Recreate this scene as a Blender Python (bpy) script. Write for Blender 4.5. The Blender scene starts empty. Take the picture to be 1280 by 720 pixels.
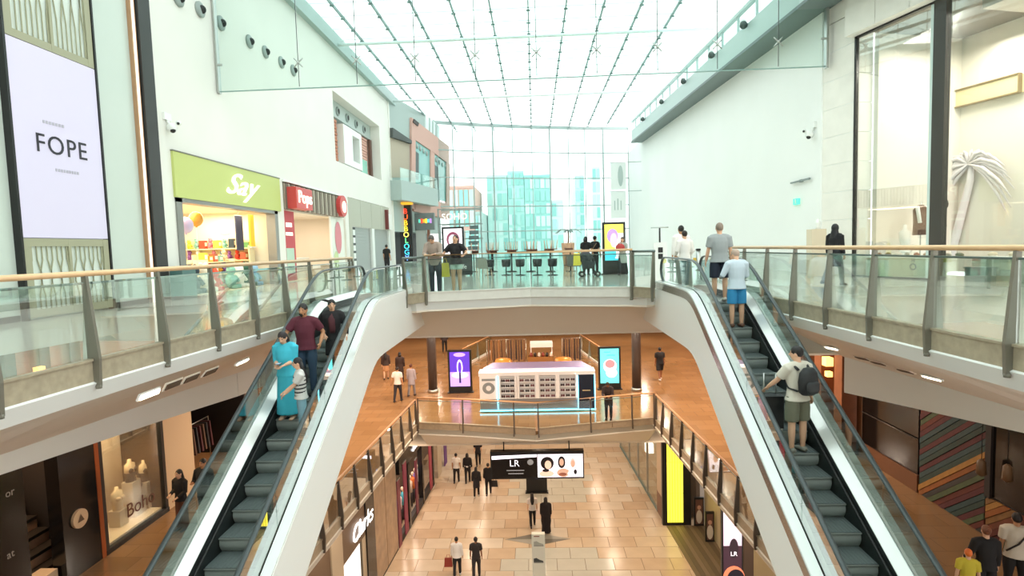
import bpy, math, random
from mathutils import Vector, Matrix
random.seed(7)
scene = bpy.context.scene
COL = scene.collection
# ---------------------------------------------------------------- camera (20 mm lens)
HC = 1.34                      # camera height above the upper floor
FPX = 711.1                    # focal length in pixels of a 1280 px wide frame
PSI, PIT, RHO = 0.041397, 0.071802, math.radians(1.7)
_r0 = Vector((math.cos(PSI), math.sin(PSI), 0))
_f = Vector((-math.sin(PSI)*math.cos(PIT), math.cos(PSI)*math.cos(PIT), -math.sin(PIT)))
_u0 = _r0.cross(_f)
_r = _r0*math.cos(RHO) - _u0*math.sin(RHO)
_u = _u0*math.cos(RHO) + _r0*math.sin(RHO)
CAM = Vector((0, 0, HC))
cd = bpy.data.cameras.new('camera'); cam = bpy.data.objects.new('camera', cd); COL.objects.link(cam)
cd.sensor_width = 36; cd.lens = FPX/1280*36; cd.clip_end = 600; cd.clip_start = 0.05
cam.matrix_world = Matrix(((_r.x, _u.x, -_f.x, CAM.x), (_r.y, _u.y, -_f.y, CAM.y), (_r.z, _u.z, -_f.z, CAM.z), (0, 0, 0, 1)))
scene.camera = cam
# ---------------------------------------------------------------- world, exposure
scene.view_settings.view_transform = 'Standard'; scene.view_settings.look = 'None'
scene.view_settings.gamma = 1.0; scene.view_settings.use_curve_mapping = False
scene.view_settings.exposure = 1.42
w = bpy.data.worlds.new('overcast'); scene.world = w; w.use_nodes = True
bg = w.node_tree.nodes['Background']; bg.inputs[0].default_value = (1.0, 1.0, 0.99, 1); bg.inputs[1].default_value = 1.0
scene.cycles.use_denoising = True
scene.cycles.max_bounces = 8; scene.cycles.diffuse_bounces = 4; scene.cycles.glossy_bounces = 4
scene.cycles.transmission_bounces = 4; scene.cycles.transparent_max_bounces = 24
scene.cycles.sample_clamp_indirect = 6; scene.cycles.caustics_reflective = False; scene.cycles.caustics_refractive = False
# ---------------------------------------------------------------- pixel -> ray helpers (1280x720 frame)
def ray(px, py): return _f + _r*((px-640)/FPX) - _u*((py-360)/FPX)
def onz(px, py, z): d = ray(px, py); return CAM + d*((z-HC)/d.z)
def onx(px, py, X): d = ray(px, py); return CAM + d*(X/d.x)
def ony(px, py, Y): d = ray(px, py); return CAM + d*(Y/d.y)
L2, L1, L0 = 0.0, -6.05, -12.1
R = math.radians
# ---------------------------------------------------------------- materials
MATS = {}
def srgb(c):
    if isinstance(c, str):
        c = c.lstrip('#'); c = [int(c[i:i+2], 16)/255 for i in (0, 2, 4)]
    return tuple((x/12.92 if x <= .04045 else ((x+.055)/1.055)**2.4) for x in c)
def mat(name, col='#808080', rough=.6, metal=0, emit=0, noise=None, spec=.5, ecol=None, bump=0):
    if name in MATS: return MATS[name]
    m = bpy.data.materials.new(name); m.use_nodes = True; MATS[name] = m
    nt = m.node_tree; b = nt.nodes['Principled BSDF']
    c = srgb(col); b.inputs['Base Color'].default_value = (*c, 1)
    b.inputs['Roughness'].default_value = rough; b.inputs['Metallic'].default_value = metal
    b.inputs['Specular IOR Level'].default_value = spec
    if emit:
        e = srgb(ecol) if ecol else c
        b.inputs['Emission Color'].default_value = (*e, 1); b.inputs['Emission Strength'].default_value = emit
    if noise:
        sc, amt = noise
        tc = nt.nodes.new('ShaderNodeTexCoord'); n = nt.nodes.new('ShaderNodeTexNoise')
        n.inputs['Scale'].default_value = sc; n.inputs['Detail'].default_value = 4
        r = nt.nodes.new('ShaderNodeMapRange'); r.inputs[3].default_value = 1-amt; r.inputs[4].default_value = 1+amt
        r.inputs[1].default_value = .25; r.inputs[2].default_value = .75
        mx = nt.nodes.new('ShaderNodeMix'); mx.data_type = 'RGBA'; mx.blend_type = 'MULTIPLY'; mx.inputs[0].default_value = 1
        mx.inputs[6].default_value = (*c, 1)
        nt.links.new(tc.outputs['Object'], n.inputs['Vector']); nt.links.new(n.outputs['Fac'], r.inputs[0])
        nt.links.new(r.outputs[0], mx.inputs[7]); nt.links.new(mx.outputs[2], b.inputs['Base Color'])
        if bump:
            bp = nt.nodes.new('ShaderNodeBump'); bp.inputs['Strength'].default_value = bump
            nt.links.new(n.outputs['Fac'], bp.inputs['Height']); nt.links.new(bp.outputs[0], b.inputs['Normal'])
    return m
def glass(name, tint='#e6f5f2', refl=1.0, ior=1.5, rough=0.0, amt=.6, white_scatter=0):
    if name in MATS: return MATS[name]
    m = bpy.data.materials.new(name); m.use_nodes = True; MATS[name] = m
    nt = m.node_tree; nt.nodes.remove(nt.nodes['Principled BSDF'])
    t = nt.nodes.new('ShaderNodeBsdfTransparent'); t.inputs[0].default_value = (*srgb(tint), 1)
    g = nt.nodes.new('ShaderNodeBsdfGlossy'); g.inputs['Roughness'].default_value = rough; g.inputs[0].default_value = (refl, refl, refl, 1)
    f = nt.nodes.new('ShaderNodeFresnel'); f.inputs[0].default_value = ior
    mx = nt.nodes.new('ShaderNodeMixShader')
    ml = nt.nodes.new('ShaderNodeMath'); ml.operation = 'MULTIPLY'; ml.inputs[1].default_value = amt
    nt.links.new(f.outputs[0], ml.inputs[0]); nt.links.new(ml.outputs[0], mx.inputs[0])
    if white_scatter:      # added white frit share makes the roof panes look bright
        d = nt.nodes.new('ShaderNodeBsdfTranslucent'); d.inputs[0].default_value = (*srgb('#f4fbfa'), 1); m2 = nt.nodes.new('ShaderNodeMixShader'); m2.inputs[0].default_value = white_scatter
        nt.links.new(t.outputs[0], m2.inputs[1]); nt.links.new(d.outputs[0], m2.inputs[2]); nt.links.new(m2.outputs[0], mx.inputs[1])
    else: nt.links.new(t.outputs[0], mx.inputs[1])
    nt.links.new(g.outputs[0], mx.inputs[2])
    nt.links.new(mx.outputs[0], nt.nodes['Material Output'].inputs[0])
    return m
def tilemat(name, c1, c2, cm, sx, sy, rough=.15, mortar=.01, offset=.5, var=.12, axes='xy'):
    """large polished tiles drawn by a brick texture, for surfaces too far off to tell tiles apart"""
    if name in MATS: return MATS[name]
    m = mat(name, c1, rough); nt = m.node_tree; b = nt.nodes['Principled BSDF']
    tc = nt.nodes.new('ShaderNodeTexCoord'); br = nt.nodes.new('ShaderNodeTexBrick')
    br.inputs['Color1'].default_value = (*srgb(c1), 1); br.inputs['Color2'].default_value = (*srgb(c2), 1); br.inputs['Mortar'].default_value = (*srgb(cm), 1)
    br.inputs['Scale'].default_value = 1; br.inputs['Brick Width'].default_value = sx; br.inputs['Row Height'].default_value = sy
    br.inputs['Mortar Size'].default_value = mortar; br.offset = offset
    nt.links.new(tc.outputs['Object'], br.inputs['Vector']); nt.links.new(br.outputs['Color'], b.inputs['Base Color'])
    return m
# ---------------------------------------------------------------- mesh builder
class MB:
    def __init__(s): s.v = []; s.f = []; s.m = []; s.sm = []; s.mats = []
    def slot(s, m):
        if m not in s.mats: s.mats.append(m)
        return s.mats.index(m)
    def add(s, vs, fs, m, smooth=False):
        o = len(s.v); k = s.slot(m)
        s.v += [tuple(v) for v in vs]
        for f in fs: s.f.append(tuple(o+i for i in f)); s.m.append(k); s.sm.append(smooth)
        return s
    def box(s, c, d, m, rz=0, mtx=None):
        x, y, z = d[0]/2, d[1]/2, d[2]/2
        vs = [Vector((sx*x, sy*y, sz*z)) for sz in (-1, 1) for sy in (-1, 1) for sx in (-1, 1)]
        M = mtx if mtx else Matrix.Rotation(rz, 4, 'Z')
        vs = [M @ v + Vector(c) for v in vs]
        return s.add(vs, [(0, 2, 3, 1), (4, 5, 7, 6), (0, 1, 5, 4), (2, 6, 7, 3), (0, 4, 6, 2), (1, 3, 7, 5)], m)
    def span(s, a, b, m):
        return s.box([(a[i]+b[i])/2 for i in range(3)], [abs(a[i]-b[i]) for i in range(3)], m)
    def hexa(s, bot, top, m):
        n = len(bot); vs = list(bot)+list(top)
        fs = [tuple(range(n-1, -1, -1)), tuple(range(n, 2*n))] + [(i, (i+1) % n, n+(i+1) % n, n+i) for i in range(n)]
        return s.add(vs, fs, m)
    def poly(s, pts, m): return s.add(pts, [tuple(range(len(pts)))], m)
    def prism(s, pts, z0, z1, m):
        return s.hexa([(p[0], p[1], z0) for p in pts], [(p[0], p[1], z1) for p in pts], m)
    def extr(s, pts, vec, m):      # closed 3D polygon swept by vec
        v = Vector(vec); return s.hexa(pts, [Vector(p)+v for p in pts], m)
    def tube(s, pts, rad, m, n=8, caps=True, smooth=True, flat=None, ref=(1, 0, 0)):
        """loft of rings along pts; rad is number, list, or list of (rx, ry) along ref and its normal"""
        pts = [Vector(p) for p in pts]; k = len(pts)
        rads = rad if isinstance(rad, (list, tuple)) and len(rad) == k else [rad]*k
        vs = []
        for i, p in enumerate(pts):
            t = (pts[min(i+1, k-1)]-pts[max(i-1, 0)])
            t = t.normalized() if t.length > 1e-9 else Vector((0, 0, 1))
            a = Vector(ref); a = a - t*a.dot(t)
            if a.length < 1e-3: a = Vector((0, 1, 0)); a = a - t*a.dot(t)
            a.normalize(); b = t.cross(a)
            r = rads[i]; rx, ry = r if isinstance(r, (list, tuple)) else (r, r)
            for j in range(n):
                an = 2*math.pi*(j+.5)/n; vs.append(p + a*(rx*math.cos(an)) + b*(ry*math.sin(an)))
        fs = [(i*n+j, i*n+(j+1) % n, (i+1)*n+(j+1) % n, (i+1)*n+j) for i in range(k-1) for j in range(n)]
        if caps: fs += [tuple(range(n-1, -1, -1)), tuple((k-1)*n+j for j in range(n))]
        return s.add(vs, fs, m, smooth)
    def ball(s, c, r, m, nu=12, nv=8, mtx=None, keep=None):
        rx, ry, rz = r if isinstance(r, (list, tuple)) else (r, r, r)
        c = Vector(c); vs = []; fs = []
        for i in range(nv+1):
            th = math.pi*i/nv
            for j in range(nu):
                ph = 2*math.pi*j/nu
                v = Vector((rx*math.sin(th)*math.cos(ph), ry*math.sin(th)*math.sin(ph), rz*math.cos(th)))
                vs.append((mtx @ v if mtx else v)+c)
        for i in range(nv):
            for j in range(nu):
                fs.append((i*nu+j, (i+1)*nu+j, (i+1)*nu+(j+1) % nu, i*nu+(j+1) % nu))
        return s.add(vs, fs, m, True)
    def lathe(s, c, prof, m, n=16, smooth=True):
        c = Vector(c); k = len(prof)
        vs = [c+Vector((r*math.cos(2*math.pi*j/n), r*math.sin(2*math.pi*j/n), z)) for r, z in prof for j in range(n)]
        fs = [(i*n+j, i*n+(j+1) % n, (i+1)*n+(j+1) % n, (i+1)*n+j) for i in range(k-1) for j in range(n)]
        fs += [tuple(range(n-1, -1, -1)), tuple((k-1)*n+j for j in range(n))]
        return s.add(vs, fs, m, smooth)
    def disc(s, c, r, m, u, v, n=20, a0=0, a1=2*math.pi):
        c, u, v = Vector(c), Vector(u), Vector(v); rx, ry = r if isinstance(r, (list, tuple)) else (r, r)
        return s.add([c+u*(rx*math.cos(a0+(a1-a0)*i/n))+v*(ry*math.sin(a0+(a1-a0)*i/n)) for i in range(n)], [tuple(range(n))], m)
    def text(s, body, size, m, mtx, extrude=.0, spacing=1.0, shear=0):
        cu = bpy.data.curves.new('t', 'FONT'); cu.body = body; cu.size = size; cu.extrude = extrude
        cu.align_x = 'CENTER'; cu.align_y = 'CENTER'; cu.space_character = spacing; cu.shear = shear; cu.resolution_u = 4
        ob = bpy.data.objects.new('t', cu); me = ob.to_mesh()
        s.add([mtx @ v.co for v in me.vertices], [tuple(p.vertices) for p in me.polygons], m)
        ob.to_mesh_clear(); bpy.data.objects.remove(ob); bpy.data.curves.remove(cu)
        return s
    def mesh(s, name, off=(0, 0, 0)):
        me = bpy.data.meshes.new(name)
        me.from_pydata([(v[0]-off[0], v[1]-off[1], v[2]-off[2]) for v in s.v], [], s.f)
        for m in s.mats: me.materials.append(m)
        me.polygons.foreach_set('material_index', s.m); me.polygons.foreach_set('use_smooth', s.sm); me.update()
        return me
    def build(s, name, parent=None, kind=None, label=None, cat=None, group=None):
        off = Vector((0, 0, 0)); q = parent
        while q: off += q.location; q = q.parent
        o = bpy.data.objects.new(name, s.mesh(name, off)); COL.objects.link(o)
        if parent: o.parent = parent
        return tag(o, label, cat, group, kind)
def tag(o, label=None, cat=None, group=None, kind=None):
    if label: o['label'] = label
    if cat: o['category'] = cat
    if group: o['group'] = group
    if kind: o['kind'] = kind
    return o
def thing(name, label=None, cat=None, loc=(0, 0, 0), group=None, kind=None):
    o = bpy.data.objects.new(name, None); COL.objects.link(o); o.location = loc; o.empty_display_size = .2
    return tag(o, label, cat, group, kind)
def one(name, mb, label, cat, group=None): return mb.build(name, None, None, label, cat, group)
def inst(o, name, parent, loc, rz=0, sc=None):       # another object on the same mesh
    c = bpy.data.objects.new(name, o if isinstance(o, bpy.types.Mesh) else o.data); COL.objects.link(c)
    c.parent = parent; off = Vector((0, 0, 0)); q = parent
    while q: off += q.location; q = q.parent
    c.location = Vector(loc)-off; c.rotation_euler = (0, 0, rz)
    if sc: c.scale = sc
    return c
def copy_tree(o, parent=None):
    c = o.copy(); COL.objects.link(c); c.parent = parent
    for ch in o.children: copy_tree(ch, c)
    return c
def lamp(name, loc, size, power, col, rot=(0, 0, 0), parent=None, spread=None):
    l = bpy.data.lights.new(name, 'AREA'); l.energy = power; l.color = srgb(col)
    if isinstance(size, (tuple, list)): l.shape = 'RECTANGLE'; l.size, l.size_y = size
    else: l.shape = 'DISK'; l.size = size
    if spread: l.spread = spread
    o = bpy.data.objects.new(name, l); COL.objects.link(o); o.rotation_euler = rot
    if parent:
        off = Vector((0, 0, 0)); q = parent
        while q: off += q.location; q = q.parent
        o.parent = parent; o.location = Vector(loc)-off
    else: o.location = loc
    return o
def frame_mtx(o, x, y):     # matrix with given x and y axes, z = x cross y
    x = Vector(x).normalized(); y = Vector(y).normalized(); z = x.cross(y); o = Vector(o)
    return Matrix(((x.x, y.x, z.x, o.x), (x.y, y.y, z.y, o.y), (x.z, y.z, z.z, o.z), (0, 0, 0, 1)))
# common materials
WHITE = mat('white_paint', '#eae8e1', .6, noise=(.35, .03)); WHITE2 = mat('white_cladding', '#eef0ec', .35)
STONE = mat('speckled_stone', '#a59a83', .45, noise=(9, .16)); POST = mat('grey_powder_coat', '#7d7a6e', .4, .3)
WOOD = mat('pale_wood_rail', '#dcb68a', .35, noise=(6, .08)); STEEL = mat('brushed_steel', '#b9bcb8', .28, .9)
DARK = mat('black_frame', '#1c1b1b', .4); RAILG = mat('grey_metal_rail', '#6f7d7a', .3, .5)
GL = glass('clear_balustrade_glass', '#f6fbf9', amt=.45); GLT = glass('teal_glass', '#eaf5f2', amt=.5)
PANE = glass('facade_glass', '#f0f9f7', amt=.4); SHOPGL = glass('shop_glass', '#f6faf8', amt=.35)
SOFF = mat('soffit_paint', '#efe4d4', .7); WARMC = '#ffcf9a'
# ================================================================ structure
def S(name, mb, parent=None): return mb.build(name, parent, 'structure' if parent is None else None)
FLOOR2 = tilemat('polished_pale_floor', '#cfcdc0', '#cbc9bc', '#b4b2a6', 1.2, 1.2, .10, .006, 0)
FLOOR1 = tilemat('polished_brown_floor', '#94704c', '#886542', '#6e5238', .9, .6, .16, .006)
def xl(Y): return -5.48 + (Y-6.5)*.046            # upper void edge, left
def xr(Y): return 5.20 - (Y-6.5)*.034             # upper void edge, right
BR = [(-3.16, 16.16), (-0.14, 16.96), (2.74, 16.11)]     # upper bridge front edge
# ---- upper floor slabs
me = MB()
# left walkway, right walkway, food court, place behind the camera
me.prism([(-11.6, -9), (xl(-9), -9), (xl(16.6), 16.6), (-11.6, 16.6)], -.14, 0, FLOOR2)
me.prism([(xr(-9), -9), (13.6, -9), (13.6, 16.6), (xr(16.6), 16.6)], -.14, 0, FLOOR2)
me.prism([(-11.6, 16.6), (-5.02, 16.6), (-3.3, 16.4), (-3.16, 16.2), (BR[1][0], BR[1][1]+.04), (2.74, 16.15), (2.9, 16.4), (4.86, 16.6), (13.6, 16.6), (13.6, 64), (-11.6, 64)], -.14, 0, FLOOR2)
me.prism([(xl(-9), -9), (xr(-9), -9), (xr(-.1), -.1), (xl(-.1), -.1)], -.14, 0, FLOOR2)
S('floor', me)
# ---- slab edges (white fascia) and sloping soffits
def ribbon(mb, A, B, m, th=.05):
    """sheet between two 3D polylines, given a little thickness"""
    n = len(A)
    for i in range(n-1):
        a, b, c, d = Vector(A[i]), Vector(A[i+1]), Vector(B[i+1]), Vector(B[i])
        nn = (b-a).cross(d-a).normalized()*th
        mb.hexa([a, b, c, d], [a+nn, b+nn, c+nn, d+nn], m)
YS = [-3, 0, 3, 6, 9, 12, 14.5, 16.6]
eL = [(xl(y), y) for y in YS]; eR = [(xr(y), y) for y in YS]
def z_(path, z, dx=0): return [(p[0]+dx, p[1], z) for p in path]
mb = MB(); ribbon(mb, z_(eL, -.15, .02), z_(eL, -.37, -.10), WHITE2, -.05); S('trim_1', mb)
mb = MB(); ribbon(mb, z_(eR, -.15, -.02), z_(eR, -.37, .10), WHITE2, .05); S('trim_2', mb)
bl1, bl2 = onz(0, 592, -2.15), onz(290, 495, -2.15)
d = (bl1-bl2)/(bl1.y-bl2.y)
def bL(y): return bl2.x + d.x*(y-bl2.y) if y < 13 else bl2.x + (y-13)*.15
br1, br2 = onz(1058, 490, -2.15), onz(1232, 529, -2.15)
d2 = (br2-br1)/(br2.y-br1.y)
def bR(y): return br1.x + d2.x*(y-br1.y)
def ztop(y, left):
    return max(-1.9, -1.62-.05*max(0, bl2.y-y)) if left else max(-1.95, -1.38-.34*max(0, br1.y-y)/(br1.y-br2.y))
yb = [-3, 0, 3, 6, 7.5, 9, 10, 11, 12, bl2.y, 14.5, 16.6]
bLp = [(max(bL(y), -10.8), y) for y in yb]; ybr = [-3, 0, 3, 6, 7.5, 9, 10, 11, 12, br1.y]
bRp = [(min(bR(y), 10.6), y) for y in ybr]
mb = MB(); ribbon(mb, z_([(xl(y), y) for y in yb], -.37, -.10), [(p[0], p[1], ztop(p[1], True)) for p in bLp], SOFF, .05)
S('ceiling', mb)
mb = MB(); ribbon(mb, [(p[0], p[1], ztop(p[1], True)+.06) for p in bLp], z_(bLp, -2.15), WHITE, -.08); S('trim_3', mb)
eRs = [(xr(y), y) for y in ybr]
mb = MB(); ribbon(mb, z_(eRs, -.37, .10), [(p[0], p[1], ztop(p[1], False)) for p in bRp], SOFF, -.05)
mb.prism([(xr(br1.y)+.1, br1.y), (10.7, br1.y), (10.7, 18.5), (xr(16.6)+.1, 18.5), (xr(16.6)+.1, 16.6)], -1.3, -1.25, SOFF)
S('ceiling', mb)
mb = MB(); ribbon(mb, [(p[0], p[1], ztop(p[1], False)+.06) for p in bRp], z_(bRp, -2.15), WHITE, .08)
mb.hexa([(bRp[-1][0], br1.y, -2.15), (10.7, br1.y, -2.15), (10.7, br1.y+.1, -2.15), (bRp[-1][0], br1.y+.1, -2.15)], [(bRp[-1][0], br1.y, -1.25), (10.7, br1.y, -1.25), (10.7, br1.y+.1, -1.25), (bRp[-1][0], br1.y+.1, -1.25)], WHITE)
S('trim_4', mb)
# ---- middle-level ceiling under the upper floor
mb = MB()
mb.prism([(-11, -3), (bLp[0][0], -3)] + [(p[0], p[1]) for p in bLp[1:]] + [(-11, 16.6)], -2.15, -2.1, SOFF)
mb.prism([(bRp[0][0], -3), (11, -3), (11, br1.y)] + [(p[0], p[1]) for p in bRp[::-1][:-1]], -2.15, -2.1, SOFF)
mb.prism([(-11, 18.4), (11, 18.4), (11, 62), (-11, 62)], -1.55, -1.5, SOFF)
mb.prism([(-11, 16.55), (-5.2, 16.55), (-5.2, 18.45), (-11, 18.45)], -1.6, -1.5, SOFF)
S('ceiling', mb)
# upper bridge: white edge band, brown soffit sloping back under it
bx = [(-5.05, 16.6), (-3.4, 15.9), BR[0], BR[1], BR[2], (3.1, 15.9), (4.86, 16.6)]
mb = MB(); ribbon(mb, z_(bx, -.15), [(p[0], p[1]+.1, -.40) for p in bx], WHITE2, .05); S('trim_5', mb)
mb = MB(); mb.prism([(-5.05, 17.1)] + [(p[0], p[1]+.1) for p in bx] + [(4.86, 17.1)], -.45, -.40, SOFF)
ribbon(mb, [(-5.2, 17.1, -.40), (5.0, 17.1, -.40)], [(-5.2, 18.4, -1.5), (5.0, 18.4, -1.5)], SOFF, .05); S('ceiling', mb)
# ---- walls of the upper level
# opening for the feature window is left at y 33.2-43.4, z 6.7-10.8: rebuild the wall round it
mb = MB(); wy0, wy1, wz0, wz1 = 33.4, 43.4, 6.7, 10.75
mb.span((-11.9, 17.2, 4.75), (-11.5, wy0, 14.1), WHITE); mb.span((-11.9, wy1, 4.75), (-11.5, 46.6, 14.1), WHITE)
mb.span((-11.9, wy0, 4.75), (-11.5, wy1, wz0), WHITE); mb.span((-11.9, wy0, wz1), (-11.5, wy1, 14.1), WHITE)
for a, b in ((17.2, 18.0), (25.25, 26.0), (34.6, 35.2), (45.4, 46.6)): mb.span((-11.9, a, 0), (-11.5, b, 4.75), WHITE)
mb.span((-12.2, 46.2, 0), (-11.45, 46.6, 14.1), WHITE)
S('wall_left', mb)
mb = MB(); mb.span((-11.75, -9, 0), (-11.55, 17.2, 14.1), mat('pale_mint_panel', '#ccd5cd', .25, noise=(.3, .04))); S('wall_left_near', mb)
mb = MB(); mb.span((10.5, 21.4, 0), (10.75, 64, 11.2), mat('white_plaster_right', '#f1f3f0', .6, noise=(.25, .03))); S('wall_right', mb)
mb = MB(); mb.span((-12, -9.2, -12.2), (14, -9, 14.1), WHITE); S('wall_back', mb)
# ---- middle level
VL = [(-5.95, 5.0), (-5.72, 12.0), (-5.12, 23.4)]; VR = [(5.75, 5.0), (5.42, 12.0), (4.80, 23.5)]
M1 = [(-5.12, 23.4), (-3.3, 23.1), (-0.14, 22.34), (3.0, 23.1), (4.80, 23.5)]
mb = MB()
mb.prism([(-11, -3)] + [(-6.2, -3)] + VL + [(-11, 23.4)], L1-.14, L1, FLOOR1)
mb.prism([(6.0, -3), (11, -3), (11, 23.5)] + VR[::-1], L1-.14, L1, FLOOR1)
mb.prism(M1 + [(11, 23.5), (11, 62), (-11, 62), (-11, 23.4)], L1-.14, L1, FLOOR1)
mb.prism([(-6.2, -3), (6.0, -3), (5.75, 4.9), (-5.95, 4.9)], L1-.14, L1, FLOOR1)
S('floor', mb)
STONEB = mat('warm_beige_band', '#cfc4b2', .5)
mb = MB()
ribbon(mb, [(p[0]+.02, p[1], L1-.15) for p in VL], [(p[0]-.1, p[1], L1-.40) for p in VL], STONEB, -.05); S('trim_6', mb)
mb = MB()
ribbon(mb, [(p[0]-.02, p[1], L1-.15) for p in VR], [(p[0]+.1, p[1], L1-.40) for p in VR], STONEB, .05); S('trim_7', mb)
mb = MB(); ribbon(mb, [(p[0], p[1], L1-.15) for p in M1], [(p[0], p[1]+.1, L1-.40) for p in M1], STONEB, .05); S('trim_8', mb)
mb = MB()
mb.prism([(-5.1, 23.7)] + [(p[0], p[1]+.1) for p in M1] + [(4.8, 23.7)], L1-.45, L1-.40, SOFF)
ribbon(mb, [(-5.2, 23.7, L1-.40), (4.95, 23.7, L1-.40)], [(-5.2, 25.6, L1-1.62), (4.95, 25.6, L1-1.62)], SOFF, .05)
mb.prism([(-9, 25.55), (9, 25.55), (9, 62), (-9, 62)], L1-1.67, L1-1.6, SOFF)
mb.prism([(-6.9, 5)] + [(p[0]-.08, p[1]) for p in VL] + [(-5.3, 25.7), (-6.9, 25.7)], L1-.46, L1-.40, SOFF)
mb.prism([(p[0]+.08, p[1]) for p in VR[::-1]] + [(5.7, 5), (8.2, 5), (8.2, 25.7), (5.0, 25.7)], L1-.46, L1-.40, SOFF)
S('ceiling', mb)
mb = MB(); mb.span((-11.3, 20.6, L1), (-11.0, 62, -1.5), mat('brown_wall', '#8a6242', .6)); S('wall_left_middle', mb)
mb = MB(); mb.span((10.9, 19.3, L1), (11.2, 62, -1.5), MATS['brown_wall']); S('wall_right_middle', mb)
mb = MB(); mb.span((-11, 61.8, -12.1), (11, 62, -1.5), MATS['brown_wall']); S('wall_end_middle', mb)
# ---- ground level: stone tiles, the largest-showing 300 as pieces
mb = MB(); mb.span((-12, -9, L0-.2), (14, 62, L0-.012), mat('floor_bed', '#7d6a54', .6))
floor0 = S('floor', mb)
TILE = mat('warm_travertine', '#d9b890', .22, noise=(1.3, .07)); nt = TILE.node_tree; bs = nt.nodes['Principled BSDF']
oi = nt.nodes.new('ShaderNodeObjectInfo'); geo = nt.nodes.new('ShaderNodeNewGeometry'); ad = nt.nodes.new('ShaderNodeMath'); ad.operation = 'ADD'
fr = nt.nodes.new('ShaderNodeMath'); fr.operation = 'FRACT'; rp = nt.nodes.new('ShaderNodeValToRGB')
rp.color_ramp.elements[0].color = (*srgb('#c0a68a'), 1); rp.color_ramp.elements[1].color = (*srgb('#d3c6b3'), 1)
e = rp.color_ramp.elements.new(.5); e.color = (*srgb('#cab499'), 1)
nt.links.new(oi.outputs['Random'], ad.inputs[0]); nt.links.new(geo.outputs['Random Per Island'], ad.inputs[1]); nt.links.new(ad.outputs[0], fr.inputs[0])
nt.links.new(fr.outputs[0], rp.inputs[0])
for n_ in nt.nodes:
    if n_.type == 'MIX': nt.links.new(rp.outputs[0], n_.inputs[6])
GREYT = mat('cool_grey_tile', '#c3c0b2', .2, noise=(1.3, .05))
tmesh = {}
for gm, k in ((TILE, 0), (GREYT, 1)):
    t = MB(); a, b = .592, .442
    t.hexa([(-a, -b, -.012), (a, -b, -.012), (a, b, -.012), (-a, b, -.012)], [(-a+.006, -b+.006, 0), (a-.006, -b+.006, 0), (a-.006, b-.006, 0), (-a+.006, b-.006, 0)], gm)
    tmesh[k] = t.mesh('tile')
rest = MB(); cnt = 0
for j in range(40):
    y = 19.6+.9*j
    for i in range(-6, 7):
        x = i*1.2 + (.6 if j % 2 else 0)
        if abs(x) > 7.6: continue
        grey = (-1.4 < x < 2.6 and (29 < y < 33.5 or y < 24.4))
        if 20.6 < y < 36 and cnt < 298 and abs(x) < 6.9:
            c = inst(tmesh[1 if grey else 0], 'tile', floor0, (x, y, L0)); cnt += 1
        else:
            a, b = .592, .442
            rest.hexa([(x-a, y-b, L0-.012), (x+a, y-b, L0-.012), (x+a, y+b, L0-.012), (x-a, y+b, L0-.012)], [(x-a, y-b, L0), (x+a, y-b, L0), (x+a, y+b, L0), (x-a, y+b, L0)], TILE)
o = rest.build('tile_field', floor0, 'stuff')
# grey diamond inlay in the ground floor
mb = MB(); c = onz(672, 674, L0); DG = mat('dark_grey_stone', '#6f6a60', .3); LG = mat('mid_grey_stone', '#98958a', .3)
q = [(c.x-1.5, c.y), (c.x, c.y-.55), (c.x+1.5, c.y), (c.x, c.y+.55)]
for i in range(4):
    a, b = q[i], q[(i+1) % 4]; mb.prism([(c.x, c.y), a, b], L0+.001, L0+.006, DG if i % 2 else LG)
mb.build('diamond_inlay', floor0)
# ---- glazed end wall
WX = [-9.4, -7.9, -6.0, -4.0, -2.0, 0.0, 1.9, 3.9, 5.7, 7.7, 10.5]
def wy(x): t = (x+9.4)/19.5; return 57.0 + 9.6*t - 3.2*t*t
WZ = [0, 3.0, 5.6, 8.5, 11.2, 13.85]
win = thing('window_1', loc=(0, 60, 0), kind='structure')
MUL = mat('steel_mullion', '#a3b3b1', .4, .2)
for i in range(len(WX)-1):
    x0, x1 = WX[i], WX[i+1]
    for k in range(len(WZ)-1):
        mb = MB(); z0, z1 = WZ[k]+.03, WZ[k+1]-.03
        mb.hexa([(x0, wy(x0), z0), (x1, wy(x1), z0), (x1, wy(x1)+.02, z0), (x0, wy(x0)+.02, z0)], [(x0, wy(x0), z1), (x1, wy(x1), z1), (x1, wy(x1)+.02, z1), (x0, wy(x0)+.02, z1)], PANE)
        mb.build('pane', win)
for i, x in enumerate(WX):
    mb = MB(); wd = .09 if i % 3 else .16; mb.span((x-wd/2, wy(x)-.2, 0), (x+wd/2, wy(x)+.03, 13.9), MUL); mb.build('mullion', win)
for k, z in enumerate(WZ[1:]):
    mb = MB()
    for i in range(len(WX)-1):
        x0, x1 = WX[i], WX[i+1]; h = .16 if z > 13 else .05
        mb.hexa([(x0, wy(x0)-.1, z-h), (x1, wy(x1)-.1, z-h), (x1, wy(x1)+.03, z-h), (x0, wy(x0)+.03, z-h)], [(x0, wy(x0)-.1, z+h), (x1, wy(x1)-.1, z+h), (x1, wy(x1)+.03, z+h), (x0, wy(x0)+.03, z+h)], MUL)
    mb.build('transom', win)
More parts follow.
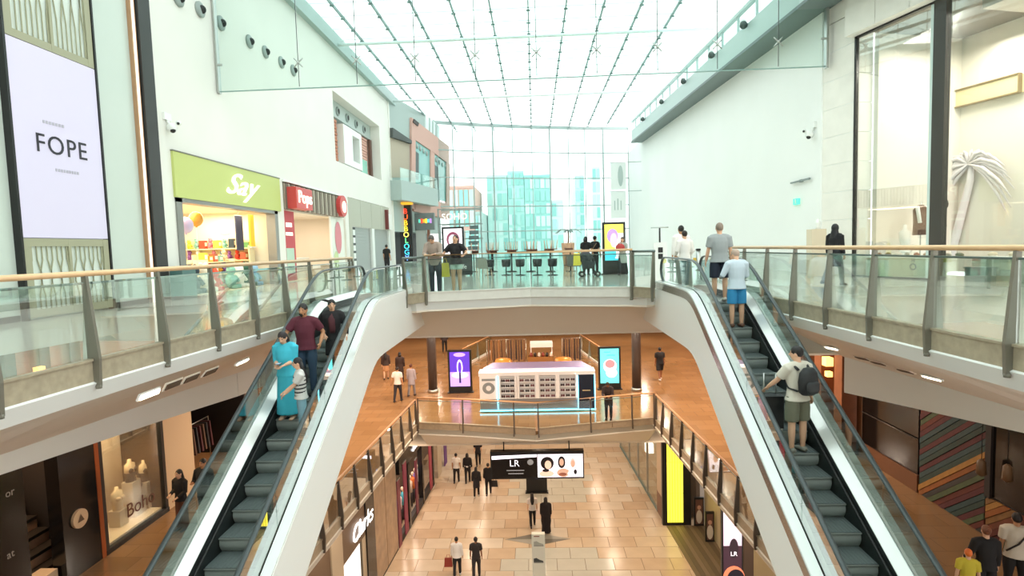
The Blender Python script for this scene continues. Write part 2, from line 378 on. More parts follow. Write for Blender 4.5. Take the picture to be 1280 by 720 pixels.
# ---- glass roof
sky = thing('skylight', loc=(0, 30, 14), kind='structure')
SKY = glass('roof_glass', '#f2faf9', .6, 1.2, amt=.2, white_scatter=.5); RIB = mat('roof_rib', '#7d9290', .5, .2); PUR = mat('roof_purlin', '#e9f3f2', .5)
RX = [-11.5, -10, -8, -6, -4, -2, 0, 2, 4, 6, 8, 10.6]; RY = [16.0+1.7*i for i in range(28)]
pm = {}
for i in range(len(RX)-1):
    wd = RX[i+1]-RX[i]-.06
    if round(wd, 3) not in pm:
        t = MB(); t.box((0, 0, 0), (wd, 1.66, .02), SKY); pm[round(wd, 3)] = t.mesh('pane')
for j in range(27):
    for i in range(len(RX)-1):
        x = (RX[i]+RX[i+1])/2; y = (RY[j]+RY[j+1])/2
        if y > 57 + (x+9.4)*.3 + 1: continue
        inst(pm[round(RX[i+1]-RX[i]-.06, 3)], 'pane', sky, (x, y, 14.08))
t = MB()
for i in range(len(RX)-1):
    for y in range(-9, 16, 5): t.span((RX[i]+.03, y, 14.07), (RX[i+1]-.03, y+4.97, 14.09), SKY)
t.build('near_roof_panes', sky, 'stuff')
for x in RX[1:-1]:
    t = MB(); t.span((x-.03, -9, 13.88), (x+.03, 61.5, 14.06), RIB)
    for y in RY: t.span((x-.11, y-.04, 13.84), (x+.11, y+.04, 13.92), RIB)
    t.build('rib', sky)
for y in RY:
    t = MB(); t.span((-11.5, y-.012, 14.0), (10.6, y+.012, 14.05), PUR); t.build('purlin', sky)
for y in (34.0, 47.0):
    t = MB(); t.tube([(-11.5, y, 13.5), (10.6, y, 13.5)], .09, PUR, 8); t.build('tie_beam', sky)
t = MB(); t.span((-11.55, -9, 13.3), (-11.2, 58, 14.1), mat('gutter_grey', '#a9bbb9', .5)); S('trim_9', t)
# ---- right-hand box girder under the roof
gird = thing('girder', loc=(9.6, 20, 9.4), kind='structure')
GI = mat('girder_paint', '#b9cbc9', .45); GID = mat('girder_flange_grey', '#6d7c7b', .5)
def gz(y): return 9.35 + (y-20.9)*.0443
t = MB()
def gbox(mb, x0, x1, y0, y1, za, zb, m):
    mb.hexa([(x0, y0, gz(y0)+za), (x1, y0, gz(y0)+za), (x1, y1, gz(y1)+za), (x0, y1, gz(y1)+za)], [(x0, y0, gz(y0)+zb), (x1, y0, gz(y0)+zb), (x1, y1, gz(y1)+zb), (x0, y1, gz(y1)+zb)], m)
gbox(t, 9.5, 10.6, 12, 55.5, .12, 1.15, GI); t.build('beam', gird)
t = MB(); gbox(t, 9.42, 10.6, 12, 55.5, 0, .12, GID); t.build('bottom_flange', gird)  # flange in a darker grey than the beam
for y in [14+2.2*i for i in range(19)]:
    t = MB(); gbox(t, 9.55, 9.65, y, y+.1, 1.15, 1.9, GI); t.build('bracket', gird)
t = MB(); gbox(t, 9.5, 9.7, 12, 55.5, 1.9, 2.05, GI); t.build('upper_rail', gird)
for y in (22.5, 26, 30.5, 36, 42, 49):
    t = MB(); c = Vector((9.35, y, gz(y)+1.25)); t.ball(c, (.14, .2, .14), WHITE2, 10, 6); t.tube([c, c+Vector((-.05, -.25, -.22))], [.1, .17], mat('lamp_grey', '#5d6a69', .4), 10)
    t.build('spotlight', gird)
# upper glazing between girder and roof
t = MB(); t.span((10.62, 12, 11.3), (10.66, 62, 14.05), SKY); S('window_2', t)
# ================================================================ balustrades
def balustrade(label, path, side, z0=0.0, posts=None, top=1.17, glass_m=GL, wood=WOOD, post_m=POST, stone=STONE, fin=.12, group=None):
    """path: plan polyline; side: unit offset towards the void as +1 (left of travel) or -1"""
    P = [Vector((p[0], p[1], 0)) for p in path]
    root = thing('balustrade', label, 'balustrade', (P[0].x, P[0].y, z0), group)
    L = [0]
    for a, b in zip(P, P[1:]): L.append(L[-1]+(b-a).length)
    def at(s):
        s = max(0, min(L[-1], s))
        for i in range(len(P)-1):
            if s <= L[i+1]+1e-6:
                t = (P[i+1]-P[i]).normalized(); return P[i]+t*(s-L[i]), t
    mb = MB(); mb.tube([p+Vector((0, 0, z0+top)) for p in P], [(.035, .035)]*len(P), wood, 10); mb.build('handrail', root)
    mb = MB(); mb.tube([p+Vector((0, 0, z0+top-.115)) for p in P], .014, RAILG, 6); mb.build('top_channel', root)
    ss = posts if posts else [0]
    for s in ss:
        p, t = at(s); n = Vector((-t.y, t.x, 0))*side
        prof = [(-.03, .13), (fin, .13), (.03, top-.03), (-.03, top-.03)]
        mb = MB(); hw = t*.022
        mb.extr([p-hw+n*a+Vector((0, 0, z0+b)) for a, b in prof], hw*2, post_m)
        mb.extr([p-hw+n*a+Vector((0, 0, z0+b)) for a, b in [(.03, -.22), (.10, -.22), (fin, .13), (.03, .13)]], hw*2, post_m)
        mb.tube([p+n*.07+Vector((0, 0, z0-.245)), p+n*.07+Vector((0, 0, z0-.2))], .035, post_m, 8)
        mb.build('post', root)
    cuts = sorted(set([0]+list(ss)+[L[-1]]+L))
    for a, b in zip(cuts, cuts[1:]):
        if b-a < .15: continue
        p, t = at(a+1e-4); q, _ = at(b-1e-4); n = Vector((-t.y, t.x, 0))*side
        g0, g1 = p+t*.03, q-t*.03
        mb = MB(); mb.hexa([g0+Vector((0, 0, z0+.12)), g1+Vector((0, 0, z0+.12)), g1+n*.015+Vector((0, 0, z0+.12)), g0+n*.015+Vector((0, 0, z0+.12))],
                           [g0+Vector((0, 0, z0+top-.1)), g1+Vector((0, 0, z0+top-.1)), g1+n*.015+Vector((0, 0, z0+top-.1)), g0+n*.015+Vector((0, 0, z0+top-.1))], glass_m)
        mb.build('glass_panel', root)
        mb = MB(); k0, k1 = p+t*.012, q-t*.012
        def bx(lo, hi, za, zb):
            mb.hexa([k0+n*lo+Vector((0, 0, z0+za)), k1+n*lo+Vector((0, 0, z0+za)), k1+n*hi+Vector((0, 0, z0+za)), k0+n*hi+Vector((0, 0, z0+za))],
                    [k0+n*lo+Vector((0, 0, z0+zb)), k1+n*lo+Vector((0, 0, z0+zb)), k1+n*hi+Vector((0, 0, z0+zb)), k0+n*hi+Vector((0, 0, z0+zb))], stone)
        bx(-.05, .03, -.16, .10); bx(-.06, .05, .10, .13)
        mb.build('stone_panel', root)
    return root
# posts: bottom pixels read off the photograph
def ps(pxs, path, z):
    out = []
    p0 = Vector((path[0][0], path[0][1], 0))
    for q in pxs: v = onz(q[0], q[1], z); out.append(math.hypot(v.x-p0.x, v.y-p0.y))
    return out
pathL = [(xl(2.0), 2.0), (xl(15.6), 15.6)]
balustrade('wooden-capped glass balustrade in front of the light box and the toy shop', pathL, -1, 0, [1.0+1.24*i-.02 for i in range(11)]+[13.6])
pathR = [(xr(2.0), 2.0), (xr(15.6), 15.6)]
balustrade('wooden-capped glass balustrade in front of the palm tree shop window', pathR, 1, 0, [.7+1.22*i for i in range(11)]+[13.6])
WSTONE = mat('white_stone_kerb', '#dedcd2', .4, noise=(5, .05))
b = balustrade('wooden-capped glass balustrade across the upper bridge by the cafe', BR, -1, 0, [0.02, 6.08], stone=WSTONE, glass_m=GLT)
sL = balustrade('short steel-posted glass side panel beside the upper bridge, toy shop end', [(-3.62, 15.45), BR[0]], -1, 0, [.02, .8], top=1.12, wood=RAILG)
sR = balustrade('short steel-posted glass side panel beside the upper bridge, white wall end', [BR[2], (3.22, 15.45)], -1, 0, [.02, .78], top=1.12, wood=RAILG)
B1S = mat('warm_stone', '#a08a70', .45, noise=(8, .12)); P1 = mat('bronze_post', '#5f5145', .4, .3); W1 = mat('brown_wood_rail', '#b98a5e', .35)
balustrade('middle-level glass balustrade on the side of the lingerie shop', VL[:2]+[(-5.14, 23.1)], -1, L1, [.4+1.2*i for i in range(16)], glass_m=GL, wood=W1, post_m=P1, stone=B1S)
balustrade('middle-level glass balustrade on the side of the coloured plank wall', VR[:2]+[(4.83, 23.2)], 1, L1, [.4+1.2*i for i in range(16)], glass_m=GL, wood=W1, post_m=P1, stone=B1S)
balustrade('middle-level glass balustrade bowed out in front of the eyewear kiosk', M1, -1, L1, [.03, 2.0, 4.2, 5.2, 7.4, 9.2, 10.3], glass_m=GL, wood=W1, post_m=P1, stone=B1S, fin=.05)
# ================================================================ escalators
T30 = math.tan(R(30)); YT = 12.64
def ecurve(off, flat, y, bot=None):
    a = (y-YT)*T30+off; k = 9
    z = -math.log(math.exp(-k*(a-flat))+1)/k + flat if a-flat < 8 else flat
    z = flat - math.log(1+math.exp(-k*(a-flat)))/k if a-flat > -8 else a
    fb = L1+flat
    if z-fb < 4: z = fb + math.log(1+math.exp(k*(z-fb)))/k
    return z
def erange(y0, y1, n): return [y0+(y1-y0)*i/n for i in range(n+1)]
EST = mat('step_aluminium', '#6f7977', .45, .3, noise=(30, .08)); ESD = mat('step_riser_lit', '#abb3af', .4, .3)  # riser paler than the tread: the light it catches is put into its colour
HRB = mat('rubber_handrail', '#3c4647', .35); SKT = mat('dark_skirt', '#3a3f3f', .35, .6); DECKM = mat('bright_deck', '#e6e8e4', .22, .35)
GAP = mat('black_gap', '#20211f', .5); STL = mat('stainless_band', '#a9a7a2', .25, .9)
def escalator(label, xa, xb, loc_name):
    root = thing('escalator', label, 'escalator', ((xa+xb)/2, 2.2, L1))
    Y0, Y1 = 1.2, 16.2
    wi = .13
    # steps
    st = MB(); hw = (xb-xa)/2-wi-.01
    st.span((-hw, .02, -.03), (hw, .50, 0), EST)
    pr = [(.0, 0.0), (-.006, -.02)] + [(.03*math.sin(math.pi*i/6)*-1+.02+.05*(i/6), -.03-.20*i/6) for i in range(7)]
    n = len(pr)
    st.add([(-hw, p[0]+.0, p[1]) for p in pr]+[(hw, p[0], p[1]) for p in pr]+[(-hw, .08, -.235), (hw, .08, -.235), (-hw, .08, 0), (hw, .08, 0)],
           [(i, n+i, n+i+1, i+1) for i in range(n-1)], ESD, True)
    for i in range(15):     # ribs of the tread and riser read as fine grooves
        x = -hw+.03+(2*hw-.06)*i/14
        st.span((x-.006, .03, 0), (x+.006, .41, .006), EST)
    me = st.mesh('step')
    k = 0
    while True:
        y = YT-.4*k; z = (y-YT)*T30
        if z < L1+.02: break
        inst(me, 'step', root, ((xa+xb)/2, y, z)); k += 1
    # landing plates
    mb = MB(); mb.span((xa+.05, YT+.02, -.03), (xb-.05, 16.6, .004), STEEL); mb.build('landing_plate', root)
    for s, xg in ((-1, xa), (1, xb)):      # s: outward direction
        ys = erange(Y0, Y1, 60)
        mb = MB()      # inner deck
        A = [(xg, y, ecurve(.40, .28, y)) for y in ys]; B = [(xg-s*wi, y, ecurve(.28, .16, y)) for y in ys]
        for i in range(60): mb.hexa([A[i], B[i], B[i+1], A[i+1]] if s > 0 else [B[i], A[i], A[i+1], B[i+1]], [Vector(v)+Vector((0, 0, .012)) for v in ([A[i], B[i], B[i+1], A[i+1]] if s > 0 else [B[i], A[i], A[i+1], B[i+1]])], DECKM)
        mb.build('inner_deck', root)
        mb = MB(); q = xg-s*(wi-.004)
        mb.extr([(q, y, ecurve(.29, .17, y)) for y in ys]+[(q, y, ecurve(-.30, -.3, y)) for y in ys[::-1]], (s*.01, 0, 0), SKT); mb.build('skirt', root)
        mb = MB(); q = xg-s*(wi+.012)
        mb.tube([(q, y, ecurve(.15, .06, y)) for y in ys], .018, GAP, 6); mb.build('skirt_brush', root)
        mb = MB()      # outer deck
        w = .17
        a, b_ = sorted((xg+s*.02, xg+s*w))
        lo = [(a, y, ecurve(.36, .24, y)) for y in ys]; hi = [(a, y, ecurve(.40, .28, y)) for y in ys]
        for i in range(60): mb.hexa([lo[i], (b_, *lo[i][1:]), (b_, *lo[i+1][1:]), lo[i+1]], [hi[i], (b_, *hi[i][1:]), (b_, *hi[i+1][1:]), hi[i+1]], DECKM)
        mb.build('outer_deck', root)
        mb = MB(); q = xg+s*(w-.004)     # stainless band under the deck; on the left its reflection is painted white
        mb.extr([(q, y, ecurve(.37, .25, y)) for y in ys]+[(q, y, ecurve(.18, .08, y)) for y in ys[::-1]], (s*.012, 0, 0), STL if loc_name == 'R' else WHITE2); mb.build('side_band', root)
        mb = MB(); q = xg+s*(w-.03)      # truss cladding
        yc = erange(Y0, 18.3, 66)
        mb.extr([(q, y, ecurve(.19, .09, min(y, 16.0))) if y < 16.1 else (q, y, -.38) for y in yc]+[(q, y, ecurve(-.82, -1.03, y)) for y in yc[::-1]], (s*.03, 0, 0), WHITE2); mb.build('cladding', root)
        # glass panels
        cuts = [Y0+.3, 3.6, 5.6, 7.6, 9.6, 11.6, 13.4, 14.8, 16.0]
        for ya, yb_ in zip(cuts, cuts[1:]):
            mb = MB(); yy = erange(ya+.008, yb_-.008, 8)
            def topz(y):
                z = ecurve(.96, .90, y)
                if y > 15.6: z -= .55*(1-math.sqrt(max(0, 1-((y-15.6)/.42)**2)))
                return z
            mb.extr([(xg-.006, y, topz(y)) for y in yy]+[(xg-.006, y, ecurve(.39, .27, y)) for y in yy[::-1]], (.012, 0, 0), GLT); mb.build('glass_panel', root)
        # handrail with curved newel
        pts = [(xg, y, ecurve(1.0, .94, y)) for y in erange(Y0, 15.6, 56)]
        for i in range(1, 11):
            a = math.pi*i/10; pts.append((xg, 15.6+.44*math.sin(a), .94-.34*(1-math.cos(a))))
        pts += [(xg, 15.3, .26)]
        mb = MB(); mb.tube(pts, [(.04, .022)]*len(pts), HRB, 8); mb.build('handrail', root)
    mb = MB(); mb.extr([(xa, y, ecurve(-.80, -1.01, y)) for y in erange(Y0, 18.3, 40)]+[(xa, y, ecurve(-.84, -1.05, y)) for y in erange(Y0, 18.3, 40)[::-1]], (xb-xa, 0, 0), WHITE2); mb.build('underside', root)
    return root
XLA, XLB, XRA, XRB = -4.86, -3.72, 3.52, 4.59
escalator('escalator carrying the woman in the long blue dress down past the toy shop side', XLA, XLB, 'L')
escalator('escalator carrying the man with the black backpack up past the white wall side', XRA, XRB, 'R')
# ================================================================ upper level, toy-shop side
def onplane(px, py, A, B, off=0):
    A = Vector((A[0], A[1], 0)); B = Vector((B[0], B[1], 0)); n = Vector(((B-A).y, -(B-A).x, 0)).normalized()
    d = ray(px, py); t = ((A+n*off)-CAM).dot(n)/d.dot(n); return CAM+d*t, n
def ppoly(mb, pxs, A, B, m, th=.06, off=0):
    """polygon traced on a known vertical wall plane through plan points A and B, with thickness"""
    v = []
    for q in pxs: p, n = onplane(q[0], q[1], A, B, off); v.append(p)
    if n.dot(CAM-v[0]) < 0: n = -n
    return mb.extr(v, n*th, m)
XW = -11.5
MINT = MATS['pale_mint_panel']; OLIVE = mat('olive_lattice_frame', '#a4a288', .5); BACKL = mat('lattice_backing', '#d8e0d8', .4)
lb = thing('light_box', 'tall lilac-white light box reading FOPE between olive lattice screens', 'light box', (-11.5, 13.6, 0))
y0, y1 = 12.32, 14.85
mb = MB(); mb.span((-11.55, y0, 1.88), (-11.40, y1, 6.30), mat('lilac_screen', '#c6bfd4', .4, 0, .12)); scr = mb.build('screen', lb)
def MXL(y, z, x=-11.39): return frame_mtx((x, y, z), (0, 1, 0), (0, 0, 1))
INK = mat('ink', '#2a2630', .5); GREYINK = mat('pale_grey_ink', '#b5b0bd', .5)
mb = MB(); mb.text('FOPE', .62, INK, MXL(13.6, 4.06), .004, 1.12); mb.build('lettering', scr)
mb = MB(); [mb.span((-11.4, 13.1+.09*k, 4.56), (-11.39, 13.16+.09*k, 4.63), GREYINK) for k in range(7)]; [mb.span((-11.4, 13.35+.08*k, 3.47), (-11.39, 13.4+.08*k, 3.54), GREYINK) for k in range(9)]; mb.build('small_print', scr)
for za, zb in ((.05, 1.86), (6.32, 9.4)):
    mb = MB(); mb.span((-11.55, y0, za), (-11.46, y1, zb), BACKL)
    mb.build('lattice_backing', lb)
    mb = MB()
    for y in (y0+.09, (y0+y1)/2, y1-.09): mb.span((-11.47, y-.09 if y != (y0+y1)/2 else y-.04, za), (-11.40, y+.09 if y != (y0+y1)/2 else y+.04, zb), OLIVE)
    for z in (za+.09, zb-.09): mb.span((-11.466, y0+.004, z-.09), (-11.405, y1-.004, z+.09), OLIVE)
    mb.build('lattice_frame', lb)
    mb = MB(); nb = 8; zm = (za+zb)/2
    for half in (0, 1):
        a0 = y0+.2 + half*((y1-y0)/2); wd = (y1-y0)/2-.28
        for i in range(nb):
            y = a0+wd*i/(nb-1); sh = wd/(nb-1)*(.5 if i % 2 else -.5)
            for (p, q, r_, s_) in (((y, za+.15), (y, za+(zm-za)*.55), (y+sh, zm-.12), (y+sh, zm)), ((y+sh, zm), (y+sh, zm+.15), (y, zm+(zb-zm)*.45), (y, zb-.15))):
                mb.tube([(-11.43, *p), (-11.43, *q), (-11.43, *r_), (-11.43, *s_)], .016, OLIVE, 4, smooth=False)
    mb.build('lattice_bars', lb)
for y in (y0-.05, y1+.05):
    mb = MB(); mb.span((-11.55, y-.03, 0), (-11.38, y+.03, 9.6), DARK); mb.build('edge_bar', lb)
mb = MB(); mb.span((-11.56, -9, 0), (-11.52, 12.2, .14), DARK); mb.span((-11.56, 14.95, 0), (-11.52, 16.5, .14), DARK); S('baseboard_left', mb)
mb = MB(); mb.span((-11.56, 16.46, 0), (-11.43, 16.50, 14), mat('rose_gold_edge', '#c79a78', .3, .7)); mb.span((-11.56, 16.5, 0), (-11.44, 16.62, 14), mat('lit_strip', '#fff2e4', .4, 0, .5))
mb.span((-11.56, 16.62, 0), (-11.43, 16.65, 14), MATS['rose_gold_edge']); mb.span((-11.6, 16.7, 0), (-11.36, 17.22, 14), mat('charcoal_pillar', '#343433', .5)); S('trim_10', mb)
# wall nozzles
NOZ = mat('nozzle_grey', '#9aa5a2', .4); NOZD = mat('nozzle_bore', '#1e2222', .5)
for q in ((222, -2), (249, 12), (275, 29), (311, 52), (331, 65), (351, 78), (366, 88)):
    p = onx(q[0], q[1], XW); t = thing('air_nozzle', 'round grey air nozzle set high in the white wall above the toy shop', 'air vent', (XW, p.y, p.z), 'air nozzles on the white wall')
    mb = MB(); mb.tube([(XW+.002, p.y, p.z), (XW+.06, p.y, p.z), (XW+.10, p.y, p.z)], [.27, .27, .2], NOZ, 16); mb.build('rim', t)
    mb = MB(); mb.tube([(XW+.09, p.y, p.z), (XW+.12, p.y-.03, p.z-.02)], [.15, .12], NOZD, 14); mb.build('bore', t)
# teal low cabinet at the pier
mb = MB(); mb.span((-11.35, 17.25, 0), (-10.95, 17.95, 1.0), mat('teal_laminate', '#4e716f', .3)); mb.span((-11.355, 17.22, 1.0), (-10.92, 17.98, 1.03), mat('teal_top', '#6b8c89', .3))
one('low_cabinet', mb, 'low dark teal cabinet standing at the pier before the toy shop', 'cabinet')
# security cameras
def cctv(p, d, label):
    t = thing('security_camera', label, 'camera', p); p = Vector(p); d = Vector(d)
    mb = MB(); mb.box(p+Vector((0, 0, .35)), (.16, .34, .22), WHITE2); mb.tube([p+Vector((0, 0, .3)), p+d*.12+Vector((0, 0, .1))], .04, WHITE2, 8); mb.build('bracket', t)
    mb = MB(); mb.ball(p+d*.18, .15, WHITE2, 12, 8); mb.build('housing', t)
    mb = MB(); mb.ball(p+d*.22+Vector((0, -.03, -.08)), .09, DARK, 10, 6); mb.build('dome', t)
    mb = MB(); mb.ball(p+d*.34+Vector((0, .1, .16)), .08, WHITE2, 10, 6); mb.ball(p+d*.38+Vector((0, .02, .13)), .045, DARK, 8, 6); mb.build('eye', t)
p = onx(208, 160, XW); cctv((XW, p.y, p.z), (1, 0, 0), 'white dome security camera on the wall above the green sign')
p = onx(1018, 168, 10.5); cctv((10.5, p.y, p.z), (-1, 0, 0), 'white dome security camera on the wall beside the palm shop window')
# ---------------------------------------------------------------- toy shop
SHOPW = mat('shop_white', '#f3ece0', .6); SHOPF = mat('shop_floor', '#d8ccb4', .2)
def shopbox(name, ya, yb, h, depth, m, x=-11.9, sgn=-1, z=0):
    xb = x+sgn*depth
    S(name, MB().span((xb, ya, z), (xb+sgn*.1, yb, z+h), m)); S(name+'_side', MB().span((x, ya-.1, z), (xb, ya, z+h), m)); S(name+'_side', MB().span((x, yb, z), (xb, yb+.1, z+h), m))
    S('ceiling', MB().span((x, ya, z+h), (xb, yb, z+h+.1), m)); S('floor', MB().span((x+.28, ya, z-.05), (xb, yb, z), SHOPF))
shopbox('wall_toy_shop', 18.05, 25.2, 3.25, 5, mat('toy_shop_wall', '#efe6d2', .6))
GREEN = mat('lime_sign', '#c3cc7a', .5)
t = thing('shop_sign', 'lime green shop sign board with white slanted script lettering', 'sign', (-11.5, 21.6, 3.3))
mb = MB(); mb.span((-11.6, 17.95, 3.26), (-11.42, 25.55, 4.72), GREEN); bd = mb.build('board', t)
mb = MB(); mb.text('Say', 1.15, mat('lit_white_letters', '#ffffff', .5, 0, .6), frame_mtx((-11.40, 22.0, 4.03), (0, 1.0, 0), (0, 0, 1)) @ Matrix.Diagonal((1.5, 1, 1, 1)), .02, 1.0, .6); mb.build('lettering', bd)
mb = MB(); mb.span((-11.62, 17.93, 4.72), (-11.40, 25.57, 4.76), POST); mb.build('top_trim', t)
t = thing('entrance_surround', 'grey metal door frame round the toy shop entrance', 'door frame', (-11.5, 21.6, 0))
for a, b in ((18.0, 18.3), (24.95, 25.25)):
    mb = MB(); mb.span((-11.85, a, 0), (-11.45, b, 3.25), mat('frame_grey', '#8f8f8a', .4, .4)); mb.build('jamb', t)
mb = MB(); mb.span((-11.85, 18.0, 3.12), (-11.45, 25.25, 3.26), MATS['frame_grey']); mb.build('lintel', t)
lamp('toy_shop_lamp', (-13.6, 21.6, 3.15), (3, 6.4), 150, '#fff0d4')
lamp('toy_shop_lamp', (-12.6, 21.6, 3.15), (1, 6.4), 50, '#fff0d4')
# shelving with toys
rnd = random.Random(3)
TOYC = ['#d8452c', '#e9a23b', '#f2d14a', '#5b8f4e', '#3f79a8', '#8a5a9c', '#f0f0e8', '#2b3a44', '#c97a8a', '#7fb7a8', '#b5573a', '#e8c7a0']
def plush(p, s, c, label, grp):
    t = thing('plush_toy', label, 'plush toy', p, grp); p = Vector(p); m = mat('plush'+c, c, .9)
    mb = MB(); mb.ball(p+Vector((0, 0, .30*s)), (.2*s, .22*s, .30*s), m, 10, 7); mb.build('body', t)
    mb = MB(); mb.ball(p+Vector((.03*s, 0, .70*s)), (.17*s, .19*s, .18*s), m, 10, 7)
    for k in (-1, 1): mb.ball(p+Vector((0, k*.14*s, .86*s)), .065*s, m, 8, 5)
    mb.build('head', t)
    for k in (-1, 1):
        mb = MB(); mb.tube([p+Vector((.05*s, k*.17*s, .48*s)), p+Vector((.18*s, k*.26*s, .25*s))], [.08*s, .06*s], m, 7); mb.build('arm', t)
        mb = MB(); mb.tube([p+Vector((.08*s, k*.12*s, .08*s)), p+Vector((.3*s, k*.16*s, .07*s))], [.09*s, .08*s], m, 7); mb.build('foot', t)
def toybox(p, d, c, grp, label):
    t = thing('toy_box', label, 'box', p, grp); p = Vector(p); m = mat('carton'+c, c, .5)
    mb = MB(); mb.box(p+Vector((0, 0, d[2]/2)), d, m); mb.build('carton', t)
    mb = MB(); mb.box(p+Vector((d[0]/2+.004, 0, d[2]*.55)), (.006, d[1]*.7, d[2]*.45), mat('carton_window', '#f6f1dd', .4)); mb.build('label_panel', t)
LEMON = mat('shop_shelf', '#f3e3b8', .5)
CN = {'#d8452c': 'red', '#e9a23b': 'amber', '#f2d14a': 'yellow', '#5b8f4e': 'green', '#3f79a8': 'blue', '#8a5a9c': 'purple', '#f0f0e8': 'white', '#2b3a44': 'dark slate', '#c97a8a': 'pink', '#7fb7a8': 'mint', '#b5573a': 'rust', '#e8c7a0': 'cream'}
def rack(name, x0, x1, ya, yb, hz, label, where, step, sc, face):
    """shelving; face 'y' shows goods towards the entrance side, 'x' towards the walkway"""
    t = thing('shelving_unit', label, 'shelf', ((x0+x1)/2, (ya+yb)/2, 0))
    for z in hz: mb = MB(); mb.span((x0, ya, z-.04), (x1, yb, z), LEMON); mb.build('shelf', t)
    if face == 'y':
        for x in (x0, x1): mb = MB(); mb.span((x-.03, ya, 0), (x+.03, yb, hz[-1]+.1), LEMON); mb.build('side_panel', t)
        mb = MB(); mb.span((x0, yb, 0), (x1, yb+.04, hz[-1]+.35), LEMON); mb.build('back_panel', t)
    else:
        for y in (ya, yb): mb = MB(); mb.span((x0, y-.03, 0), (x1, y+.03, hz[-1]+.1), LEMON); mb.build('side_panel', t)
        mb = MB(); mb.span((x0-.04, ya, 0), (x0, yb, hz[-1]+.3), LEMON); mb.build('back_panel', t)
    rows = ['bottom', 'second', 'third', 'top'] if len(hz) == 4 else ['bottom', 'middle', 'top']
    for zi, z in enumerate(hz):
        u = (x0 if face == 'y' else ya)+.2; end = (x1 if face == 'y' else yb)-.15
        while u < end:
            c = rnd.choice(TOYC); q = (u, (ya+yb)/2, z) if face == 'y' else ((x0+x1)/2, u, z)
            if rnd.random() < .5: plush(q, sc*(.9+.25*rnd.random()), c, '%s plush toy on the %s shelf of the %s' % (CN[c], rows[zi], where), 'plush toys, %s, %s shelf' % (where, rows[zi]))
            else: toybox(q, (.24, .26, .24+.18*rnd.random()), c, 'toy boxes, %s, %s shelf' % (where, rows[zi]), '%s toy box on the %s shelf of the %s' % (CN[c], rows[zi], where))
            u += step*(.9+.25*rnd.random())
rack('a', -16.6, -12.5, 24.5, 24.95, (.1, .62, 1.14, 1.66), 'long pale shelving with toys along the far side wall of the toy shop', 'side wall shelving', .34, .46, 'y')
rack('b', -13.5, -12.9, 18.9, 21.0, (.1, .6, 1.1), 'low pale toy shelf by the toy shop entrance near the teal cabinet', 'low entrance shelf', .36, .48, 'x')
rack('c', -13.5, -12.9, 22.0, 24.0, (.1, .6, 1.1), 'low pale toy shelf by the toy shop entrance near the orange panel', 'second low shelf', .36, .48, 'x')
for (y, c, s) in ((18.7, '#e9c9a0', 1.0), (19.3, '#c98a5a', .9), (20.05, '#2b3a44', 1.1), (20.75, '#f0ead8', 1.15), (21.4, '#d8452c', .9), (22.6, '#7fb7a8', 1.0), (23.2, '#f4efe4', 1.05), (23.9, '#2f5a4c', 1.1), (24.5, '#8fb9d8', 1.0)):
    plush((-12.35, y, 0.0), s*1.05, c, {18.7: 'sandy', 19.3: 'caramel brown', 20.05: 'dark slate', 20.75: 'ivory', 21.4: 'bright red', 22.6: 'mint green', 23.2: 'off-white', 23.9: 'dark green', 24.5: 'sky blue'}[y]+' large plush animal sitting on the floor at the toy shop entrance', 'plush animals on the floor')
def balloon(p, r, c, label):
    t = thing('balloon', label, 'balloon', (p[0], p[1], p[2]-1.0), 'balloons in the toy shop')
    m = mat('balloon'+c, c, .25); p = Vector(p)
    mb = MB(); mb.ball(p, (r, r, r*1.15), m, 14, 10); mb.tube([p-Vector((0, 0, r*1.1)), p-Vector((0, 0, r*1.28))], [.02, .05], m, 6); mb.build('bulb', t)
    mb = MB(); mb.tube([p-Vector((0, 0, r*1.28)), p-Vector((0, .03, 1.7))], .006, WHITE2, 4); mb.build('ribbon', t)
for (y, z, r, c) in ((18.45, 2.35, .3, '#e2512b'), (19.1, 2.7, .28, '#f0d9d2'), (19.75, 2.45, .26, '#d9c8ea'), (20.4, 2.7, .24, '#e9a23b')):
    balloon((-12.3, y, z), r, c, {'#e2512b': 'red balloon', '#f0d9d2': 'pale pink balloon', '#d9c8ea': 'lilac balloon', '#e9a23b': 'amber balloon'}[c]+' floating inside the toy shop doorway')
# yellow neon swirl, dark banner, orange panel inside the shop
t = MB(); pts = []
for i in range(32):
    a = i*.32; r = .12+.016*i; pts.append((-13.9+r*math.cos(a)*.8, 25.14, 2.55+r*math.sin(a)*.6))
t.tube(pts, .035, mat('swirl_glow', '#ffe7a0', .4, 0, 1.5), 6); one('swirl_light', t, 'glowing pale yellow spiral light on the toy shop side wall', 'light')
t = thing('banner', 'dark blue vertical banner hanging in the toy shop', 'banner', (-12.6, 23.9, 1.6)); mb = MB(); mb.span((-12.62, 23.7, 1.55), (-12.57, 24.25, 3.0), mat('navy_cloth', '#3b3f55', .7)); mb.build('cloth', t)
mb = MB(); mb.tube([(-12.6, 23.66, 3.02), (-12.6, 24.29, 3.02)], .02, STEEL, 6); mb.tube([(-12.6, 23.98, 3.02), (-12.6, 23.98, 3.25)], .012, STEEL, 5); mb.build('rod', t)
t = thing('wall_panel', 'bright orange panel at the far side of the toy shop entrance', 'panel', (-12.3, 24.75, 0)); mb = MB(); mb.span((-12.5, 24.6, 1.7), (-12.42, 24.95, 3.1), mat('orange_panel', '#f0a22c', .5, 0, .3)); mb.build('face', t)
mb = MB(); mb.span((-12.52, 24.55, 1.65), (-12.40, 25.0, 1.7), WHITE2); mb.build('rail', t)
